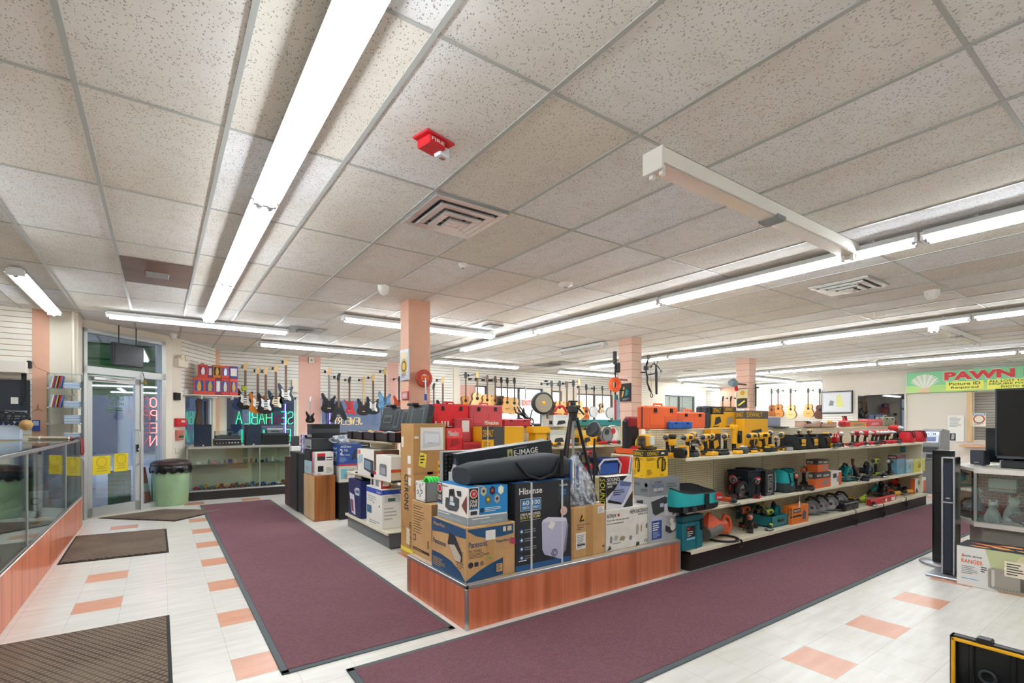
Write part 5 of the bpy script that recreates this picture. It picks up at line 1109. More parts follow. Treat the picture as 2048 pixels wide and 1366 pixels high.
bc('yellow scenic carton at the end of the middle shelf', 1829, 1826, 1850, .24, ZM, 3.08, mat('#d3cf5e'), mat('#dfe08a'), pic=mat('#a89a3a'))
t = bc('dark blue carton standing on top of the tall blue carton', 1811, 1800, 1820, .16, ZM+.331, 3.3, lb, mat('#23303c'), 'makita')
# ---- deck
B = (xY(1366, 3.02), 3.02, ZD, xY(1406, 3.02), 3.34, ZD+.34)
t = thing('cool_box', 'teal hard cool box with dark lid on the lowest shelf beside the plinth', 'cool box', (B[0], B[1], ZD)); W = B[3]-B[0]; c_ = mat('#0e6f7d', .45)
m = M(); m.box(0, 0, 0, W, .32, .27, c_, .012); m.box(W*.62, -.004, .0, W*.66, 0, .26, mat('#0a5560')); f = m.face((0, -.001, 0), (1, 0, 0), (0, 0, 1), W, .27); f.rect(.18, .48, .58, .88, black).rect(.2, .76, .34, .84, red, 2).lines(.2, .5, .5, .72, 3, white, 2).rect(.17, .38, .58, .46, mat('#7fc0e0'), 2); m.build('body', t)
m = M(); m.box(-.008, -.008, .275, W+.008, .328, .34, mat('#10505a', .5), .01); m.build('lid', t); m = M(); m.box(W*.85, -.02, .18, W*.95, 0, .3, black, .004); m.build('latch', t)
t = thing('leaf_blower', 'orange and grey blower saw with black hose on the lowest shelf', 'power tool', (xY(1440, 3.12), 3.12, ZD)); 
m = M(); m.tube([(-.28, .0, .1), (-.1, 0, .12), (.02, 0, .13)], [.075, .07, .06], mat('#6e6a66', .5), 14); m.build('nozzle', t)
m = M(); m.box(-.06, -.06, .06, .1, .06, .2, orr, .03); m.tube([(.04, 0, .18), (.08, 0, .25), (.16, 0, .22), (.2, 0, .12), (.14, 0, .05), (.06, 0, .07)], .022, orr, 10); m.build('housing', t)
m = M(); m.add([(-.3, -.05, .14), (-.05, -.06, .19), (-.02, .08, .23), (-.26, .1, .2), (-.16, .03, .31)], [(0, 1, 4), (1, 2, 4), (2, 3, 4), (3, 0, 4), (3, 2, 1, 0)], orr); m.build('dust_bag', t)
m = M(); m.torus((.0, -.03, .015), .16, .012, black, 'z', 26, 6); m.tube([(.1, -.12, .01), (.14, -.16, .0), (.17, -.165, -.05), (.13, -.16, -.08), (.08, -.16, -.04)], .011, black, 6); m.build('hose', t)
put(drill, (orr, black), 1487, 3.3, ZD, 'orange and black drill behind the orange saw on the lowest shelf', s=1.1)
put(drill, (brn, black, orr), 1500, 3.1, ZD, 'brown drill lying before the lime tools on the lowest shelf', s=.95, rz=.5)
put(recip, (brn,), 1500, 3.2, ZD, 'dark brown saw beside the lime tools on the lowest shelf', s=.6)
for i, (px, Y, s) in enumerate(((1512, 3.36, 1.1), (1524, 3.28, 1.05), (1536, 3.16, .9))):
    put(drill, (lime, black), px, Y, ZD, 'lime green drill, %s from the left on the lowest shelf' % ORD[i], group='lime drills on the lowest shelf', s=s, rz=.8-.4*i)
put(grinder, (lime,), 1541, 3.07, ZD, 'lime green sander at the front of the lowest shelf', s=.8, rz=.4)
t = thing('tool_case', 'open teal tray case with saw and raised lid on the lowest shelf', 'case', (xY(1544, 3.08), 3.08, ZD)); W = xY(1576, 3.08)-xY(1544, 3.08)
m = M(); c_ = mat('#2a7f87', .5); m.box(0, 0, 0, W, .26, .01, c_); m.box(0, 0, 0, W, .012, .13, c_, .003); m.box(0, .25, 0, W, .26, .13, c_); m.box(0, 0, 0, .012, .26, .13, c_); m.box(W-.012, 0, 0, W, .26, .13, c_); m.build('tray', t)
m = M(); plate(m, [(-.28, .1), (-.05, .12), (.28, .36), (-.22, .36)], .27, .3, mat('#14494f', .5)); m.build('lid', t); m = M(); m.box(W*.35, -.02, .06, W*.65, 0, .09, black, .003); m.build('latch', t)
put(csaw, (teal, teal), 1553, 3.22, ZD+.04, 'teal circular saw lying in the open teal tray case', s=.95, rz=.3)
def d_ro(m, L):
    f = m.boxface(L, 'front'); f.rect(.05, .62, .5, .85, black).txt('RIDGID', .09, .67, .46, .8, white, 3).rect(0, .38, .55, .48, black).poly([(.62, .2), (.6, .5), (.72, .72), (.85, .55), (.8, .15)], mat('#5a6a78'), 2)
    f = m.boxface(L, 'left'); f.rect(.75, .35, .95, .85, black).txt('RIDGID', .8, .4, .9, .8, white, 3, 0, -90).rect(.45, .4, .6, .85, mat('#b3521c'), 1)
B = fit(1585, 0, 0, 1567, 1617, ZD, Yc=3.03); carton('tool_carton', 'bright orange power tool carton in the middle of the lowest shelf', (*B[:5], ZD+.225), mat('#ea7a22', .45), d_ro)
for i, px in enumerate((1622, 1640, 1660, 1680)):
    put(csaw, (dgrey, mat('#8c9098', .35, .5)), px, 3.22, ZD, 'grey circular saw, %s from the left in the row on the lowest shelf' % ORD[i], group='grey circular saws in a row', s=1.05, rz=-.7)
case('black case with red and white print on the lowest shelf right of the grey saws', 1690, 1718, 0, ZD, 3.05, mat('#1c1c20', .4), .22, hd=False, z2=ZD+.11)
put(recip, (lime,), 1722, 3.22, ZD, 'lime green saw right of the black case on the lowest shelf', s=.9)
put(grinder, (lime,), 1742, 3.06, ZD, 'lime and white cutter hanging at the front edge of the lowest shelf', s=.8, rz=.7)
put(recip, (teal,), 1746, 3.36, ZD+.06, 'teal reciprocating saw lying across tools on the lowest shelf', s=1.0, tilt=-.15)
t = thing('spirit_level', 'long red level case at the front of the lowest shelf', 'level', (xY(1742, 3.03), 3.03, ZD)); W = xY(1792, 3.03)-xY(1742, 3.03); m = M(); m.box(0, 0, 0, W, .06, .09, red, .008); f = m.face((0, -.001, 0), (1, 0, 0), (0, 0, 1), W, .09); f.rect(.55, .1, .62, .7, white).rect(.8, .1, .95, .7, white); m.build('body', t)
put(csaw, (black, dgrey), 1767, 3.3, ZD, 'black saw behind the long red level case', s=1.1)
put(recip, (red,), 1787, 3.42, ZD+.08, 'red saw with loop handle near the end of the lowest shelf', s=1.1, flip=1)
for i, (px, Y) in enumerate(((1790, 3.2), (1815, 3.15))): put(grinder, (yel,), px, Y, ZD, 'yellow grinder, %s of two near the end of the lowest shelf' % ('left', 'right')[i], s=1.1)
B = fit(1830, 0, 0, 1821, 1852, ZD, Yc=3.1); carton('tool_carton', 'white and orange tool carton at the far end of the lowest shelf', (*B[:5], ZD+.26), white, lambda m, L: [m.boxface(L, 'front').rect(.75, 0, 1, .8, rf).rect(.3, .55, .6, .85, dgrey).poly([(.0, .0), (.1, .4), (.3, .1)], navy, 2), m.boxface(L, 'left').rect(0, 0, 1, 1, rf)])
for i, (px, Y, c_) in enumerate(((1712, 2.96, black), (1767, 2.96, black), (1813, 2.97, black))):
    t = thing('dangling_lead', ('black cord hanging off the lowest shelf under the black case', 'black looped cord hanging below the red level case', 'black cord bundle hanging at the end of the lowest shelf')[i], 'cord', (xY(px, Y), Y, 0)); m = M(); m.tube([(0, .03, .23), (0, 0, .22), (0, -.0, .1), (.02, 0, .03)], .005, c_, 6); m.build('cord', t)
    m = M(); m.torus((.0, 0, .06+.06*(i == 2)), .05, .007, c_, 'y', 18, 6); m.torus((.02, .005, .07+.06*(i == 2)), .04, .006, c_, 'y', 18, 6); m.build('coil', t)
# ================================================================ guitars
STRAT = cr([(-.02, 0), (.09, .012), (.155, .07), (.15, .15), (.115, .22), (.125, .29), (.15, .36), (.12, .385), (.075, .33), (.03, .305), (-.03, .305), (-.07, .35), (-.12, .43), (-.155, .42), (-.15, .34), (-.12, .25), (-.14, .17), (-.165, .09), (-.11, .02)])
PG = cr([(.0, .12), (.09, .07), (.105, .12), (.07, .2), (.085, .3), (.03, .29), (-.03, .29), (-.09, .33), (-.08, .24), (-.085, .16)], 4)
VEE = [(0, .40), (.05, .38), (.19, .02), (.13, -.02), (0.0, .14), (-.11, -.07), (-.18, -.03), (-.05, .38)]
EXPL = [(-.14, .40), (-.04, .33), (.04, .33), (.11, .37), (.085, .22), (.17, -.02), (.05, .03), (-.11, .04), (-.045, .2)]
ACO = cr([(0, 0), (.13, .02), (.195, .11), (.17, .21), (.125, .28), (.14, .36), (.11, .43), (.04, .46), (-.04, .46), (-.11, .43), (-.14, .36), (-.125, .28), (-.17, .21), (-.195, .11), (-.13, .02)])
VIO = cr([(0, 0), (.1, .02), (.13, .1), (.08, .17), (.085, .22), (.11, .29), (.06, .36), (-.06, .36), (-.11, .29), (-.085, .22), (-.08, .17), (-.13, .1), (-.1, .02)])
maple, rose = mat('#d8b070', .4), mat('#6a4a34', .45)
def guitar(lab, px, yt, yb, Y, outline, c, name='electric_guitar', pgc=None, neck=rose, head=maple, th=.04, aco=False, group=None, L=None, nb=.3, X_=None, rz=0, tilt=0, hook=True, cat='guitar', neckw=.022):
    """total height 1 m before scaling; hangs by the headstock"""
    x = xY(px, Y); z1, z0 = zY(px, yt, Y), zY(px, yb, Y); s = (z1-z0)/1.0
    t = thing(name, lab, cat, (x, Y, z0), rz, group); t.scale = (s, s, s); t.rotation_euler = (0, tilt, rz)
    bt = max(p[1] for p in outline)
    m = M(); plate(m, outline, -th, 0, c, m2=(mat('#8a5a34', .4) if aco else None)); m.build('body', t)
    if pgc: m = M(); plate(m, PG, -th-.004, -th, pgc); m.build('pickguard', t)
    if aco:
        m = M(); T0 = m.T; m.T = Matrix.Translation((0, -th, bt*.66)) @ XZ; m.lathe([(.045, 0), (.045, .003), (.001, .003)], mat('#221813'), 20); m.T = T0; m.build('sound_hole', t)
        m = M(); m.box(-.07, -th-.01, bt*.27, .07, -th, bt*.3, rose, .003); m.build('bridge', t)
    else:
        m = M(); m.box(-.04, -th-.012, .09, .04, -th, .12, chrome, .003); m.build('bridge', t)
        m = M(); 
        for zz in (.15, .2, .25): m.box(-.035, -th-.009, zz, .035, -th, zz+.018, black if pgc else dgrey, .003)
        m.build('pickups', t)
    m = M(); m.box(-neckw, -th-.014, bt*.78 if aco else .27, neckw, -th+.004, .83, neck, .004); m.build('neck', t)
    m = M(); T0 = m.T; hp = [(-.022, .82), (-.042, .88), (-.03, .99), (.03, .99), (.042, .88), (.022, .82)] if aco else [(-.022, .82), (-.04, .87), (-.03, .94), (.0, 1.0), (.05, .99), (.03, .9), (.022, .82)]
    plate(m, hp, -th-.006, -th+.008, head)
    for i in range(6): m.cyl((-.05 if (i % 2 and aco) or not aco else .05, -th, .86+.02*i*.8), (-.03 if (i % 2 and aco) or not aco else .03, -th, .86+.02*i*.8), .006, chrome, 6)
    m.build('headstock', t)
    if hook:
        m = M(); yo = (YB-Y)/s if Y < YB else .1
        m.box(-.02, min(yo, .5)-.03, .9, .02, min(yo, .5), .96, black); m.tube([(0, min(yo, .5), .93), (0, -th+.01, .93)], .007, black, 6); m.build('hanger', t)
    return t
wpg, cpg = mat('#e6e6e0', .35), mat('#e2d8b8', .35)
sb = mat('#1c1e24', .15); GY = 12.1
guitar('black electric guitar with white pickguard, first from the left on the back wall', 490, 725, 819, GY, STRAT, sb, pgc=wpg)
guitar('sunburst orange electric guitar with white pickguard, second from the left on the back wall', 515, 732, 827, GY-.05, STRAT, mat('#d07a22', .2), pgc=wpg)
guitar('dark electric guitar with pearly white pickguard, third from the left on the back wall', 531, 733, 828, GY-.1, STRAT, sb, pgc=mat('#dfe6ea', .2))
guitar('blue-black electric guitar with cream pickguard, fourth from the left on the back wall', 551, 728, 822, GY, STRAT, mat('#12344a', .15), pgc=cpg)
guitar('dark swirled electric guitar with white pickguard, hung highest beside the pink column', 571, 715, 808, GY, STRAT, mat('#26334a', .15, var=.5, scale=9), pgc=wpg)
m = M(); m.tube([(-.03, 0, 0), (.03, 0, .0), (.035, 0, .1), (-.035, 0, .1)], .02, mat('#a8b832'), 6, closed=True); m.box(-.05, -.02, 0, .05, .02, .1, mat('#a8b832', .7), .02); m.build('green_cloth', label='yellow green cloth tied round the neck of the first hanging guitar', cat='cloth', loc=(xY(488, GY-.06), GY-.06, zY(488, 782, GY)))
guitar('black electric guitar with maple headstock, first right of the pink column', 657, 735, 826, GY, STRAT, sb, pgc=None, neck=mat('#7a7a78'))
guitar('black pointed V-shaped electric guitar right of the pink column', 676, 746, 840, GY, VEE, mat('#26282e', .2), head=black)
guitar('red angular electric guitar with black headstock', 698, 753, 829, GY, EXPL, red, head=black)
guitar('black electric guitar with pale bare neck', 726, 753, 831, GY, STRAT, mat('#1a1412', .4), neck=maple, head=maple)
guitar('dark electric guitar with white pickguard left of the blue swirled one', 745, 748, 829, GY, STRAT, mat('#2a3038', .2), pgc=wpg)
guitar('blue and white swirled electric guitar beside the narrow column', 769, 735, 820, GY, STRAT, mat('#5f8fb5', .2, var=.6, scale=12), neck=rose)
guitar('red and black electric guitar just left of the orange pillar', 797, 752, 822, GY, STRAT, mat('#b53a22', .2), neck=black, head=black)
guitar('electric guitar with black headstock just right of the orange pillar', 866, 766, 842, GY, STRAT, mat('#2a2a2c', .3), head=black)
guitar('electric guitar with maple headstock behind the red cases', 884, 753, 836, GY, STRAT, sb, pgc=wpg)
nat, nat2 = mat('#dfae6a', .3, var=.05), mat('#e8c084', .3, var=.05)
A = [(928, 744, 820, 'small sunburst acoustic guitar, first from the left over the red cases', VIO, mat('#c07a2c', .3), black), (951, 743, 821, 'pale classical guitar, second from the left over the red cases', ACO, nat2, maple), (971, 750, 822, 'natural acoustic guitar with brown neck, third over the red cases', ACO, nat, rose), (987, 752, 823, 'natural acoustic guitar leaning right, fourth over the red cases', ACO, nat, rose), (999, 754, 824, 'black acoustic guitar, fifth over the red cases', ACO, sb, black), (1011, 755, 827, 'honey acoustic guitar behind the large pale one', ACO, nat, black), (1025, 755, 829, 'large pale acoustic guitar left of the round yellow lamp', ACO, nat2, black),
     (1099, 761, 838, 'black edged acoustic guitar, first right of the round lamp', ACO, mat('#4a4138', .3), black), (1115, 761, 838, 'honey acoustic guitar, second right of the round lamp', ACO, nat, black), (1129, 763, 840, 'acoustic guitar with brown headstock, third right of the round lamp', ACO, nat, rose), (1142, 760, 838, 'tall narrow acoustic guitar behind the camera tripod', ACO, nat, black), (1153, 758, 838, 'acoustic guitar with pale headstock right of the camera tripod', ACO, nat2, maple), (1168, 768, 840, 'orange violin-shaped instrument right of the tripod', VIO, mat('#c9642a', .3), black),
     (1201, 772, 827, 'small pale ukulele between the two banjos', VIO, mat('#d8c8a0', .4), dgrey)]
for i, (px, a, b, lab, ol, c, h_) in enumerate(A):
    guitar(lab, px, a, b, GY-.1*(i % 3), ol, c, 'acoustic_guitar' if ol is ACO else 'small_guitar', th=.09, aco=True, head=h_, neck=rose)
for px, a, b, lab in ((1185, 772, 836, 'white-faced banjo, left of the two by the windows'), (1218, 773, 838, 'white-faced banjo, right of the two beside the brick-pattern pillar')):
    Y = GY; x = xY(px, Y); z1, z0 = zY(px, a, Y), zY(px, b, Y); s = z1-z0; t = thing('banjo', lab, 'banjo', (x, Y, z0)); t.scale = (s, s, s)
    m = M(); m.T = Matrix.Translation((0, 0, .19)) @ XZ; m.lathe([(.17, 0), (.18, .02), (.18, .07), (.17, .075)], steel, 28); m.build('rim', t); m = M(); m.T = Matrix.Translation((0, 0, .19)) @ XZ; m.lathe([(.165, .076), (.001, .078)], mat('#d9dcda', .5), 28); m.build('head_skin', t)
    m = M(); m.box(-.018, -.08, .34, .018, -.06, .84, rose); m.build('neck', t); m = M(); plate(m, [(-.02, .83), (-.035, .9), (-.02, .99), (.02, .99), (.035, .9), (.02, .83)], -.08, -.065, black); m.build('headstock', t); m = M(); m.box(-.02, (YB-GY)/s-.03, .9, .02, (YB-GY)/s, .95, black); m.tube([(0, (YB-GY)/s, .93), (0, -.065, .93)], .007, black, 6); m.build('hanger', t)
GX = 20.3
for i, (px, a, b, lab) in enumerate(((1546, 777, 838, 'small brown acoustic guitar, leftmost of the far right guitars'), (1559, 777, 835, 'orange acoustic guitar, second of the far right guitars'), (1584, 777, 837, 'pale acoustic guitar, third of the far right guitars'), (1619, 776, 835, 'yellow acoustic guitar, fourth of the far right guitars'), (1641, 777, 838, 'dark acoustic guitar seen edge on beside the framed picture'))):
    p1, p0 = onX(px, a, GX), onX(px, b, GX); s = p1[2]-p0[2]; t = guitar(lab, 500, 700, 700+996*s/(GY/ray(500, 700)[1]), GY, ACO, (mat('#9a5a2c', .3), mat('#c9823e', .3), nat2, nat, mat('#5a3020', .3))[i], 'acoustic_guitar', th=.09, aco=True, head=black)
    t.location = p0; t.scale = (s*(.85 if i else .7), s, s); t.rotation_euler = (0, 0, -math.pi/2+(.2 if i == 4 else 0))
for px, a in ((1447, 792), (1463, 792)):
    p1, p0 = onX(px, a, 20.3), onX(px, 852, 20.3); s = p1[2]-p0[2]; t = guitar('dark bass guitar far back, %s of the two on the alcove slatwall' % ('left' if px < 1450 else 'right'), 500, 700, 700+996*s/(GY/ray(500, 700)[1]), GY, STRAT, black, 'bass_guitar', head=black); t.location = p0; t.scale = (s, s, s); t.rotation_euler = (0, 0, -math.pi/2)
t = guitar('small black toy guitar standing on stereo units before the pink column', 620, 793, 846, 8.1, STRAT, mat('#24201f', .2), neck=silver, head=white, hook=False); t['category'] = 'guitar'
for i in range(5):
    px = 938+13*i+(100 if i > 3 else 0); m = M(); m.box(-.03, -.12, 0, .03, 0, .05, black, .006); m.build('guitar_hanger', label='empty black hanger between guitar necks', cat='hanger', group='empty guitar hangers', loc=(xY(px, YB), YB-.003, zY(px, 760+i, YB)))
# ================================================================ back display case and what stands on it
cx0, cx1, cy = xY(373, 11.05), 2.75, 11.05
t = thing('display_case', 'long glass display case with black base under the guitars', 'display case', (cx0, cy, 0)); W = cx1-cx0; D_ = .48
m = M(); m.box(0, .02, 0, W, D_, .16, kick); m.build('base', t); m = M(); m.box(0, 0, .16, W, D_, .19, alu, .003); m.build('deck', t)
m = M(); m.box(0, 0, .97, W, .025, 1.01, alu, .003); m.box(0, 0, .97, .02, D_, 1.01, alu); m.box(0, 0, .19, .02, .02, .97, alu); m.box(W*.52, 0, .19, W*.52+.02, .02, .97, alu); m.box(W-.02, 0, .19, W, .02, .97, alu); m.build('frame', t)
m = M(); m.box(.02, .004, .19, W-.02, .009, .97, GL); m.build('front_glass', t); m = M(); m.box(.0, .02, 1.0, W, D_, 1.01, shelf_m); m.build('top', t)
m = M(); m.box(.01, D_-.02, .19, W, D_-.01, .97, mat('#dcd6b8', .5)); m.build('back_panel', t); m = M(); m.box(.02, .1, .66, W-.02, D_-.02, .667, GL); m.build('glass_shelf', t)
tc = [red, mat('#a8782c'), blue, mat('#b9413a'), teal, dgrey, white, mat('#6a7f3a'), yel]
for i in range(18):
    px = 392+10.3*i; x = xY(px, 11.2); c_ = tc[(i*4+i//3) % 9]; t = thing('toy_car', 'small %s toy vehicle, %s from the left on the case deck' % (['red', 'tan', 'blue', 'brick red', 'teal', 'dark', 'white', 'olive', 'yellow'][(i*4+i//3) % 9], ORD[i]), 'toy', (x, 11.17+.05*(i % 3), .1915), .5*math.sin(i*2.1), 'toy vehicles on the case deck')
    m = M(); m.box(-.06, -.025, .012, .06, .025, .04, c_, .008); m.box(-.03, -.022, .035, .03+.01*(i % 2), .022, .06+.012*(i % 3), c_, .008); m.build('body', t); m = M()
    for a in (-.035, .035): m.cyl((a, -.027, .014), (a, .027, .014), .014, rubber, 8)
    m.build('axles', t)
for i in range(16):
    px = 392+5+10.5*i; x = xY(px, 11.3); h_ = (.05, .08, .1, .07)[i % 4]; m = M(); c_ = (white, black, red, silver, blue, dgrey, mat('#3f7f78'))[i*3 % 7]
    if i % 3: m.lathe([(.018, 0), (.02, .01), (.02, h_*.6), (.008, h_*.8), (.009, h_)], c_, 10)
    else: m.box(-.04, -.02, 0, .04, .02, h_*.8, c_, .006)
    m.build('trinket', label='small %s trinket, %s from the left on the case glass shelf' % (['white', 'black', 'red', 'silver', 'blue', 'dark grey', 'teal'][i*3 % 7], ORD[i]), cat='trinket', group='trinkets on the case glass shelf', loc=(x, 11.27+.04*(i % 2), .6685))
def onc(px, Y=11.22): return xY(px, Y)
for i, (a, b) in enumerate(((389, 423), (491, 523))):
    x0, x1 = onc(a), onc(b); W = x1-x0; hh_ = zY(400, 849, 11.22)-1.012; t = thing('loudspeaker', ('dark square loudspeaker on the case, left of the turntable', 'dark square loudspeaker on the case, right of the turntable')[i], 'speaker', (x0, 11.2, 1.012)); m = M(); m.box(0, 0, 0, W, .25, hh_, mat('#1c2228', .6), .006); m.build('cabinet', t)
    m = M(); m.box(.012, -.006, .035, W-.012, 0, hh_-.012, mat('#1b2a3e', .8)); m.torus((W/2, -.006, hh_*.38), W*.24, .008, navy, 'y', 24, 5); m.face((W*.45, -.001, .01), (1, 0, 0), (0, 0, 1), W*.1, .02).rect(0, 0, 1, 1, white); m.build('grille', t)
x0, x1 = onc(428), onc(483); W = x1-x0
t = thing('stereo_receiver', 'wide stereo receiver with silver knobs under the turntable', 'receiver', (x0, 11.2, 1.012)); m = M(); m.box(0, 0, .012, W, .3, .13, mat('#5a3a28', .5), .004); m.box(.01, -.006, .02, W-.01, 0, .12, black, .003); m.build('cabinet', t)
for i in range(8): m = M(); m.cyl((W*(.1+.11*i), -.006, .055 if i < 4 else .06), (W*(.1+.11*i), -.022, .055 if i < 4 else .06), .009 if i < 4 else .015, silver, 12); m.build('knob', t)
m = M(); m.box(.01, -.008, .118, W-.01, 0, .128, silver); m.build('trim_strip', t)
t = thing('turntable', 'turntable with clear dust cover standing on the stereo receiver', 'turntable', (x0+.02, 11.2, 1.143)); m = M(); m.box(0, 0, 0, W-.04, .28, .07, dgrey, .006); m.build('plinth', t); m = M(); m.cyl((W*.4, .14, .07), (W*.4, .14, .085), .12, black, 28); m.build('platter', t); m = M(); m.tube([(W*.75, .22, .09), (W*.75, .12, .1), (W*.6, .06, .09)], .005, silver, 6); m.build('tone_arm', t)
m = M()
for q in ((0, 0, .07, W-.04, .004, .16), (0, 0, .07, .004, .28, .16), (W-.044, 0, .07, W-.04, .28, .16), (0, 0, .156, W-.04, .28, .16)): m.box(*q, GL)
m.build('dust_cover', t)
x0, x1 = onc(524), onc(578); W = x1-x0; t = thing('guitar_amplifier', 'wide black amplifier at the right end of the display case', 'amplifier', (x0, 11.2, 1.012)); m = M(); m.box(0, 0, 0, W, .25, .24, mat('#22262b', .7), .012); m.build('cabinet', t); m = M(); m.box(.02, -.005, .02, W-.02, 0, .2, mat('#15181b', .9)); m.build('grille', t)
gcart('small grey box with silver lid on top of the wide black amplifier', 534, 566, 0, .1, 1.2525, 11.22, mat('#5f676c'), silver, name='equipment_box')
# figurine boxes on the wall shelf
sx0, sx1, SY, SZ = xY(366, 11.42), xY(478, 11.42), 11.2, zY(420, 790, 11.3)
sx0 = max(sx0, .36)
t = thing('wall_shelf', 'white wall shelf carrying colourful figurine boxes', 'shelf', (sx0, SY, SZ-.02)); W = sx1-sx0; m = M(); m.add([(0, .18, 0), (0, 0, 0), (W, 0, 0), (W, .34, 0), (.12, .34, 0), (0, .18, .02), (0, 0, .02), (W, 0, .02), (W, .34, .02), (.12, .34, .02)], [(4, 3, 2, 1, 0), (5, 6, 7, 8, 9), (0, 1, 6, 5), (1, 2, 7, 6), (2, 3, 8, 7), (3, 4, 9, 8), (4, 0, 5, 9)], mat('#d8d0c4', .5)); m.build('board', t)
m = M(); m.box(W*.3, .05, -.06, W*.33, .33, 0, white); m.build('bracket', t); m = M(); m.box(W*.85, .05, -.06, W*.88, .33, 0, white); m.build('bracket', t)
FB = [(387, 431, 757, 789, '#c8452f', '#2848a0'), (431, 442, 757, 789, '#7a2840', '#b9c8e0'), (442, 459, 764, 790, '#b93a2c', '#224a92'), (459, 476, 765, 791, '#c94a3a', '#2a4aa0')]
FB2 = [(396, 416, 732, 757, '#cf4436', '#8a2a50'), (416, 425, 734, 757, '#6a2a5a', '#9aa8c8'), (421, 443, 731, 757, '#c9702a', '#1c1c1c'), (443, 459, 739, 764, '#c94436', '#3a5aa8'), (459, 476, 740, 765, '#4a3a7a', '#c8d0e0')]
n = 0
for row, lst in ((0, FB), (1, FB2)):
    for (a, b, c, d, c1, c2) in lst:
        x0, x1 = xY(a, SY+.02)+.002, xY(b, SY+.02)-.002; h_ = (d-c)*10.2/996; z_ = SZ+.001+row*.332
        if a == 421: x0 = xY(426, SY+.02)
        hh_ = .33 if row == 0 else h_*.95
        def df(m, L):
            f = m.boxface(L, 'front'); k = max(1, round((L[3])/.2))
            for i in range(k): f.rect((i+.12)/k, .2, (i+.88)/k, .82, mat(c2), 1).poly([((i+.35)/k, .22), ((i+.3)/k, .5), ((i+.42)/k, .78), ((i+.6)/k, .78), ((i+.7)/k, .5), ((i+.65)/k, .22)], (mat('#d9c9a8'), mat('#c9a23a'), white)[n % 3], 2)
        n += 1
        carton('figurine_box', '%s figurine box, %s of the %s row on the wall shelf' % (('red and blue', 'purple', 'orange and black')[n % 3] if row else ('wide red and blue', 'dark red', 'red and blue', 'red and blue bordered')[n-1], ORD[n-1 if not row else n-5], 'lower' if not row else 'upper'), (x0, SY+.02, z_, x1, SY+.18, z_+hh_), mat(c1), df)
# pier fittings (diagonal wall)
dv = (Vector(D2)-Vector(D1)).normalized(); nv = Vector((dv.y, -dv.x))
def diag(px, py):
    a = ray(px, py); # solve D1 + s dv = t a
    det = a[0]*(-dv.y)+a[1]*dv.x; t_ = (D1[0]*(-dv.y)+D1[1]*dv.x)/det; return a[0]*t_, a[1]*t_, H_EYE+a[2]*t_
def ondiag(name, lab, cat, px0, py0, px1, py1, d, c, extra=None, group=None):
    p, q = diag(px0, py1), diag(px1, py0); W = math.hypot(q[0]-p[0], q[1]-p[1]); H = q[2]-p[2]; t = thing(name, lab, cat, (p[0]+nv.x*.003, p[1]+nv.y*.003, p[2]), ang2, group)
    m = M(); m.box(0, -d, 0, W, 0, H, c, .006); m.build('housing', t)
    if extra: extra(t, W, H, d)
    return t
def em(t, W, H, d):
    for k in (.28, .72): m = M(); m.cyl((W*k, -d*.5, H), (W*k, -d-.03, H+.02), .05, cream, 14); m.build('lamp', t)
ondiag('emergency_light', 'cream twin-lamp emergency light on the pier by the door', 'emergency light', 347, 720, 366, 732, .09, cream, em)
def al(t, W, H, d): m = M(); m.box(W*.35, -d-.005, H*.5, W*.75, -d, H*.8, mat('#e8b8a8')); m.build('display', t)
ondiag('alarm_box', 'red alarm panel on the pier by the door', 'alarm panel', 348, 837, 366, 853, .07, red, al)
ondiag('wall_box', 'small black box high on the pier by the door', 'switch box', 346, 786, 356, 800, .05, black)
def sw(t, W, H, d): m = M(); m.box(W*.1, -d-.01, H*.2, W*.9, -d, H*.45, mat('#2f6a44'), .004); m.build('upper_part', t)
ondiag('key_rack', 'small red and white rack below the red alarm panel', 'rack', 350, 860, 362, 880, .05, mat('#c9746a'), sw)
ondiag('outlet_plate', 'beige double socket plate low on the pier', 'socket', 350, 895, 359, 907, .01, cream)
t = thing('monitor_speaker', 'oval white speaker with black ring hung on the diagonal slatwall', 'speaker', tuple(Vector(diag(381, 739))+Vector((nv.x*.22, nv.y*.22, 0))), .12); m = M(); m.T = XZ; m.prism(cr([(0, -.16), (.09, -.12), (.105, .02), (.07, .13), (0, .165), (-.07, .13), (-.105, .02), (-.09, -.12)]), -.14, 0, white, True); m.build('cabinet', t)
m = M(); m.torus((0, -.003, .0), .06, .01, black, 'y', 26, 6); m.torus((0, -.003, .1), .022, .006, black, 'y', 18, 6); m.cyl((0, -.0, -.11), (0, -.008, -.11), .015, black); m.build('driver_rings', t)
m = M(); m.cyl((0, .13, 0), (0, .24, 0), .03, black); m.build('mount', t)
t = thing('boots', 'brown guitar-shaped cloth hanging before the diagonal window', 'cloth', tuple(Vector(diag(383, 852))+Vector((nv.x*.12, nv.y*.12, 0))), ang2); m = M(); plate(m, cr([(-.1, 0), (.08, -.02), (.12, .12), (.07, .3), (.09, .5), (.0, .52), (-.09, .48), (-.06, .25), (-.13, .1)]), -.03, 0, mat('#4a3328', .7)); m.build('cloth', t); t.name = 'hanging_cloth'
m = M(); m.tube([(0, 0, .5), (0, -.0, .56), (.0, .1, .57)], .004, black); m.build('hook', t)
ondiag('guitar_strap', 'thin dark strap hanging at the corner window', 'strap', 408, 802, 411, 850, .03, mat('#3a1a20'))
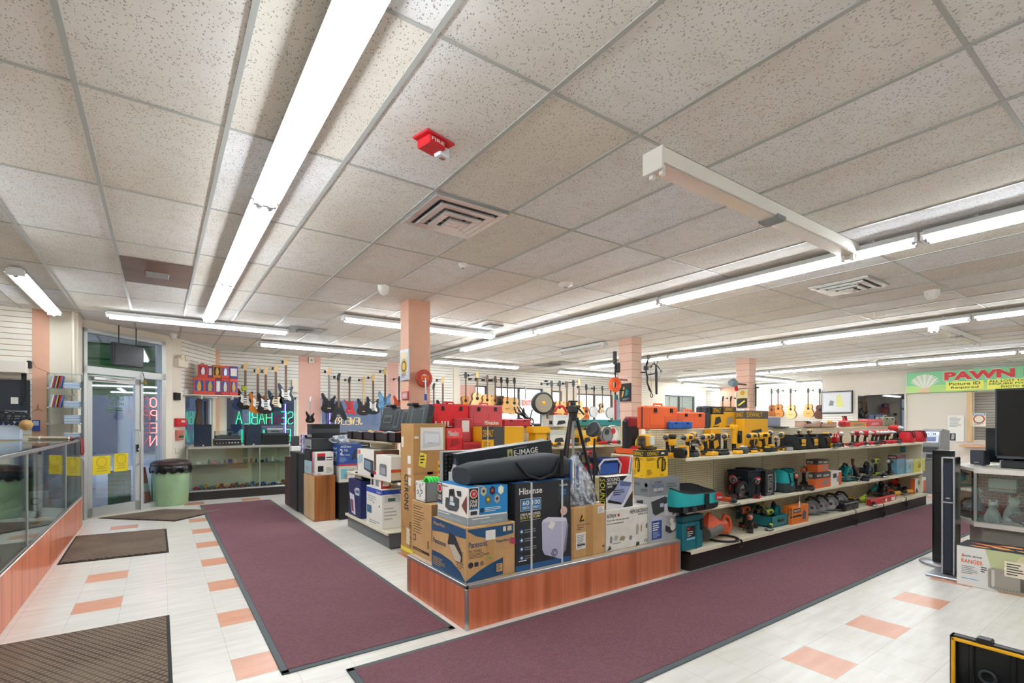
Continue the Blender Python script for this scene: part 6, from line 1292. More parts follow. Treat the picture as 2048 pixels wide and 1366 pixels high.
# bin
bx, by, _ = onZ(351, 1011, 0); by += .2; bx -= .06; t = thing('litter_bin', 'round pale green litter bin with black liner and dark lid', 'bin', (bx, by, 0)); gb = mat('#9fbf95', .6, var=.12, scale=4)
m = M(); m.lathe([(.24, 0), (.26, .03), (.285, .62), (.29, .68)], gb, 32); m.build('barrel', t)
m = M(); n = 40; q = random.Random(9); rr = [[(.3+.02*q.random())*math.cos(2*math.pi*i/n), (.3+.02*q.random())*math.sin(2*math.pi*i/n)] for i in range(n)]; vs = [(a*.98, b*.98, .71) for a, b in rr]+[(a*1.04, b*1.04, .66) for a, b in rr]+[(a*1.02, b*1.02, .55+.07*q.random()) for a, b in rr]
m.add(vs, [(i*n+(j+1) % n, i*n+j, (i+1)*n+j, (i+1)*n+(j+1) % n) for i in range(2) for j in range(n)], mat('#16181c', .18), True); m.build('liner', t)
m = M(); m.lathe([(.305, .7), (.315, .72), (.31, .75), (.25, .79), (.12, .815), (.001, .82)], mat('#3a2c2c', .35), 32); m.build('lid', t)
# neon
STR = {'O': [[(.5, 0), (.1, .15), (0, .5), (.1, .85), (.5, 1), (.9, .85), (1, .5), (.9, .15), (.5, 0)]], 'P': [[(0, 0), (0, 1), (.6, 1), (.9, .85), (.9, .62), (.6, .48), (0, .48)]], 'E': [[(.9, 0), (0, 0), (0, 1), (.9, 1)], [(0, .5), (.7, .5)]], 'N': [[(0, 0), (0, 1), (1, 0), (1, 1)]],
       'S': [[(0, .15), (.3, 0), (.8, 0), (1, .2), (.8, .45), (.2, .55), (0, .8), (.2, 1), (.7, 1), (1, .85)]], 'H': [[(0, 0), (0, 1)], [(0, .5), (1, .5)], [(1, 0), (1, 1)]], 'A': [[(0, 0), (.5, 1), (1, 0)], [(.2, .4), (.8, .4)]], 'B': [[(0, 0), (0, 1), (.6, 1), (.85, .88), (.85, .65), (.6, .52), (0, .52)], [(.6, .52), (.95, .4), (.95, .12), (.65, 0), (0, 0)]], 'L': [[(0, 1), (0, 0), (.9, 0)]],
       'J': [[(.9, 1), (.9, .2), (.5, 0), (.1, .2)]], 'W': [[(0, 1), (.25, 0), (.5, .8), (.75, 0), (1, 1)]], 'R': [[(0, 0), (0, 1), (.6, 1), (.9, .85), (.9, .62), (.6, .5), (0, .5)], [(.5, .5), (1, 0)]], 'Y': [[(0, 1), (.5, .5), (1, 1)], [(.5, .5), (.5, 0)]], ' ': []}
def neon(lab, text, o, ux, w, h, gap, col, strength, vertical=False, rad=.007):
    t = thing('neon_sign', lab, 'neon sign', o); c = mat(col, .3, emit=strength); n = len(text)
    for i, ch in enumerate(text):
        if ch == ' ': continue
        m = M()
        for st in STR[ch]:
            if vertical: P_ = [(ux[0]*(.5-x)*w, ux[1]*(.5-x)*w, -i*(h+gap)-(1-y)*h) for x, y in st]
            else: P_ = [(ux[0]*((n-1-i)*(w+gap)+(1-x)*w), ux[1]*((n-1-i)*(w+gap)+(1-x)*w), y*h) for x, y in st]
            m.tube(P_, rad, c, 6)
        m.build('glowing_letter', t)
    if not vertical:
        for k in (.1, .9): m = M(); xx = n*(w+gap)*k; m.box(xx-.002, -.002, h, xx+.002, .002, 2.05-o[2], dgrey); m.box(xx-.002, .0, 2.045-o[2], xx+.002, .08, 2.049-o[2], dgrey); m.build('hanging_wire', t)
    return t
Dd = (Vector(D1)-Vector(D0)).normalized(); dn = Vector((Dd.y, -Dd.x))
def dpt(s, z, off=.06): p = Vector(D0)+Dd*s+dn*off; return (p.x, p.y, z)
neon('red neon OPEN sign hung vertically in the side window by the door', 'OPEN', dpt(1.15, 1.9, .05), Dd, .13, .17, .05, '#ff5a55', 3, True)
t = neon('green neon letters hung beside the red OPEN sign', 'SO', dpt(1.02, 1.88, -.05), Dd, .07, .09, .38, '#35e07a', 2.2, True, .005)
neon('green neon words seen reversed in the back window', 'SE HABLA', (xY(472, YB-.05), YB-.06, zY(500, 848, YB)), (1, 0), .115, .28, .035, '#35e88a', 1.6)
neon('lower green neon word seen reversed in the back window', 'ESPANOL', (xY(472, YB-.05), YB-.06, zY(500, 884, YB)), (1, 0), .115, .28, .05, '#35e88a', 1.6)
neon('yellow neon word seen reversed in the window right of the pink column', 'JEWELRY', (xY(667, YB-.05), YB-.06, zY(690, 849, YB)), (1, 0), .085, .17, .02, '#d8a85a', .9)
for px, z0_, z1_, lab in ((571, .98, 1.95, 'upright violet neon tube at the right side of the green neon window'), (660, .98, 1.95, 'upright violet neon tube left of the yellow neon word')):
    m = M(); x = xY(px, YB-.04); m.cyl((0, 0, 0), (0, 0, z1_-z0_), .01, mat('#9a7aff', .3, emit=2)); m.build('neon_tube', label=lab, cat='neon tube', loc=(x, YB-.03, z0_))
# transom television
t = thing('television', 'small flat television hung in the transom window above the door', 'television', (*dpt(.5, 2.38, .08)[:2], 2.38), angD); m = M(); m.box(-.12, -.03, 0, .42, .03, .36, mat('#1c1e20', .4), .01); m.build('case', t); m = M(); m.box(-.09, -.034, .03, .39, -.03, .33, mat('#2e3236', .2)); m.build('screen', t); m = M(); m.cyl((0, 0, .36), (0, 0, .646), .008, black); m.build('hanging_rod', t); m = M(); m.cyl((.3, 0, .36), (.3, 0, .646), .008, black); m.build('hanging_rod', t)
t = thing('door_bell', 'small brass bell on a spring above the door', 'bell', dpt(.97, 2.12, .07)); m = M(); m.lathe([(.035, 0), (.03, .01), (.02, .05), (.008, .07), (.001, .075)], mat('#c9a24a', .3, .8), 14); m.build('bell', t); m = M(); m.tube([(0, 0, .07), (-.02, 0, .15), (-.03, -.0, .2)], .005, black); m.build('spring', t)
# ================================================================ speakers and cartons along the left aisle
def spk(lab, B, c, cf=None, name='loudspeaker', side='left', cone=True):
    t = thing(name, lab, 'speaker', B[:3]); W, D, H = B[3]-B[0], B[4]-B[1], B[5]-B[2]; m = M(); m.box(0, 0, 0, W, D, H, c, .005); m.build('cabinet', t)
    m = M(); m.box(-.008, .008, .02, 0, D-.008, H-.01, cf or c); m.build('grille', t); return t
wal = m_wood('#a8672f', '#8f5426', '#6f3d1a', 2, 1.2, .4, 'walnut_veneer'); oak = m_wood('#dfbf8e', '#d2ae7a', '#b98f5c', 2, 1, .45, 'pale_oak'); mar = mat('#4a2a30', .5)
Bw = fit(629, 1044, 952, 618, 671, .001); spk('wooden speaker cabinet with walnut side and pale front, nearest in the row', Bw, wal, oak)
Xs = Bw[0]; yy = [Bw[4]+.012, onX(608, 900, Xs)[1], onX(597, 900, Xs)[1], onX(584, 900, Xs)[1], onX(573, 900, Xs)[1]]
spk('wooden speaker cabinet behind the nearest one in the aisle row', (Xs, yy[0], .001, Xs+.4, yy[1]-.01, Bw[5]), wal, oak)
spk('tall dark blue-black speaker behind the wooden pair', (Xs, yy[1], .001, Xs+.3, yy[2]-.01, .97), mat('#23262e', .5)); spk('tall black speaker fourth in the aisle row', (Xs-.02, yy[2], .001, Xs+.3, yy[3]-.01, .98), mat('#2c2a2e', .5)); spk('tall maroon speaker at the far end of the aisle row', (Xs-.02, yy[3], .001, Xs+.3, yy[4], .87), mar)
zt = Bw[5]+.001
def d_w(m, L):
    f = m.boxface(L, 'front'); f.rect(.12, .82, .55, .95, red).rect(.12, .64, .55, .82, dgrey, 2).rect(.15, .15, .45, .4, black, 2).rect(.6, .75, .95, .79, black).rect(.6, .65, .95, .68, black).lines(.6, .1, .95, .35, 5, grey).txt('KODI', .12, .03, .3, .08, black)
    m.boxface(L, 'left').rect(0, 0, 1, 1, mat('#d8c8c8')).poly([(.2, .1), (.8, .1), (.6, .8), (.4, .8)], grey, 2).rect(0, 0, .25, 1, red, 2)
B = fit(630, 0, 905, 624, 667, zt, Yc=Bw[1]+.03); carton('appliance_carton', 'white carton with red and black label on the nearest wooden speaker', B, white, d_w)
yb_ = B[4]+.01
carton('appliance_carton', 'pale blue carton on the second wooden speaker', (Xs, yb_, zt, Xs+.4, yy[1]-.02, zt+.2), mat('#a9cbd4', .5), lambda m, L: m.boxface(L, 'left').lines(.3, .3, .7, .6, 3, grey))
spk('black centre speaker lying on top of the pale blue carton', (Xs, yb_, zt+.201, Xs+.45, yy[1]-.02, zt+.36), mat('#22272b', .5))
zz = zt+.361; t = thing('amplifier_head', 'silver fronted amplifier head with black cover, on the centre speaker', 'amplifier', (Xs+.01, yb_+.0, zz)); W, D, H = .42, yy[1]-.03-yb_, .19
m = M(); m.box(0, 0, 0, W, D, H, mat('#2e3234', .8, bump=.3), .012); m.build('cabinet', t); m = M(); m.box(-.01, .015, .02, 0, D-.015, H-.02, silver); 
for k in range(5): m.box(-.014, .03+k*.05, .04, -.01, .055+k*.05, .07, dgrey); 
m.build('front_panel', t); m = M(); m.tube([(W*.5, -.003, .17), (W*.5, -.02, .2), (W*.8, -.02, .2)], .006, black); m.build('strap', t)
for i in range(4): carton('game_box', 'small violet and white box, %s from the bottom of the stack behind the amplifier head' % ORD[i], (Xs-.01, yy[1]-.0, 0.985+.075*i, Xs+.2, yy[1]+.19, 0.985+.075*(i+1)-.002), mat('#b9b0d8' if i % 2 else '#8f8cc0', .4), lambda m, L: [m.boxface(L, 'left').rect(.1, .2, .4, .8, navy).rect(.55, .2, .9, .7, white), m.boxface(L, 'front').rect(.1, .2, .5, .8, navy)], group='small boxes in a stack')
for i in range(3):
    m = M(); c_ = (black, dgrey, black)[i]; m.box(0, 0, 0, .42, .3, .07, c_, .004); m.box(-.004, .02, .015, 0, .28, .05, (silver, mat('#3a2a66'), dgrey)[i]); m.build('stereo_unit', label='slim stereo unit, %s from the bottom, under the toy guitar' % ORD[i], cat='stereo', loc=(Xs+.02, yb_+.02, zz+.192+.072*i))
for i in range(3):
    m = M(); m.box(0, 0, 0, .5, .32, .08, black, .004); m.box(.02, -.004, .02, .46, 0, .03, silver); m.box(.3, -.005, .04, .45, 0, .06, dgrey); m.build('stereo_unit', label='wide black stereo unit, %s from the bottom, right of the toy guitar' % ORD[i], cat='stereo', loc=(2.42, 8.3, 1.06+.082*i))
m = M(); m.box(2.42, 8.3, 0, 2.95, 8.7, 1.058, mat('#2a2c30', .5), .004); m.build('stereo_cabinet', label='tall dark cabinet under the wide black stereo units', cat='cabinet')
for q_ in ((.62, 576, 'small white and black box on the tall maroon speaker'),): 
    carton('appliance_carton', q_[2], (Xs, yy[3]+.03, .872, Xs+.15, yy[3]+.2, 1.06), white, lambda m, L: m.boxface(L, 'left').rect(.2, .2, .8, .5, dgrey))
m = M(); m.box(0, 0, 0, .12, .15, .17, mat('#3a4044', .5), .006); m.build('loudspeaker', label='tiny dark speaker on the white and black box by the aisle', cat='speaker', loc=(Xs+.01, yy[3]+.04, 1.062))
# black speaker, blue jack-stand carton, white carton
Bk = fit(679, 1040, 966, 671, 697, .001); Bk = (*Bk[:5], Bk[5]); spk('tall black speaker between the wooden speaker and the end shelf', (Bk[0], Bk[1], .001, Bk[3]+.12, Bk[1]+.4, Bk[5]), mat('#17191b', .5))
B = (Bk[0]-.0, Bk[1]+.02, Bk[5]+.001, Bk[3]+.14, Bk[1]+.3, zY(690, 931, Bk[1])); carton('appliance_carton', 'worn white carton with teal panel on the tall black speaker', B, mat('#d8d2c6', .6), lambda m, L: m.boxface(L, 'front').rect(.1, .2, .45, .8, mat('#6fb7c4')).rect(.28, .2, .45, .5, grey, 2).lines(.5, .4, .95, .8, 5, grey))
ac = mat('#224a92', .4)
def d_ac(m, L):
    f = m.boxface(L, 'front'); f.txt('ACDelco', .1, .84, .55, .95, white).txt('2', .06, .52, .2, .78, white).txt('TON', .24, .66, .4, .76, white).txt('JACK STANDS', .1, .45, .5, .52, white).rect(0, 0, 1, .06, red).poly([(.55, .2), (.7, .75), (.78, .75), (.75, .45), (.95, .2), (.72, .35)], dgrey, 2).poly([(.78, .3), (.85, .8), (.95, .8), (.92, .3)], silver, 2).lines(.06, .15, .4, .4, 4, mat('#8aa0cc')); m.boxface(L, 'left').txt('2 TON', .2, .2, .8, .85, white, 2, 0, -90)
B = (Bk[0]-.02, Bk[1]+.0, B[5]+.001, Bk[3]+.2, Bk[1]+.3, zY(680, 889, Bk[1])); carton('jack_stand_carton', 'blue jack stand carton with large figure two', B, ac, d_ac)
m = M(); crumple(m, .2, m_plastic_wrap(), 4, h=.35, sx=1.3); m.build('plastic_bag', label='clear crumpled plastic bag on the blue jack stand carton', cat='bag', loc=((B[0]+B[3])/2, (B[1]+B[4])/2, B[5]+.002))
# end shelf goods
XE = 2.165
def eb(lab, xc, xl, xr, z, h, c, deco, name='appliance_carton', x0=XE, yb=None, tx=.33):
    Y0 = onX(xc, 900, x0)[1]; Y1 = onX(xl, 900, x0)[1]; return carton(name, lab, (x0, Y0, z, x0+tx, Y1, z+h), c, deco), (x0, Y0, z, x0+tx, Y1, z+h)
nv_ = mat('#22306a', .35)
def d_nv(m, L): m.boxface(L, 'left').poly([(.5, .72), (.65, .8), (.9, .8), (.95, .7), (.9, .6), (.6, .6)], mat('#c9d4ee')).txt('THERMOS', .58, .66, .92, .74, nv_, 3).poly([(.1, .62), (.5, .58), (.62, .05), (.3, .08), (.22, .3)], mat('#d8dcec'), 2).poly([(.2, .45), (.4, .44), (.48, .12), (.32, .14)], mat('#8a4a5a'), 3); m.boxface(L, 'front').rect(.4, .1, .95, .65, mat('#c8cfe0')).rect(.5, .2, .8, .35, dgrey, 2)
eb('dark blue appliance carton at the far end of the lowest end shelf', 721, 697, 734, .192, .5, nv_, d_nv)
def d_br(m, L):
    bb = mat('#2850b8', .4); f = m.boxface(L, 'left'); f.rect(0, .84, 1, .97, bb).txt('brother', .68, .87, .95, .94, white, 3).lines(.1, .6, .7, .78, 3, mat('#b9c0cc')).poly([(.05, .3), (.35, .3), (.35, .5), (.05, .5)], mat('#4a7a9a'), 2).disc(.5, .6, .012, dgrey, 2).disc(.85, .55, .015, dgrey, 2).lines(.2, .05, .9, .15, 2, grey)
    f = m.boxface(L, 'front'); f.rect(0, .86, 1, .97, bb).txt('brother', .68, .89, .95, .95, white, 3).rect(.1, .65, .7, .83, mat('#d0d2d4'), 2).rect(.22, .68, .5, .76, mat('#4a6a5a'), 3).lines(.08, .2, .6, .55, 4, mat('#b9b9b9')).txt('HOME', .8, .5, .9, .8, black, 2, 0, -90)
o, B = eb('white sewing machine carton with blue band on the lowest end shelf', 764, 733, 800, .192, zY(764, 979, onX(764, 900, XE)[1])-.192, white, d_br)
_, B2 = eb('small red and white carton on the white sewing machine carton', 762, 741, 776, B[5]+.001, .2, white, lambda m, L: [m.boxface(L, 'left').rect(0, .8, 1, 1, red).rect(.1, .1, .3, .5, dgrey).rect(.5, .1, .8, .5, grey), m.boxface(L, 'front').rect(0, 0, 1, 1, mat('#c8303c')).rect(.15, .15, .85, .4, white, 2).lines(.15, .5, .85, .8, 3, white, 2)], tx=.12)
m = M(); m.box(0, 0, 0, .25, .3, .1, mat('#23282a', .15), .01); m.box(-.003, .03, .02, 0, .27, .08, silver); m.build('stereo_unit', label='glossy black unit with silver front on the dark blue carton', cat='stereo', loc=(XE+.02, onX(722, 900, XE)[1]+.02, .694))
def d_mw(m, L):
    f = m.boxface(L, 'left'); f.rect(.05, .8, .2, .97, mat('#e0714a')).poly([(.42, .25), (.98, .12), (.98, .62), (.42, .68)], mat('#39434f'), 2).poly([(.47, .3), (.82, .24), (.82, .56), (.47, .62)], mat('#7a95a8', .3), 3).poly([(.05, .4), (.3, .5), (.35, .8), (.1, .75)], mat('#a8c4d0'), 2); m.boxface(L, 'front').rect(0, 0, 1, 1, mat('#8a6a55')).txt('BREW', .1, .8, .7, .9, red, 2)
o, B = eb('large white microwave carton on the middle end shelf', 748, 715, 803, .782, .34, white, d_mw)
def d_of(m, L):
    f = m.boxface(L, 'left'); f.poly([(.25, .22), (.72, .2), (.72, .6), (.66, .66), (.3, .66), (.25, .6)], mat('#7c7f88', .3)).poly([(.32, .27), (.64, .26), (.64, .5), (.32, .52)], mat('#a9acb4'), 2); f = m.boxface(L, 'front'); f.rect(0, 0, 1, .5, mat('#d85a2a')).rect(0, .08, 1, .38, mat('#e8d8b8'), 2).poly([(.5, .3), (.9, .5), (.9, .3)], mat('#7fae3a'), 3).rect(0, 0, 1, .08, dgrey, 2)
eb('white toaster carton with orange food side, nearest on the middle end shelf', 782, 752, 803, .782, .3, white, d_of, x0=XE-.02, tx=.2)
def tb_(lab):
    ya, yb_ = onX(803, 900, 2.2)[1], onX(692, 900, 2.2)[1]; yb_ = min(yb_, 7.1); t = thing('open_tool_case', lab, 'tool case', (2.16, ya+.08, 1.245)); D = yb_-ya-.1
    m = M(); c1, c2 = mat('#241b20', .35), mat('#2c3438', .45); W = .36; m.box(0, 0, 0, W, D, .012, c1); m.box(0, 0, 0, W, .015, .11, c1, .004); m.box(0, D-.015, 0, W, D, .11, c1, .004); m.box(0, 0, 0, .015, D, .11, c1, .004); m.box(W-.015, 0, 0, W, D, .11, c1, .004)
    for k in range(4): m.box(-.018, D*(.12+.25*k), .0, .0, D*(.2+.25*k), .105, c1, .006)
    m.build('tray', t)
    m = M(); m.T = Matrix.Translation((W-.02, 0, .11)) @ Matrix.Rotation(math.radians(12), 4, 'Y'); m.box(0, 0, 0, .09, D*.82, .34, c2, .012)
    for (a, b, c, d) in ((.04, .04, .3, .3), (.36, .06, .5, .28), (.56, .04, .68, .3), (.73, .1, .95, .22)): m.box(-.006, a*D*.8, b, .002, c*D*.8, d, mat('#4a555a', .4), .01); m.box(-.01, (a+.03)*D*.8, b+.03, -.004, (c-.03)*D*.8, d-.03, mat('#20272a', .5), .006)
    m.build('raised_lid', t)
    for k in range(2): m = M(); m.box(W-.03, D*(.15+.4*k), .43, W+.05, D*(.25+.4*k), .46, black, .004); m.build('latch', t)
    for k, c_ in enumerate((orr, silver, orr, yel)):
        m = M(); m.tube([(.05+.02*k, D*(.15+.2*k), .06), (.2, D*(.2+.2*k), .1), (.3, D*(.14+.2*k), .06)], .022, c_, 8); m.build('contents', t)
tb_('open black tool case with raised moulded lid on the end shelf top')
for i in range(4): m = M(); m.tube([(0, 0, .0), (0, .01, .06), (0, 0, .11)], .018, yel, 8); m.box(-.02, -.015, .03, .02, .015, .05, black); m.build('clamp', label='yellow and black clamp, %s of four under the open black tool case' % ORD[i], cat='clamp', loc=(2.3, onX(742+6*i, 900, 2.3)[1], 1.0), group='yellow clamps')
m = M(); m.box(2.2, onX(762, 900, 2.3)[1]-.03, .975, 2.5, onX(742, 900, 2.3)[1]+.06, .998, dgrey); m.box(2.3, 6.1, 1.0-.0, 2.31, 6.11, 1.0, dgrey); m.build('clamp_tray', label='thin dark tray under the yellow clamps', cat='tray')
# ================================================================ goods behind the plinth
Y2, ZP, ZS2, ZL2 = 5.72, 1.408, 1.1265, .6615
mil = mat('#c92a34', .45); milp = mat('#c24a55', .5)
case('large bright red tool case with white letters on the shelving behind the tall carton', 866, 939, 808, ZP, Y2, mat('#e0242c', .35), .16, word='HILTI', wrect=(.05, .02, .78, .26))
case('large faded red tool case with white script, right of the bright red one', 940, 1006, 810, ZP, Y2-.02, milp, .18, word='Milwaukee', wrect=(.42, .1, .85, .3))
case('long low red case on the shelving left of the round lamp', 1008, 1062, 838, ZP, Y2, mat('#b8303e', .4), .12, hd=False)
case('long low teal case behind the camera tripod', 1140, 1243, 839, ZP, Y2-.02, mat('#2c8488', .45), .14, hd=False)
gcart('red tool carton with white script on the upper rear shelf', 893, 925, 857, 0, ZS2, 5.44, mat('#d8222c', .35), mat('#f04a50'), 'Milwaukee', D=.25, wc=white, hband=.45, pic=mat('#a81a22'))
t = thing('open_tool_case', 'open red tool case with a paper in its lid on the upper rear shelf', 'tool case', (xY(926, 5.44), 5.44, ZS2)); W = xY(963, 5.44)-xY(926, 5.44); m = M(); m.box(0, 0, 0, W, .22, .09, mil, .01); m.box(.02, -.004, .02, W-.02, 0, .07, mat('#a81a22')); m.build('tray', t); m = M(); m.box(0, .2, .09, W, .26, .4, mat('#b83a44', .45), .015); m.build('lid', t)
m = M(); m.box(W*.35, .193, .22, W*.75, .198, .37, paper); m.box(W*.38, .19, .08, W*.8, .194, .22, mat('#d8606a')); m.build('paper', t, 'white and red paper')
B = fit(986, 0, 853, 964, 1048, ZS2, Yc=5.42, ty=.3)
carton('tool_carton', 'yellow and grey tool carton with big letters on the upper rear shelf', (xY(964, 5.42), 5.42, ZS2, xY(1048, 5.42), 5.68, zY(986, 853, 5.42)), yel, lambda m, L: [m.boxface(L, 'front').rect(0, .42, .27, 1, mat('#3a3a38')).rect(.27, 0, .52, 1, mat('#4a4a48')).txt('DEWALT', .02, .55, .26, .85, yel, 3).lines(.03, .05, .2, .35, 4, mat('#8a6a10')).rect(.12, 0, .135, 1, paper, 4)])
t = thing('tool_bag', 'yellow hard shell bucket with cut-out window on the upper rear shelf', 'bucket', (xY(1083, 5.42), 5.5, ZS2)); m = M(); y_ = mat('#f2b41c', .4)
m.prism([(-.1, -.07), (.1, -.07), (.11, .07), (-.11, .07)], 0, .2, y_); m.prism([(-.15, -.09), (.15, -.09), (.15, .09), (-.15, .09)], .2, .27, y_); m.prism([(-.13, -.08), (.13, -.08), (.13, .08), (-.13, .08)], .27, .29, y_); m.build('shell', t); t.name = 'yellow_bucket'
m = M(); m.box(-.045, -.075, .03, .045, -.068, .12, mat('#c9d0d8', .3)); m.build('window', t); m = M(); m.box(-.06, -.03, .29, .04, .04, .33, dgrey, .01); m.build('cap', t)
gcart('lower white and grey cordless tool carton on the upper rear shelf', 1100, 1135, 861, 0, ZS2, 5.45, mat('#dfe0dc'), mat('#c9cfc4'), hband=.3, D=.2, pic=dgrey)
gcart('white and grey cordless tool carton with tool picture on the shelving top', 1107, 1138, 830, 0, ZP, 5.66, mat('#dfe0dc'), mat('#cfd3d6'), hband=.25, D=.12, pic=dgrey)
gcart('yellow and black tool carton left of the wire reels', 1162, 1186, 861, 0, ZS2, 5.46, yel, mat('#e8c860'), hband=.3, D=.2)
gcart('yellow tool carton with black top corner beside the wire reels', 1186, 1215, 857, 0, ZS2, 5.5, yel, black, 'DEWALT', wc=yel, hband=.28, D=.2)
for i, (px, c_) in enumerate(((1052, blue), (1108, yel), (1122, yel), (1140, orr), (1152, dgrey), (1168, mat('#8a6a40')), (1208, red), (1226, mil))):
    lab = ('blue crumpled glove left of the yellow bucket', 'yellow trigger tool, left of the pair right of the yellow bucket', 'yellow trigger tool, right of the pair right of the yellow bucket', 'orange and white bottle seen through the tripod legs', 'dark coiled cable between the tripod legs', 'brown cable coil right of the tripod legs', 'red grinder lying left of the white reel', 'red tool lying before the white reel')[i]
    if i == 0: m = M(); crumple(m, .09, c_, 8, h=.5); m.build('glove', label=lab, cat='glove', loc=(xY(px, 5.44), 5.46, ZS2))
    elif i == 3: m = M(); m.lathe([(.035, 0), (.038, .02), (.038, .12), (.014, .17), (.014, .2)], c_, 14); m.box(-.03, -.039, .04, .03, -.036, .1, white); m.build('bottle', label=lab, cat='bottle', loc=(xY(px, 5.42), 5.44, ZS2))
    elif i in (4, 5): m = M(); m.torus((0, 0, .012), .07, .01, c_, 'z', 20, 6); m.torus((.01, .01, .03), .06, .01, c_, 'z', 20, 6); m.build('cable_coil', label=lab, cat='cable', loc=(xY(px, 5.42), 5.46, ZS2))
    else: put(grinder, (c_,), px, 5.42, ZS2, lab, rz=.3*i, s=.8)
for i, (px, R_, c_, lab) in enumerate(((1215, .14, mat('#a8a498'), 'grey cable reel leaning on the pegboard'), (1229, .15, mat('#e0e0dc'), 'white cable reel with red hub leaning on the pegboard'))):
    t = thing('cable_reel', lab, 'cable reel', (xY(px, 5.45), 5.46+.02*i, ZS2+R_+.008)); m = M(); 
    for k in range(4): m.torus((0, .012*k, 0), R_-.012-.004*(k % 2), .009, c_, 'y', 26, 6)
    m.build('cable', t); m = M(); m.cyl((0, .03, 0), (0, -.01, 0), R_*.72, white if i else grey, 24); m.build('drum', t); m = M(); m.cyl((-.02, -.012, .05), (-.02, -.03, .05), R_*.3, red if i else dgrey, 16); m.build('hub', t)
t = thing('extension_cord', 'yellow coiled extension cord on the end of the rear shelf', 'cord', (4.52, 3.78, 1.111)); m = M(); yc = mat('#e8e02a', .4)
q = random.Random(2)
for k in range(7): m.torus((.01*k-.03, .02*q.random(), .105+.01*q.random()), .085+.02*q.random(), .0085, yc, 'y', 24, 6)
m.build('coil', t)
t = thing('parts_tray', 'orange open parts tray on the rear shelf end left of the yellow inflator carton', 'tray', (4.31, 3.62, 1.111)); m = M(); o2 = mat('#f0642a', .45); m.prism([(0, .0), (.04, 0), (.04, 0), (0, .0)], 0, .001, o2) if False else None
m.box(0, 0, 0, .16, .4, .006, o2)
for q_ in ((0, 0, .16, .006), (0, .394, .16, .4), (0, 0, .006, .4), (.154, 0, .16, .4)): m.box(q_[0], q_[1], 0, q_[2], q_[3], .065, o2)
m.build('tray', t); m = M(); m.tube([(.08, .08, .05), (.08, .2, .07), (.06, .3, .05)], .03, red, 8); m.build('contents', t)
# lower rear shelf and things behind the plinth
m = M(); m.lathe([(.09, 0), (.1, .02), (.1, .2), (.06, .26), (.03, .3)], mat('#2450a0', .35), 20); m.build('water_jug', label='blue water jug behind the duffel bag end', cat='jug', loc=(xY(1128, 5.5), 5.5, ZL2))
t = thing('cool_box', 'blue and white drink cooler on the lower rear shelf', 'cool box', (xY(1197, 5.42), 5.4, ZL2)); W = xY(1236, 5.42)-xY(1197, 5.42); m = M(); m.box(0, 0, 0, W, .24, .2, mat('#2454b0', .4), .02); m.build('body', t); m = M(); m.box(-.005, -.005, .2, W+.005, .245, .26, mat('#1f3f8a', .4), .015); m.build('lid', t)
m = M(); m.tube([(-.01, .0, .02), (-.02, -.02, .16), (W*.15, -.03, .24), (W*.85, -.03, .24), (W+.02, -.02, .16), (W+.01, 0, .02)], .016, mat('#c9ced6'), 8); m.build('handle', t)
t = thing('helmet_bag', 'bright red rounded bag on the lower rear shelf', 'bag', (xY(1250, 5.42), 5.5, ZL2)); m = M(); m.lathe([(.12, 0), (.15, .05), (.16, .2), (.15, .3), (.09, .36), (.001, .38)], mat('#d01822', .4), 24); m.build('shell', t); m = M(); m.torus((0, -.1, .3), .1, .008, black, 'y', 18, 6); m.build('piping', t); t.name = 'red_bag'
gcart('dark cardboard box on the lower rear shelf behind the wrapped parts', 1150, 1185, 0, .16, ZL2, 5.45, mat('#4a3f3a'), red, D=.2)
for i, px in enumerate((1140, 1160, 1176)): put(drill, (red, black) if i != 1 else (dgrey,), px, 5.42, ZL2+(.161 if i > 0 else 0), ('red drill seen left of the tripod leg on the lower rear shelf', 'grey drill on the dark cardboard box', 'red drill on the dark cardboard box')[i], rz=.4)
t = thing('folding_ladder', 'silver aluminium pole rail leaning behind the yellow inflator carton', 'pole', (xY(1250, 4.3), 4.35, 0)); m = M(); a_, b_ = (0, 0, .0), (.32, .1, 1.2); m.cyl(a_, b_, .018, silver); m.build('rail', t); m = M(); m.cyl((.07, 0, 0), (.39, .1, 1.2), .012, alu); m.build('inner_rail', t); t.name = 'aluminium_pole'
t = thing('camera_tripod', 'tall black camera tripod standing behind the duffel bag', 'tripod', (xY(1146, 4.75), 4.75, 0)); zt_ = zY(1146, 795, 4.75)
for k in range(3):
    a = math.radians((200, 330, 90)[k]); m = M(); top = (.05*math.cos(a), .05*math.sin(a), zt_-.26); f_ = (.42*math.cos(a), .42*math.sin(a), .01); mid = tuple(top[i]+(f_[i]-top[i])*.45 for i in range(3)); m.tube([top, mid], .022, black, 10); m.tube([mid, f_], .015, dgrey, 8); m.ball((mid[0], mid[1], mid[2]), .028, black, 10); m.build('leg', t)
m = M(); m.cyl((0, 0, .6), (0, 0, zt_-.1), .017, silver); m.build('centre_column', t); m = M(); m.cyl((0, 0, zt_-.3), (0, 0, zt_-.2), .055, black); m.box(-.06, -.05, zt_-.2, .06, .05, zt_-.1, dgrey, .015); m.box(-.05, -.04, zt_-.06, .05, .04, zt_-.04, black, .004); m.ball((0, 0, zt_-.08), .04, dgrey, 12); m.tube([(.02, -.03, zt_-.1), (.1, -.1, zt_-.22)], .012, black); m.build('pan_head', t)
t = thing('clamp_lamp', 'black cone-headed lamp on a flexible stand behind the sound mixer carton', 'lamp', (xY(1188, 4.5), 4.5, 0)); zl = zY(1190, 858, 4.5); m = M(); m.tube([(0, 0, .02), (0, 0, zl-.3), (.01, 0, zl-.12)], .013, black); m.box(-.1, -.1, 0, .1, .1, .02, black, .005); m.build('stand', t)
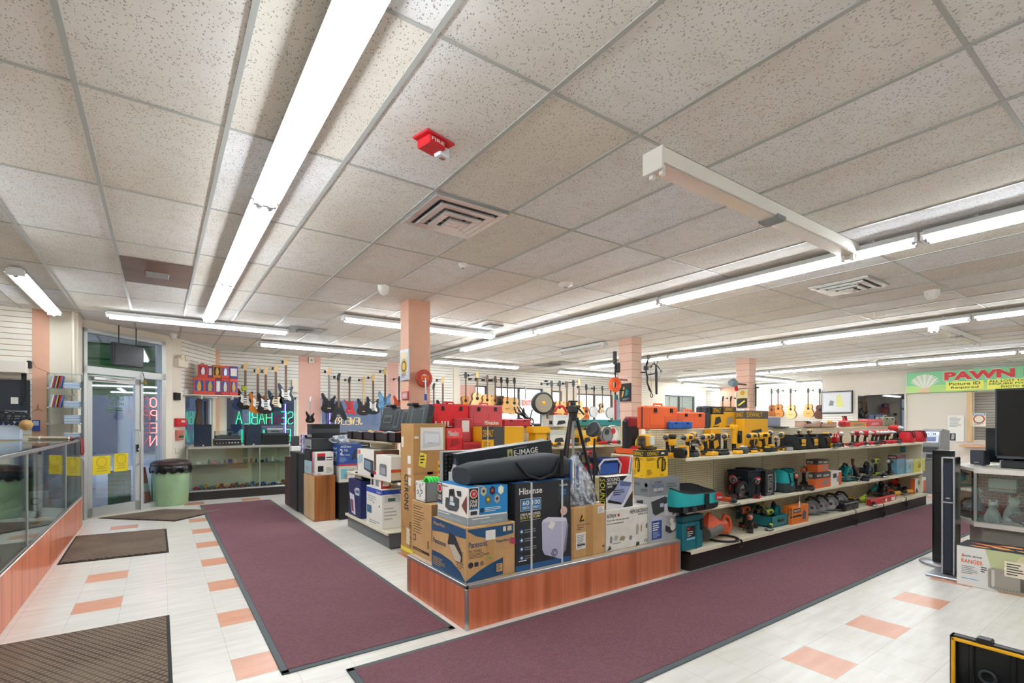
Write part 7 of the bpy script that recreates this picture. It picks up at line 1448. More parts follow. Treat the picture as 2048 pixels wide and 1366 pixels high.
m = M(); T0 = m.T; m.T = Matrix.Translation((.02, 0, zl-.02)) @ Matrix.Rotation(math.radians(-65), 4, 'Y'); m.lathe([(.03, -.09), (.05, -.07), (.06, -.03), (.09, .0), (.1, .03), (.102, .06), (.09, .062)], mat('#2c333a', .4), 24); m.build('lamp_head', t)
m = M(); 
for k in range(7): m.tube([(.0, -.02, zl-.28), (.02*math.sin(k), -.04, zl-.38), (.03*math.cos(k*2), -.05-.004*k, zl-.5-.01*k)], .008, black, 5)
m.build('cable', t)
# round lamp, red hoop, bike frame
t = thing('round_lamp', 'large round yellow and black lamp on a white stand', 'lamp', (xY(1083, 5.9), 5.84, ZP)); zc = zY(1075, 806, 5.8)-ZP
m = M(); m.box(-.09, -.05, 0, .06, .05, .02, white, .004); m.box(-.04, -.02, .02, .03, .02, zc-.06, mat('#d8d8d4'), .006); m.build('stand', t)
m = M(); m.T = Matrix.Translation((-.06, -.03, zc)) @ Matrix.Rotation(math.radians(-18), 4, 'Z') @ XZ; m.lathe([(.1, -.09), (.15, -.08), (.165, -.02), (.17, .04), (.155, .08), (.14, .085), (.135, .06)], mat('#30363a', .6), 28, cap=False); m.build('rubber_ring', t)
m = M(); m.T = Matrix.Translation((-.06, -.03, zc)) @ Matrix.Rotation(math.radians(-18), 4, 'Z') @ XZ; m.lathe([(.14, .07), (.09, .05), (.03, .06), (.001, .06)], mat('#c9c4b4', .15, .5), 24); m.lathe([(.03, .07), (.001, .08)], yel, 12); m.build('lens', t); m = M(); m.box(.03, .02, zc-.15, .1, .1, zc+.14, yel, .02); m.build('shell', t)
m = M(); m.torus((0, 0, .0), .11, .02, mat('#c8202c', .4), 'y', 24, 8, 10, 170); m.box(-.13, -.02, -.02, -.08, .02, .0, red); m.box(.08, -.02, -.02, .13, .02, .0, red); m.build('red_arch_tool', label='red arched pipe bender on the white tool carton', cat='tool', loc=(xY(1121, 5.7), 5.7, zY(1121, 829, 5.66)+.02))
t = thing('folded_stroller', 'tangle of black folded stroller frame left of the white lamp stand', 'stroller', (xY(1060, 5.8), 5.9, ZP))
q = random.Random(11)
for k in range(9): m = M(); m.tube([(q.uniform(-.2, .15), q.uniform(-.04, .04), q.uniform(0.012, .3)) for _ in range(3)], .011, black if k % 3 else mat('#8a4a6a'), 6); m.build('tube', t)
for k in range(2): m = M(); m.torus((-.12+.2*k, 0, .07), .06, .01, black, 'y', 18, 6); m.build('wheel', t)
# ---- orange pillar: packages
def onface(name, lab, cat, px0, py0, px1, py1, X_=None, Y_=None, d=.02, c=white, deco=None):
    if Y_ is not None:
        x0, x1 = xY(px0, Y_), xY(px1, Y_); z1, z0 = zY(px0, py0, Y_), zY(px0, py1, Y_); m = M(); L = (0, -d, 0, x1-x0, 0, z1-z0); m.box(*L, c, .003)
        if deco: deco(m.boxface(L, 'front'))
        return m.build(name, label=lab, cat=cat, loc=(x0, Y_-.002, z0))
    p0, p1 = onX(px0, py1, X_), onX(px1, py0, X_); m = M(); L = (-d, 0, 0, 0, p0[1]-p1[1], onX(px0, py0, X_)[2]-p0[2]); m.box(*L, c, .003)
    if deco: deco(m.boxface(L, 'left'))
    return m.build(name, label=lab, cat=cat, loc=(X_-.002, p1[1], p0[2]))
onface('blade_package', 'clear blister pack with round yellow blade hung on the orange pillar', 'package', 803, 702, 820, 762, X_=2.55, c=mat('#c9cdd8', .3), d=.02, deco=lambda f: f.disc(.5, .45, .1, mat('#caa23a')).disc(.5, .45, .07, mat('#2c2c2c'), 2).disc(.5, .45, .05, mat('#e0b43a'), 3).rect(.15, .72, .85, .9, mat('#e8d8b0'), 2).lines(.2, .08, .8, .22, 3, navy))
t = thing('dust_mop', 'round red and white disc head on a pole hung on the orange pillar', 'mop', (xY(847, 5.83), 5.83, zY(847, 757, 5.83)))
m = M(); m.T = XZ; m.lathe([(.105, 0), (.112, .01), (.112, .03), (.1, .035)], mat('#c0402c', .4), 30); m.build('rim', t); m = M(); m.T = XZ; m.lathe([(.1, .034), (.001, .036)], white, 28); m.build('disc', t); m = M(); m.box(-.055, -.05, -.03, .055, -.036, .035, org, .015); m.build('hub', t); m = M(); m.tube([(0, -.05, 0), (0, -.06, -.1), (0, -.06, -.5)], .009, silver); m.box(-.013, -.073, -.28, .013, -.047, -.2, blue); m.build('pole', t)
m = M(); m.cyl((0, 0, 0), (0, .05, 0), .01, black); m.build('hook', t)
onface('no_sign', 'red bordered NO sign on the orange pillar', 'sign', 805, 784, 818, 800, X_=2.55, c=red, d=.01, deco=lambda f: f.rect(.12, .12, .88, .88, mat('#c9a0a0')).txt('NO', .25, .3, .75, .7, white, 3))
onface('sensor_box', 'small beige sensor on the wide pink column', 'sensor', 617, 715, 627, 726, Y_=YB-.0, d=.05, c=cream, deco=lambda f: f.rect(.3, .3, .7, .7, grey))
onface('junction_box', 'cream junction box on the slatwall left of the pink column', 'junction box', 583, 760, 594, 784, Y_=YB, d=.09, c=cream)
onface('exit_sign', 'white EXIT sign with red letters by the far windows', 'exit sign', 1040, 799, 1063, 812, Y_=YB-.02, d=.04, c=white, deco=lambda f: f.txt('EXIT', .1, .15, .9, .85, mat('#e03a3a', .5, emit=1)))
m = M(); x_ = xY(1051, YB-.04); m.box(x_-.01, YB-.06, zY(1051, 799, YB-.02), x_+.01, YB-.02, 2.57, white); m.box(x_-.02, YB-.06, 2.56, x_+.02, YB, 2.58, white); m.build('sign_bracket', bpy.data.objects['exit_sign']) if False else m.build('sign_post', label='white drop rod above the EXIT sign', cat='rod')
# ---- brick-pattern pillar: pole tools, cord reel, pack
t = thing('pole_saw', 'tall black and teal pole saw leaning on the brick-pattern pillar', 'pole saw', (xY(1232, 6.28), 6.28, ZP-.3)); z_ = lambda y: zY(1232, y, 6.28)-ZP+.3
m = M(); m.cyl((-.02, 0, .3), (-.02, 0, z_(715)), .016, black); m.cyl((-.02, 0, z_(780)), (.25, .01, z_(780)), .012, black); m.build('pole', t); m = M(); m.tube([(0, -.02, .32), (.02, -.02, z_(820)), (-.02, -.02, z_(790))], [.05, .045, .03], mat('#17646e', .4), 10); m.build('motor', t)
m = M(); m.box(-.06, -.03, z_(730), .0, .03, z_(703), black, .01); m.box(.0, -.03, z_(745), .09, .03, z_(725), black, .012); m.build('head', t); m = M(); m.tube([(-.07, -.05, .3), (-.08, -.05, z_(800))], .016, red); m.build('side_handle', t, 'red handle'); m = M(); m.box(-.05, -.07, z_(840), .03, -.04, z_(800), mat('#9ab0c0'), .006); m.build('plate', t)
m = M(); m.box(-.08, -.04, .25, .1, .06, .3, black, .004); m.build('foot', t)
t = thing('cord_reel', 'bright orange ring of cable hung on the brick-pattern pillar', 'cable', (xY(1233, 6.18), 6.2, zY(1233, 769, 6.18))); m = M(); 
for k in range(4): m.torus((0, .014*k, 0), .105-.006*(k % 2), .03, mat('#f2602c', .5), 'y', 28, 8)
m.build('coil', t); m = M(); m.cyl((0, .02, .09), (.36, .04, .1), .01, black); m.build('hook', t)
onface('tool_package', 'black pack with yellow and teal tool picture on the brick-pattern pillar', 'package', 1241, 768, 1263, 803, X_=6.996, d=.03, c=mat('#1c2226'), deco=lambda f: f.poly([(.2, .2), (.35, .3), (.5, .75), (.4, .85), (.3, .6)], yel).poly([(.5, .3), (.8, .35), (.85, .6), (.6, .7)], teal, 2).lines(.3, .05, .9, .15, 2, silver))
t = thing('compound_bow', 'black compound bow hung on the right face of the brick-pattern pillar', 'bow', (xY(1297, 6.05), 6.05, zY(1297, 755, 6.05))); sc_ = .0062
def bp(px, py, dy=0): return ((px-1297)*sc_, dy, (755-py)*sc_)
m = M(); m.tube([bp(1297, 695), bp(1291, 712), bp(1285, 725), bp(1287, 740), bp(1292, 755), bp(1291, 770), bp(1302, 790), bp(1310, 800)], [.008, .02, .016, .014, .018, .014, .02, .01], black, 8); m.build('riser', t)
for a in ((1297, 695), (1311, 808)): m = M(); p = bp(*a); m.torus(p, .035, .007, black, 'y', 16, 6); m.build('cam', t)
m = M(); m.tube([bp(1296, 693), bp(1303, 745, -.02), bp(1312, 810)], .0025, dgrey, 4); m.build('string', t); m = M(); p = bp(1285, 726); m.box(p[0]-.04, -.05, p[2]-.05, p[0]+.03, .03, p[2]+.03, dgrey, .012); m.build('quiver_mount', t); m = M(); m.cyl(bp(1290, 740), (bp(1290, 740)[0]-.1, .12, bp(1290, 740)[2]), .012, black); m.build('wall_mount', t)
t = thing('crossbow', 'black crossbow hung upright beside the compound bow', 'crossbow', (xY(1313, 6.0), 6.0, zY(1313, 760, 6.0))); bp = lambda px, py, dy=0: ((px-1313)*sc_, dy, (760-py)*sc_)
m = M(); m.tube([bp(1310, 715), bp(1312, 740), bp(1313, 803)], [.012, .026, .02], mat('#23282c', .4), 8); m.build('stock', t); m = M(); m.tube([bp(1287, 722), bp(1298, 712), bp(1311, 716), bp(1323, 722), bp(1334, 732)], [.006, .01, .012, .01, .006], black, 6); m.build('limbs', t); m = M(); m.tube([bp(1304, 700), bp(1303, 710), bp(1311, 716), bp(1317, 710), bp(1317, 699), bp(1304, 700)], .006, black, 6); m.build('stirrup', t)
for a in ((1335, 733), (1287, 722)): m = M(); m.torus(bp(*a), .022, .006, black, 'y', 14, 6); m.build('cam', t)
m = M(); m.cyl(bp(1312, 740), (-.1, .17, 0.1), .01, black); m.build('wall_mount', t); m = M(); m.tube([bp(1334, 735), bp(1325, 755), bp(1314, 770)], .0025, dgrey, 4); m.build('string', t)
m = M(); m.box(0, 0, 0, .22, .14, .42, mat('#23252e', .6), .05); m.box(.02, -.004, .3, .2, .1, .425, mat('#8a2030', .6), .02); m.build('guitar_case', label='dark rounded case with red top left of the large orange case', cat='case', loc=(4.32, 3.83, 1.111))
# ---- far pillar: blower, packs
Yp3 = 6.496
onface('package', 'white and gold pack on the far brick-pattern pillar', 'package', 1476, 776, 1497, 797, X_=11.597, d=.03, c=mat('#d8c890'), deco=lambda f: f.disc(.5, .5, .06, mat('#c9963a')).rect(.05, .85, .95, .95, mat('#7a5a9a')))
onface('blade_disc', 'round yellow and black disc below the gold pack', 'disc', 1475, 798, 1494, 816, X_=11.597, d=.03, c=mat('#2c2c26'), deco=lambda f: f.poly([(.1, .3), (.2, .2), (.9, .7), (.8, .85)], mat('#e0c83a')))
onface('package', 'white pack with blue tool picture low on the far pillar', 'package', 1477, 818, 1491, 855, X_=11.597, d=.03, c=mat('#d5dce4'), deco=lambda f: f.poly([(.1, .5), (.9, .65), (.8, .75), (.1, .6)], navy))
t = thing('leaf_blower', 'grey and red blower hung high on the far pillar', 'blower', (xY(1470, 6.5), 6.55, zY(1468, 770, 6.5))); m = M(); m.tube([(-.1, 0, .05), (0, 0, .06), (.12, 0, .04)], [.07, .1, .07], mat('#6f7f86', .4), 12); m.build('housing', t); m = M(); m.tube([(.1, 0, .02), (.16, 0, -.12)], .04, red); m.build('nozzle', t); m = M(); m.cyl((.1, 0, .04), (.58, .02, .04), .02, black); m.build('bracket', t)
m = M(); m.box(-.01, -.03, 0, .02, 0, .55, mat('#2f4a30'), .004); m.box(.0, -.04, .45, .12, -.01, .49, black, .004); m.build('hunting_tool', label='green and black long tool on the front of the far pillar', cat='tool', loc=(xY(1510, 6.48), 6.48, zY(1510, 813, 6.48)))
# ================================================================ counter wall on the right
XR = 17.98
def onR(name, lab, cat, px0, py0, px1, py1, d, c, deco=None, x=XR):
    p0, p1 = onX(px0, 800, x), onX(px1, 800, x); z1 = onX(px0, py0, x)[2]; z0 = onX(px0, py1, x)[2]; m = M(); L = (-d, 0, 0, 0, p0[1]-p1[1], z1-z0); m.box(*L, c)
    if deco: deco(m.boxface(L, 'left'))
    return m.build(name, label=lab, cat=cat, loc=(x-.002, p1[1], z0))
def d_sign(f):
    f.rect(.0, 0, 1, .35, mat('#b4dc84', .5)).rect(0, 0, .002, 1, white, 2)
    for k in range(11):
        a = math.radians(150-12*k); f.poly([(.05+.006*math.cos(a), .2), (.05+.042*math.cos(a)-.004, .22+.65*math.sin(a)), (.05+.042*math.cos(a)+.006, .22+.65*math.sin(a)+.03), (.055+.006*math.cos(a), .2)], mat('#e6ebe0', .6) if k % 2 else mat('#cfd8c8', .6), 2+k*.1)
    f.poly([(.03, .0), (.04, .18), (.055, .25), (.066, .2), (.06, .0)], mat('#e0c0a0', .6), 4)
    f.txt('PAWN DEPT', .1, .5, .416, .95, white, 4).txt('PAWN DEPT', .1015, .53, .4145, .92, mat('#d8363a', .5), 6)
    f.rect(.106, .06, .196, .46, mat('#f0ee6a', .5), 3).txt('Picture ID', .113, .28, .189, .42, mat('#2a4a2a'), 6).txt('Required', .118, .1, .184, .23, mat('#2a4a2a'), 6)
    f.rect(.204, .05, .325, .47, mat('#f0ee6a', .5), 3).txt('ALL LOST TICKETS', .208, .34, .318, .44, mat('#2a4a2a'), 6).txt('REQUIRE POSITIVE', .208, .21, .318, .31, mat('#2a4a2a'), 6).txt('PHOTO ID', .235, .08, .29, .18, mat('#2a4a2a'), 6)
p0 = onX(1815, 768, XR); W = 8.6; z1, z0 = onX(1815, 747, XR)[2], onX(1815, 787, XR)[2]; m = M(); L = (-.12, 0, 0, 0, W, z1-z0); m.box(*L, mat('#86cf9c', .5)); d_sign(m.boxface(L, 'left')); m.build('shop_sign', label='long green illuminated sign with red PAWN lettering on the counter wall', cat='sign', loc=(XR-.002, p0[1]-W, z0))
onR('framed_picture', 'black framed drawing with a yellow shape hung left of the dark window', 'picture', 1644, 784, 1706, 827, .05, black, lambda f: f.rect(.03, .04, .97, .96, mat('#c9ccd4', .2)).rect(.08, .1, .92, .9, mat('#d8dade', .3), 2).poly([(.5, .3), (.75, .3), (.62, .85), (.5, .8)], mat('#dfe08a'), 3).poly([(.25, .35), (.4, .35), (.42, .55), (.3, .6)], mat('#8a8c90'), 3))
onR('notice_sheet', 'tall white notice sheet with a small dark picture on the counter wall', 'notice', 1896, 831, 1928, 883, .006, paper, lambda f: f.lines(.1, .55, .9, .95, 9, grey).rect(.12, .04, .5, .32, dgrey).poly([(.2, .08), (.4, .1), (.42, .28), (.25, .3)], mat('#a8a8a8'), 2))
onR('notice_board', 'NOTICE sign with red circle beside the service window', 'notice', 1945, 826, 1972, 853, .02, mat('#e8dfc8'), lambda f: f.rect(.05, .8, .95, .97, mat('#6aa8c8')).txt('NOTICE', .15, .82, .85, .94, white, 3).disc(.5, .55, .12, mat('#c84a4a')).disc(.5, .55, .09, mat('#e8dfc8'), 2).lines(.1, .08, .9, .35, 3, grey))
p1, p2 = onX(1924, 890, 17.9), onX(2010, 890, 17.9); m = M(); m.box(-.3, 0, 0, .05, p1[1]-p2[1], .06, mat('#d8a888', .4), .006); m.build('counter_ledge', label='pale wood ledge under the service window', cat='ledge', loc=(17.94, p2[1], onX(1924, 893, 17.9)[2]))
m = M(); m.box(-.04, 0, 0, 0, .1, 1.6, oak); m.build('window_post', label='pale wooden post at the left of the service window', cat='post', loc=(17.98, onX(1945, 800, 17.98)[1], .95))
for i, px in enumerate((1627, 1739)):
    pass
# cash machine
x0 = 13.0; ya, yb_ = onX(1881, 900, x0)[1], onX(1843, 900, x0)[1]; W = yb_-ya; t = thing('cash_machine', 'grey cash machine with blue lit ATM header at the end of the shelves', 'cash machine', (x0, ya, 0)); ag, agd = mat('#8d9094', .4), mat('#6d7074', .4)
m = M(); m.box(.02, 0, 0, .6, W, .72, agd, .01); m.build('safe', t); m = M(); T0 = m.T; m.add([(-.06, 0, .72), (.0, 0, 1.06), (.06, 0, 1.3), (.14, 0, 1.34), (.6, 0, 1.3), (.6, 0, .72)]+[(-.06, W, .72), (.0, W, 1.06), (.06, W, 1.3), (.14, W, 1.34), (.6, W, 1.3), (.6, W, .72)], [(0, 5, 4, 3, 2, 1), (6, 7, 8, 9, 10, 11)]+[(i, i+1, i+7, i+6) for i in range(5)]+[(5, 0, 6, 11)], ag); m.build('upper_housing', t)
def slab(z0_, z1_, a, b, mm, nm, k=.01):
    xx = lambda z: -.06+(z-.72)*.06/.34 if z < 1.06 else (z-1.06)*.25
    m = M(); m.add([(xx(z0_)-k, W*(1-b), z0_), (xx(z0_)-k, W*(1-a), z0_), (xx(z1_)-k, W*(1-a), z1_), (xx(z1_)-k, W*(1-b), z1_), (xx(z0_)+.02, W*(1-b), z0_), (xx(z0_)+.02, W*(1-a), z0_), (xx(z1_)+.02, W*(1-a), z1_), (xx(z1_)+.02, W*(1-b), z1_)], [(0, 3, 2, 1), (4, 5, 6, 7), (0, 4, 7, 3), (1, 2, 6, 5), (3, 7, 6, 2), (0, 1, 5, 4)], mm)
    if nm == 'header': m.face((xx(z0_)-k-.002, W*(1-a), z0_), (0, -1, 0), (xx(z1_)-xx(z0_), 0, z1_-z0_), W*(b-a), .07).txt('ATM', .2, .15, .8, .85, mat('#5a6a9a'))
    m.build(nm, t)
slab(1.2, 1.28, .1, .9, mat('#a9b8f0', .4, emit=.8), 'header'); slab(1.06, 1.19, .1, .9, silver, 'screen_surround', .006); slab(1.08, 1.17, .25, .75, mat('#3a4a7a', .2, emit=.3), 'screen'); slab(.98, 1.04, .1, .9, grey, 'keypad', .03); slab(.86, .96, .1, .9, mat('#3a3c40'), 'card_slot', .015); slab(.74, .82, .3, .6, black, 'cash_slot', .012)
# tower speakers
def tower(lab, x, y0, y1, top, c, edge_, base='plate'):
    W = y1-y0; t = thing('tower_speaker', lab, 'speaker', (x, y0, 0)); m = M(); m.box(0, 0, .03, .18, W, top, mat('#14161a', .15), .006); m.build('cabinet', t)
    m = M(); m.box(-.008, .02, .06, 0, W-.02, top*.62, c); m.box(-.008, .02, top*.63, 0, W-.02, top-.05, c); m.build('grille', t)
    if edge_: 
        m = M(); m.box(-.012, 0, .03, .02, .014, top, silver, .003); m.box(-.012, W-.014, .03, .02, W, top, silver, .003); m.box(-.012, 0, top-.012, .02, W, top, silver, .003); m.box(-.012, 0, top*.62, 0, W, top*.63, silver); m.build('edge_trim', t)
        m = M(); m.box(-.0095, W*.35, top*.655, -.008, W*.65, top*.665, silver); m.build('badge', t)
    m = M()
    if base == 'plate': m.box(-.1, -.08, 0, .3, W+.1, .022, silver, .006)
    else: m.T = Matrix.Translation((.09, W/2, 0)); m.lathe([(.19, 0), (.2, .01), (.19, .022), (.001, .028)], silver, 36)
    m.build('base', t)
gr = mat('#252a38', .8)
x1 = 6.1; tower('slim tower speaker with silver edges beside the stove carton', x1, onX(1910, 900, x1)[1], onX(1883, 900, x1)[1], zY(1885, 914, onX(1885, 900, x1)[1]), gr, True)
x2 = 6.55; tower('glossy black tower speaker on a round silver base', x2, onX(1905, 900, x2)[1]+.02, onX(1864, 900, x2)[1], zY(1885, 901, onX(1885, 900, x2)[1]), mat('#0e1014', .3), False, 'round')
# stove carton
y0, y1 = .68, onX(1913, 1100, 5.93)[1]; B = (5.93, y0, .001, 6.28, y1, .355)
def d_st(m, L):
    f = m.boxface(L, 'left'); f.poly([(.42, 0), (.38, .2), (.28, 1), (1, 1), (1, 0)], mat('#b9bf90', .5)).poly([(.5, .55), (.95, .55), (1, .9), (.6, .95)], mat('#d8c8a0', .6), 2).rect(.4, 0, 1, .18, mat('#b98a5a'), 2)
    f.txt('solo stove', .08, .74, .25, .8, dgrey, 3).poly([(.05, .74), (.065, .82), (.08, .74)], org, 3).txt('RANGER', .05, .58, .26, .68, org, 3).lines(.05, .3, .22, .52, 5, grey, 3).rect(.05, .18, .22, .2, mat('#6aa8d0'), 3)
    f.poly([(.31, .08), (.31, .52), (.36, .57), (.66, .57), (.7, .52), (.7, .08), (.6, .03), (.4, .03)], mat('#a9a49c', .2, .7), 4).rect(.34, .1, .37, .52, mat('#d8d8d4', .2, .7), 5).rect(.6, .1, .64, .52, mat('#6a6660', .2, .7), 5)
    for k in range(12): f.disc(.34+.029*k, .12-.03*math.sin(k/11*math.pi), .004, black, 6)
    f.rect(.46, .42, .66, .8, mat('#e8dcc8'), 7).lines(.48, .46, .64, .76, 5, dgrey, 8)
    f.lines(.24, .4, .3, .56, 3, black, 3)
    f = m.boxface(L, 'top'); f.rect(0, 0, 1, 1, mat('#2c2f33')); q = random.Random(3)
    for k in range(14): a, b = q.uniform(.2, .8), q.uniform(.1, .8); f.poly([(a, b), (a+.05, b+.1), (a+.02, b+.22), (a-.12, b+.12), (a-.08, b)], (mat('#e8935a'), mat('#f2c08a'), mat('#c8602c'))[k % 3], 2+k*.1)
carton('stove_carton', 'white stove carton with a steel drum picture on the floor at the right', B, mat('#dfdcd8', .5), d_st)
# showcase on the right
ca, cb_ = (6.5, 1.37), (6.94, 1.62); zt_, zb_ = 1.02, .49; Yn = -.6
t = thing('glass_showcase', 'glass showcase with cut corner holding figurines at the right edge', 'display case', (6.5, 1.37, 0)); 
foot = [(0, 0), (.44, .25), (.95, .25), (.95, Yn-1.37), (0, Yn-1.37)]; ins = [(.12, -.04), (.46, .13), (.93, .13), (.93, Yn-1.37+.02), (.12, Yn-1.37+.02)]
lam = mat('#a9a49c', .5, var=.05)
m = M(); m.prism(ins, 0, .46, lam); m.build('base', t); m = M(); m.prism(foot, .46, .49, mat('#cfc8bc', .4)); m.build('deck', t); m = M(); m.prism(foot, zt_-.03, zt_, mat('#cdc8be', .35)); m.build('top', t)
m = M(); 
for (a, b) in ((0, 0), (.43, .24), (0, -.66), (0, -1.3)): m.box(a, b-.02, .49, a+.022, b+.002, zt_-.03, alu)
m.box(-.004, Yn-1.37, .455, .01, 0, .5, mat('#d8d0c8', .4)); m.box(-.004, Yn-1.37, zt_-.045, .01, 0, zt_+.002, mat('#d8d0c8', .4)); m.build('frame', t)
m = M(); m.box(.006, Yn-1.37+.01, .5, .01, -.02, zt_-.045, GL); m.build('front_glass', t); m = M(); m.add([(.01, -.005, .5), (.43, .235, .5), (.43, .235, zt_-.04), (.01, -.005, zt_-.04)], [(0, 1, 2, 3)], GL); m.build('corner_glass', t)
m = M(); m.box(.2, -1.3, .78, .55, -.08, .787, GL); m.build('glass_shelf', t)
m = M(); m.box(.6, Yn-1.37+.01, .49, .61, .24, zt_-.03, m_brick('#a8563f', '#96503c', '#c8b8a8', 'brick_reflection', 8)); m.build('back_panel', t, 'back with painted brick reflection')  # brick reflection of the mirrored back, painted in as a pattern
# contents
def fig(lab, x, y):
    t = thing('porcelain_figurine', lab, 'figurine', (x, y, .491), -.9); sk, wh, gy, ha = mat('#c9b0a0', .25), mat('#dfe4ea', .2), mat('#a8aab8', .25), mat('#5a4a3c', .3)
    m = M(); m.lathe([(.09, 0), (.085, .012), (.001, .015)], mat('#8fb0a0', .3), 20); m.build('base', t)
    m = M(); prof = [(-.03, 0, .015, .016), (-.03, 0, .03, .013)]
    m.tube([(-.03, 0, .012), (-.03, 0, .03), (-.028, 0, .1), (-.01, 0, .17), (0, 0, .23), (0, 0, .27), (0, 0, .31), (0, 0, .335), (0, 0, .36), (0, 0, .385), (0, 0, .41)], [.016, .01, .014, .02, .028, .034, .03, .014, .024, .026, .012], sk, 12); m.tube([(.03, -.01, .012), (.03, 0, .03), (.028, 0, .1), (.01, 0, .18)], [.016, .01, .014, .018], sk, 10)
    m.tube([(-.035, 0, .3), (-.06, -.02, .26), (-.03, -.06, .25), (-.01, -.07, .27)], [.012, .01, .009, .008], sk, 8); m.tube([(.035, 0, .3), (.06, -.02, .26), (.03, -.06, .25), (.0, -.07, .27)], [.012, .01, .009, .008], sk, 8); m.ball((0, -.026, .37), .005, sk, 6); m.build('body', t)
    m = M(); n = 28; vs = [((.03+.0)*math.cos(2*math.pi*i/n), .03*math.sin(2*math.pi*i/n), .235) for i in range(n)]+[((.085+.012*(i % 2))*math.cos(2*math.pi*i/n), (.085+.012*(i % 2))*math.sin(2*math.pi*i/n), .085) for i in range(n)]; m.add(vs, [(n+i, n+(i+1) % n, (i+1) % n, i) for i in range(n)], gy, True); m.build('skirt', t)
    m = M(); m.tube([(0, 0, .235), (0, 0, .28), (0, 0, .318)], [.033, .04, .026], wh, 14); m.tube([(-.035, 0, .305), (-.062, -.02, .26)], .015, wh, 8); m.tube([(.035, 0, .305), (.062, -.02, .26)], .015, wh, 8); m.build('blouse', t)
    m = M(); m.ball((0, .012, .378), .031, ha, 12); m.tube([(0, .03, .37), (0, .045, .33)], .014, ha, 8); m.build('hair', t); m = M(); m.lathe([(.034, .395), (.036, .402), (.001, .412)], wh, 16); m.build('cap', t)
fig('porcelain girl figurine in blue grey skirt and white cap, at the cut corner', 6.84, 1.44)
def cat_(lab, x, y, s, c):
    t = thing('glass_cat', lab, 'figurine', (x, y, .491), -1.2); t.scale = (s, s, s); m = M(); m.tube([(0, .02, 0), (0, .02, .04), (0, .01, .1), (0, -.0, .16), (0, -.01, .19), (0, -.02, .22), (0, -.02, .25), (0, -.02, .265)], [.07, .085, .075, .05, .038, .05, .042, .02], c, 16)
    for a in (-1, 1): m.tube([(a*.03, -.04, .1), (a*.03, -.06, .04), (a*.03, -.08, .01)], [.02, .018, .022], c, 8); m.tube([(a*.03, -.015, .25), (a*.036, -.012, .3)], [.016, .002], c, 6)
    m.ball((0, -.066, .225), .014, c, 8); m.tube([(0, .09, .02), (.07, .07, .015), (.09, 0, .02)], .015, c, 8); m.build('body', t)
cg = mat('#dfe5e8', .12, .1); cg2 = mat('#f0f2f2', .15)
cat_('clear silver glass cat sitting at the front of the showcase', 6.64, 1.26, .78, cg); cat_('white glass cat sitting behind the dark purse in the showcase', 6.9, 1.16, .9, cg2)
m = M(); crumple(m, .1, mat('#4a2028', .25), 12, h=.55, sx=.8); m.build('clasp_purse', label='dark maroon purse between the two glass cats', cat='bag', loc=(6.75, 1.06, .491))
t = thing('sunglasses', 'blue mirrored sunglasses on the showcase deck', 'sunglasses', (6.57, .94, .492), 0); 
for k in range(2): m = M(); m.T = Matrix.Translation((0, .07*k, .028)) @ Matrix.Rotation(math.radians(90), 4, 'Y'); m.prism(cr([(-.02, -.03), (.02, -.025), (.022, .025), (-.018, .03)], 5), 0, .006, mat('#2a4a9a', .05, .3)); m.build('lens', t)
m = M(); m.tube([(0, -.035, .04), (0, .0, .05), (0, .035, .045), (0, .07, .05), (0, .105, .04)], .004, silver, 6); m.tube([(0, -.035, .04), (.12, -.04, .03)], .003, silver, 6); m.tube([(0, .105, .04), (.12, .11, .03)], .003, silver, 6); m.build('frame', t)
gcart('small white box with grey oval mark on the showcase deck', 0, 0, 0, .06, .492, 1, white, white) if False else None
m = M(); L = (0, 0, 0, .05, .14, .06); m.box(*L, white, .003); m.boxface(L, 'left').disc(.5, .5, .02, grey).disc(.5, .5, .013, white, 2); m.build('small_box', label='small white box with grey oval mark behind the sunglasses', cat='box', loc=(6.66, .86, .491))
t = thing('camera', 'small black camera on the showcase glass shelf', 'camera', (6.85, .97, .788)); m = M(); m.box(-.03, 0, 0, .03, .12, .08, black, .008); m.build('body', t); m = M(); m.cyl((-.03, .06, .04), (-.06, .06, .04), .028, dgrey, 18); m.build('lens', t)
m = M(); L = (0, 0, 0, .12, .2, .02); m.box(*L, white, .002); m.box(.01, .02, .02, .11, .19, .03, mat('#e0a070')); m.box(0, 0, .03, .1, .2, .12, mat('#e8e8e4')); m.build('paper_stack', label='stack of white booklets on the showcase glass shelf', cat='papers', loc=(6.78, 1.12, .788))
# on the showcase
t = thing('loudspeaker', 'small square dark speaker on top of the showcase corner', 'speaker', (6.93, 1.38, 1.021), -.35); 
m = M(); m.box(0, 0, .01, .09, .13, .16, mat('#26282e', .5), .006); m.build('cabinet', t); m = M(); m.box(-.005, .006, .015, 0, .124, .155, mat('#3a3d48', .8)); m.box(-.007, .045, .03, -.005, .085, .038, silver); m.build('grille', t); m = M(); m.box(.01, .03, 0, .08, .1, .01, silver); m.build('foot', t)
xt = 6.98; yl = onX(1991, 900, xt)[1]; zt2, zb2 = onX(1991, 778, xt)[2], onX(1991, 916, xt)[2]
t = thing('television', 'large black television standing on the glass showcase', 'television', (xt, yl, 1.021)); m = M(); H = zt2-1.021; h0 = zb2-1.021; m.box(0, -1.25, h0, .05, 0, H, black, .006); m.build('case', t); m = M(); m.box(-.004, -1.23, h0+.03, 0, -.02, H-.02, mat('#0c1014', .08)); m.build('screen', t); m = M(); m.box(-.012, -1.25, h0-.0, 0, 0, h0+.022, mat('#5a6066', .3, .5)); m.box(-.012, -.012, h0, 0, 0, H, mat('#3a4046', .3, .4)); m.build('bezel', t); m = M(); m.box(-.05, -.9, 0, .1, -.3, .015, black); m.box(.0, -.65, .015, .04, -.55, h0+.02, black); m.build('stand', t)
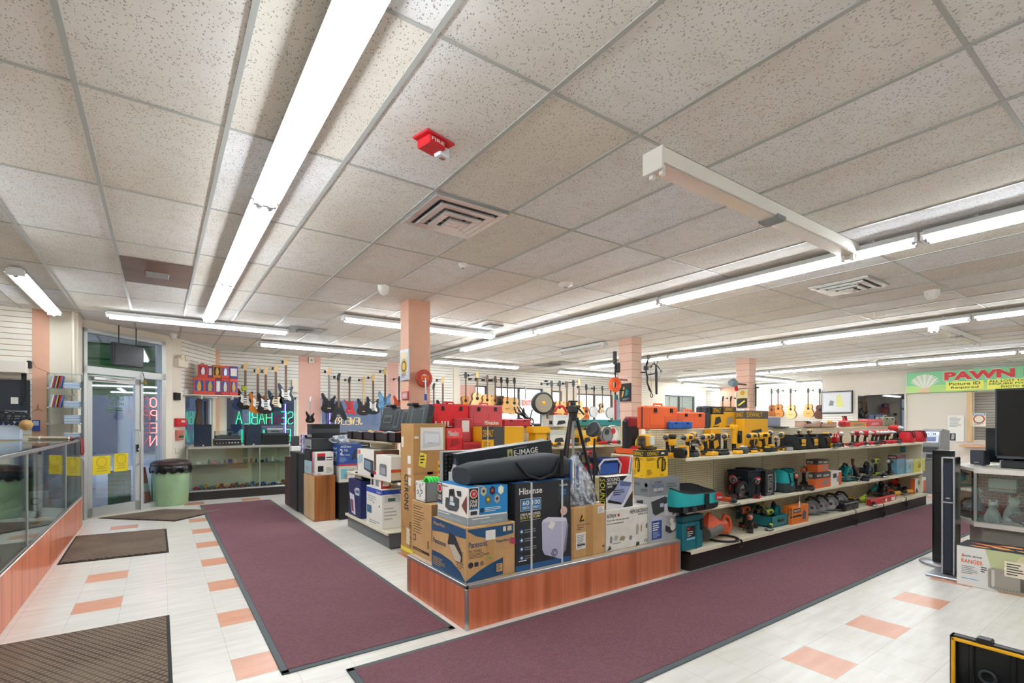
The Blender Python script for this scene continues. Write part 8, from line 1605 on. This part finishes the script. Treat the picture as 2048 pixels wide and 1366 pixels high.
xt2 = 7.12; t = thing('television', 'second black television seen edge on behind the large one', 'television', (xt2, onX(1971, 900, xt2)[1], 1.021)); H2 = onX(1971, 856, xt2)[2]-1.021; m = M(); m.box(0, -.5, .03, .06, 0, H2, black, .006); m.build('case', t); m = M(); m.box(-.004, -.48, .05, 0, -.012, H2-.02, mat('#1a2026', .08)); m.build('screen', t); m = M(); m.box(-.05, -.35, 0, .09, -.15, .03, black, .006); m.build('stand', t)
m = M(); m.box(0, -.7, 0, .1, 0, .07, mat('#1c2124', .5), .01); m.box(-.003, -.012, 0, .1, .0, .075, silver, .004); m.build('sound_bar', label='long dark sound bar in front of the large television', cat='speaker', loc=(6.78, onX(2000, 930, 6.8)[1], 1.021))
# open tool case at the lower right
xo = 3.3; p = onX(1899, 1268, xo); t = thing('open_tool_case', 'open black tool case lid with yellow rim at the lower right corner', 'tool case', (xo, p[1], 0)); hz = p[2]; ybk = mat('#17191b', .35); yr = mat('#f0b41c', .4)
m = M(); m.box(.03, -.7, .03, .05, 0, hz, ybk, .005); 
for q_ in ((0, -.7, .03, .05, -.68, hz), (0, -.02, .03, .05, 0, hz), (0, -.7, hz-.02, .05, 0, hz), (0, -.7, .03, .05, 0, .05)): m.box(*q_, ybk, .005)
for k in range(4): m.box(.015, -.09-.15*k, .05, .03, -.07-.15*k, hz-.03, ybk, .004)
m.tube([(.012, -.1, .12), (.012, -.25, hz-.16), (.012, -.45, .1)], .012, silver, 8); m.torus((.02, -.14, hz-.17), .03, .008, dgrey, 'x', 16, 6); m.build('lid', t)
m = M(); 
for q_ in ((-.012, -.7, .03, .004, -.684, hz+.002), (-.012, -.024, .03, .004, -.008, hz-.008), (-.012, -.7, hz-.024, .004, -.008, hz-.008)): m.box(*q_, yr, .004)
m.build('rim', t, 'yellow rim')
for k in range(2): m = M(); m.box(-.01, -.16-.2*k, hz-.004, .05, -.1-.2*k, hz+.02, ybk, .006); m.build('latch', t)
m = M(); m.box(-.5, -.7, 0, .0, 0, .02, ybk); m.box(-.5, -.7, 0, -.48, 0, .14, ybk, .005); m.box(-.5, -.02, 0, 0, 0, .14, ybk, .005); m.box(-.5, -.7, 0, 0, -.68, .14, ybk, .005); m.build('base_tray', t)
# a few more loose goods on the tool shelves
for i, (px, Y, z, c_, lab) in enumerate(((1388, 3.12, ZT, dgrey, 'dark grey battery between the second and third yellow drills'), (1421, 3.12, ZT, yel, 'yellow battery right of the third yellow drill'), (1535, 3.12, ZT, black, 'black charger cradle left of the last upright yellow drill'), (1577, 3.12, ZT, silver, 'pale folded tool before the first black tool bag'), (1711, 3.1, ZT, red, 'red slim battery at the shelf front among the red drivers'),
    (1600, 3.1, ZM, dgrey, 'dark battery before the brown and orange drills'), (1620, 3.05, ZM, mat('#3a3436'), 'small dark torch left of the stacked orange cartons'), (1730, 3.06, ZM, navy, 'dark blue battery before the saws on the middle shelf'), (1700, 3.4, ZD, black, 'black pouch behind the black case on the lowest shelf'), (1757, 3.12, ZD, dgrey, 'dark grey tool body beside the long red level case'))):
    t = thing('tool_battery', lab, 'battery', (xY(px, Y), Y, z), .3*i); m = M(); m.box(-.05, -.04, 0, .05, .04, .05, c_, .012); m.build('case', t); m = M(); m.box(-.038, -.03, .05, .038, .03, .068, black if c_ is not black else yel, .006); m.build('terminal', t)
for i, (px, Y, z, c_, s) in enumerate(((1385, 3.34, ZT, yel, 1.1), (1424, 3.36, ZT, yel, 1.0), (1540, 3.36, ZT, yel, 1.1), (1552, 3.12, ZT, yel, .8))):
    put(drill, (c_,), px, Y, z, 'yellow drill standing at the back of the top shelf, %s from the left' % ORD[i] if i < 3 else 'short yellow drill just left of the last upright yellow drill', rz=.5, s=s)
for i, (px, c_) in enumerate(((1775, orr), (1800, dgrey), (1808, yel))): put(grinder, (c_,), px, 3.36, ZD, ('orange grinder behind the long red level case', 'dark grinder behind the yellow grinders', 'yellow grinder behind the other two near the shelf end')[i], s=1.1, rz=.2*i)
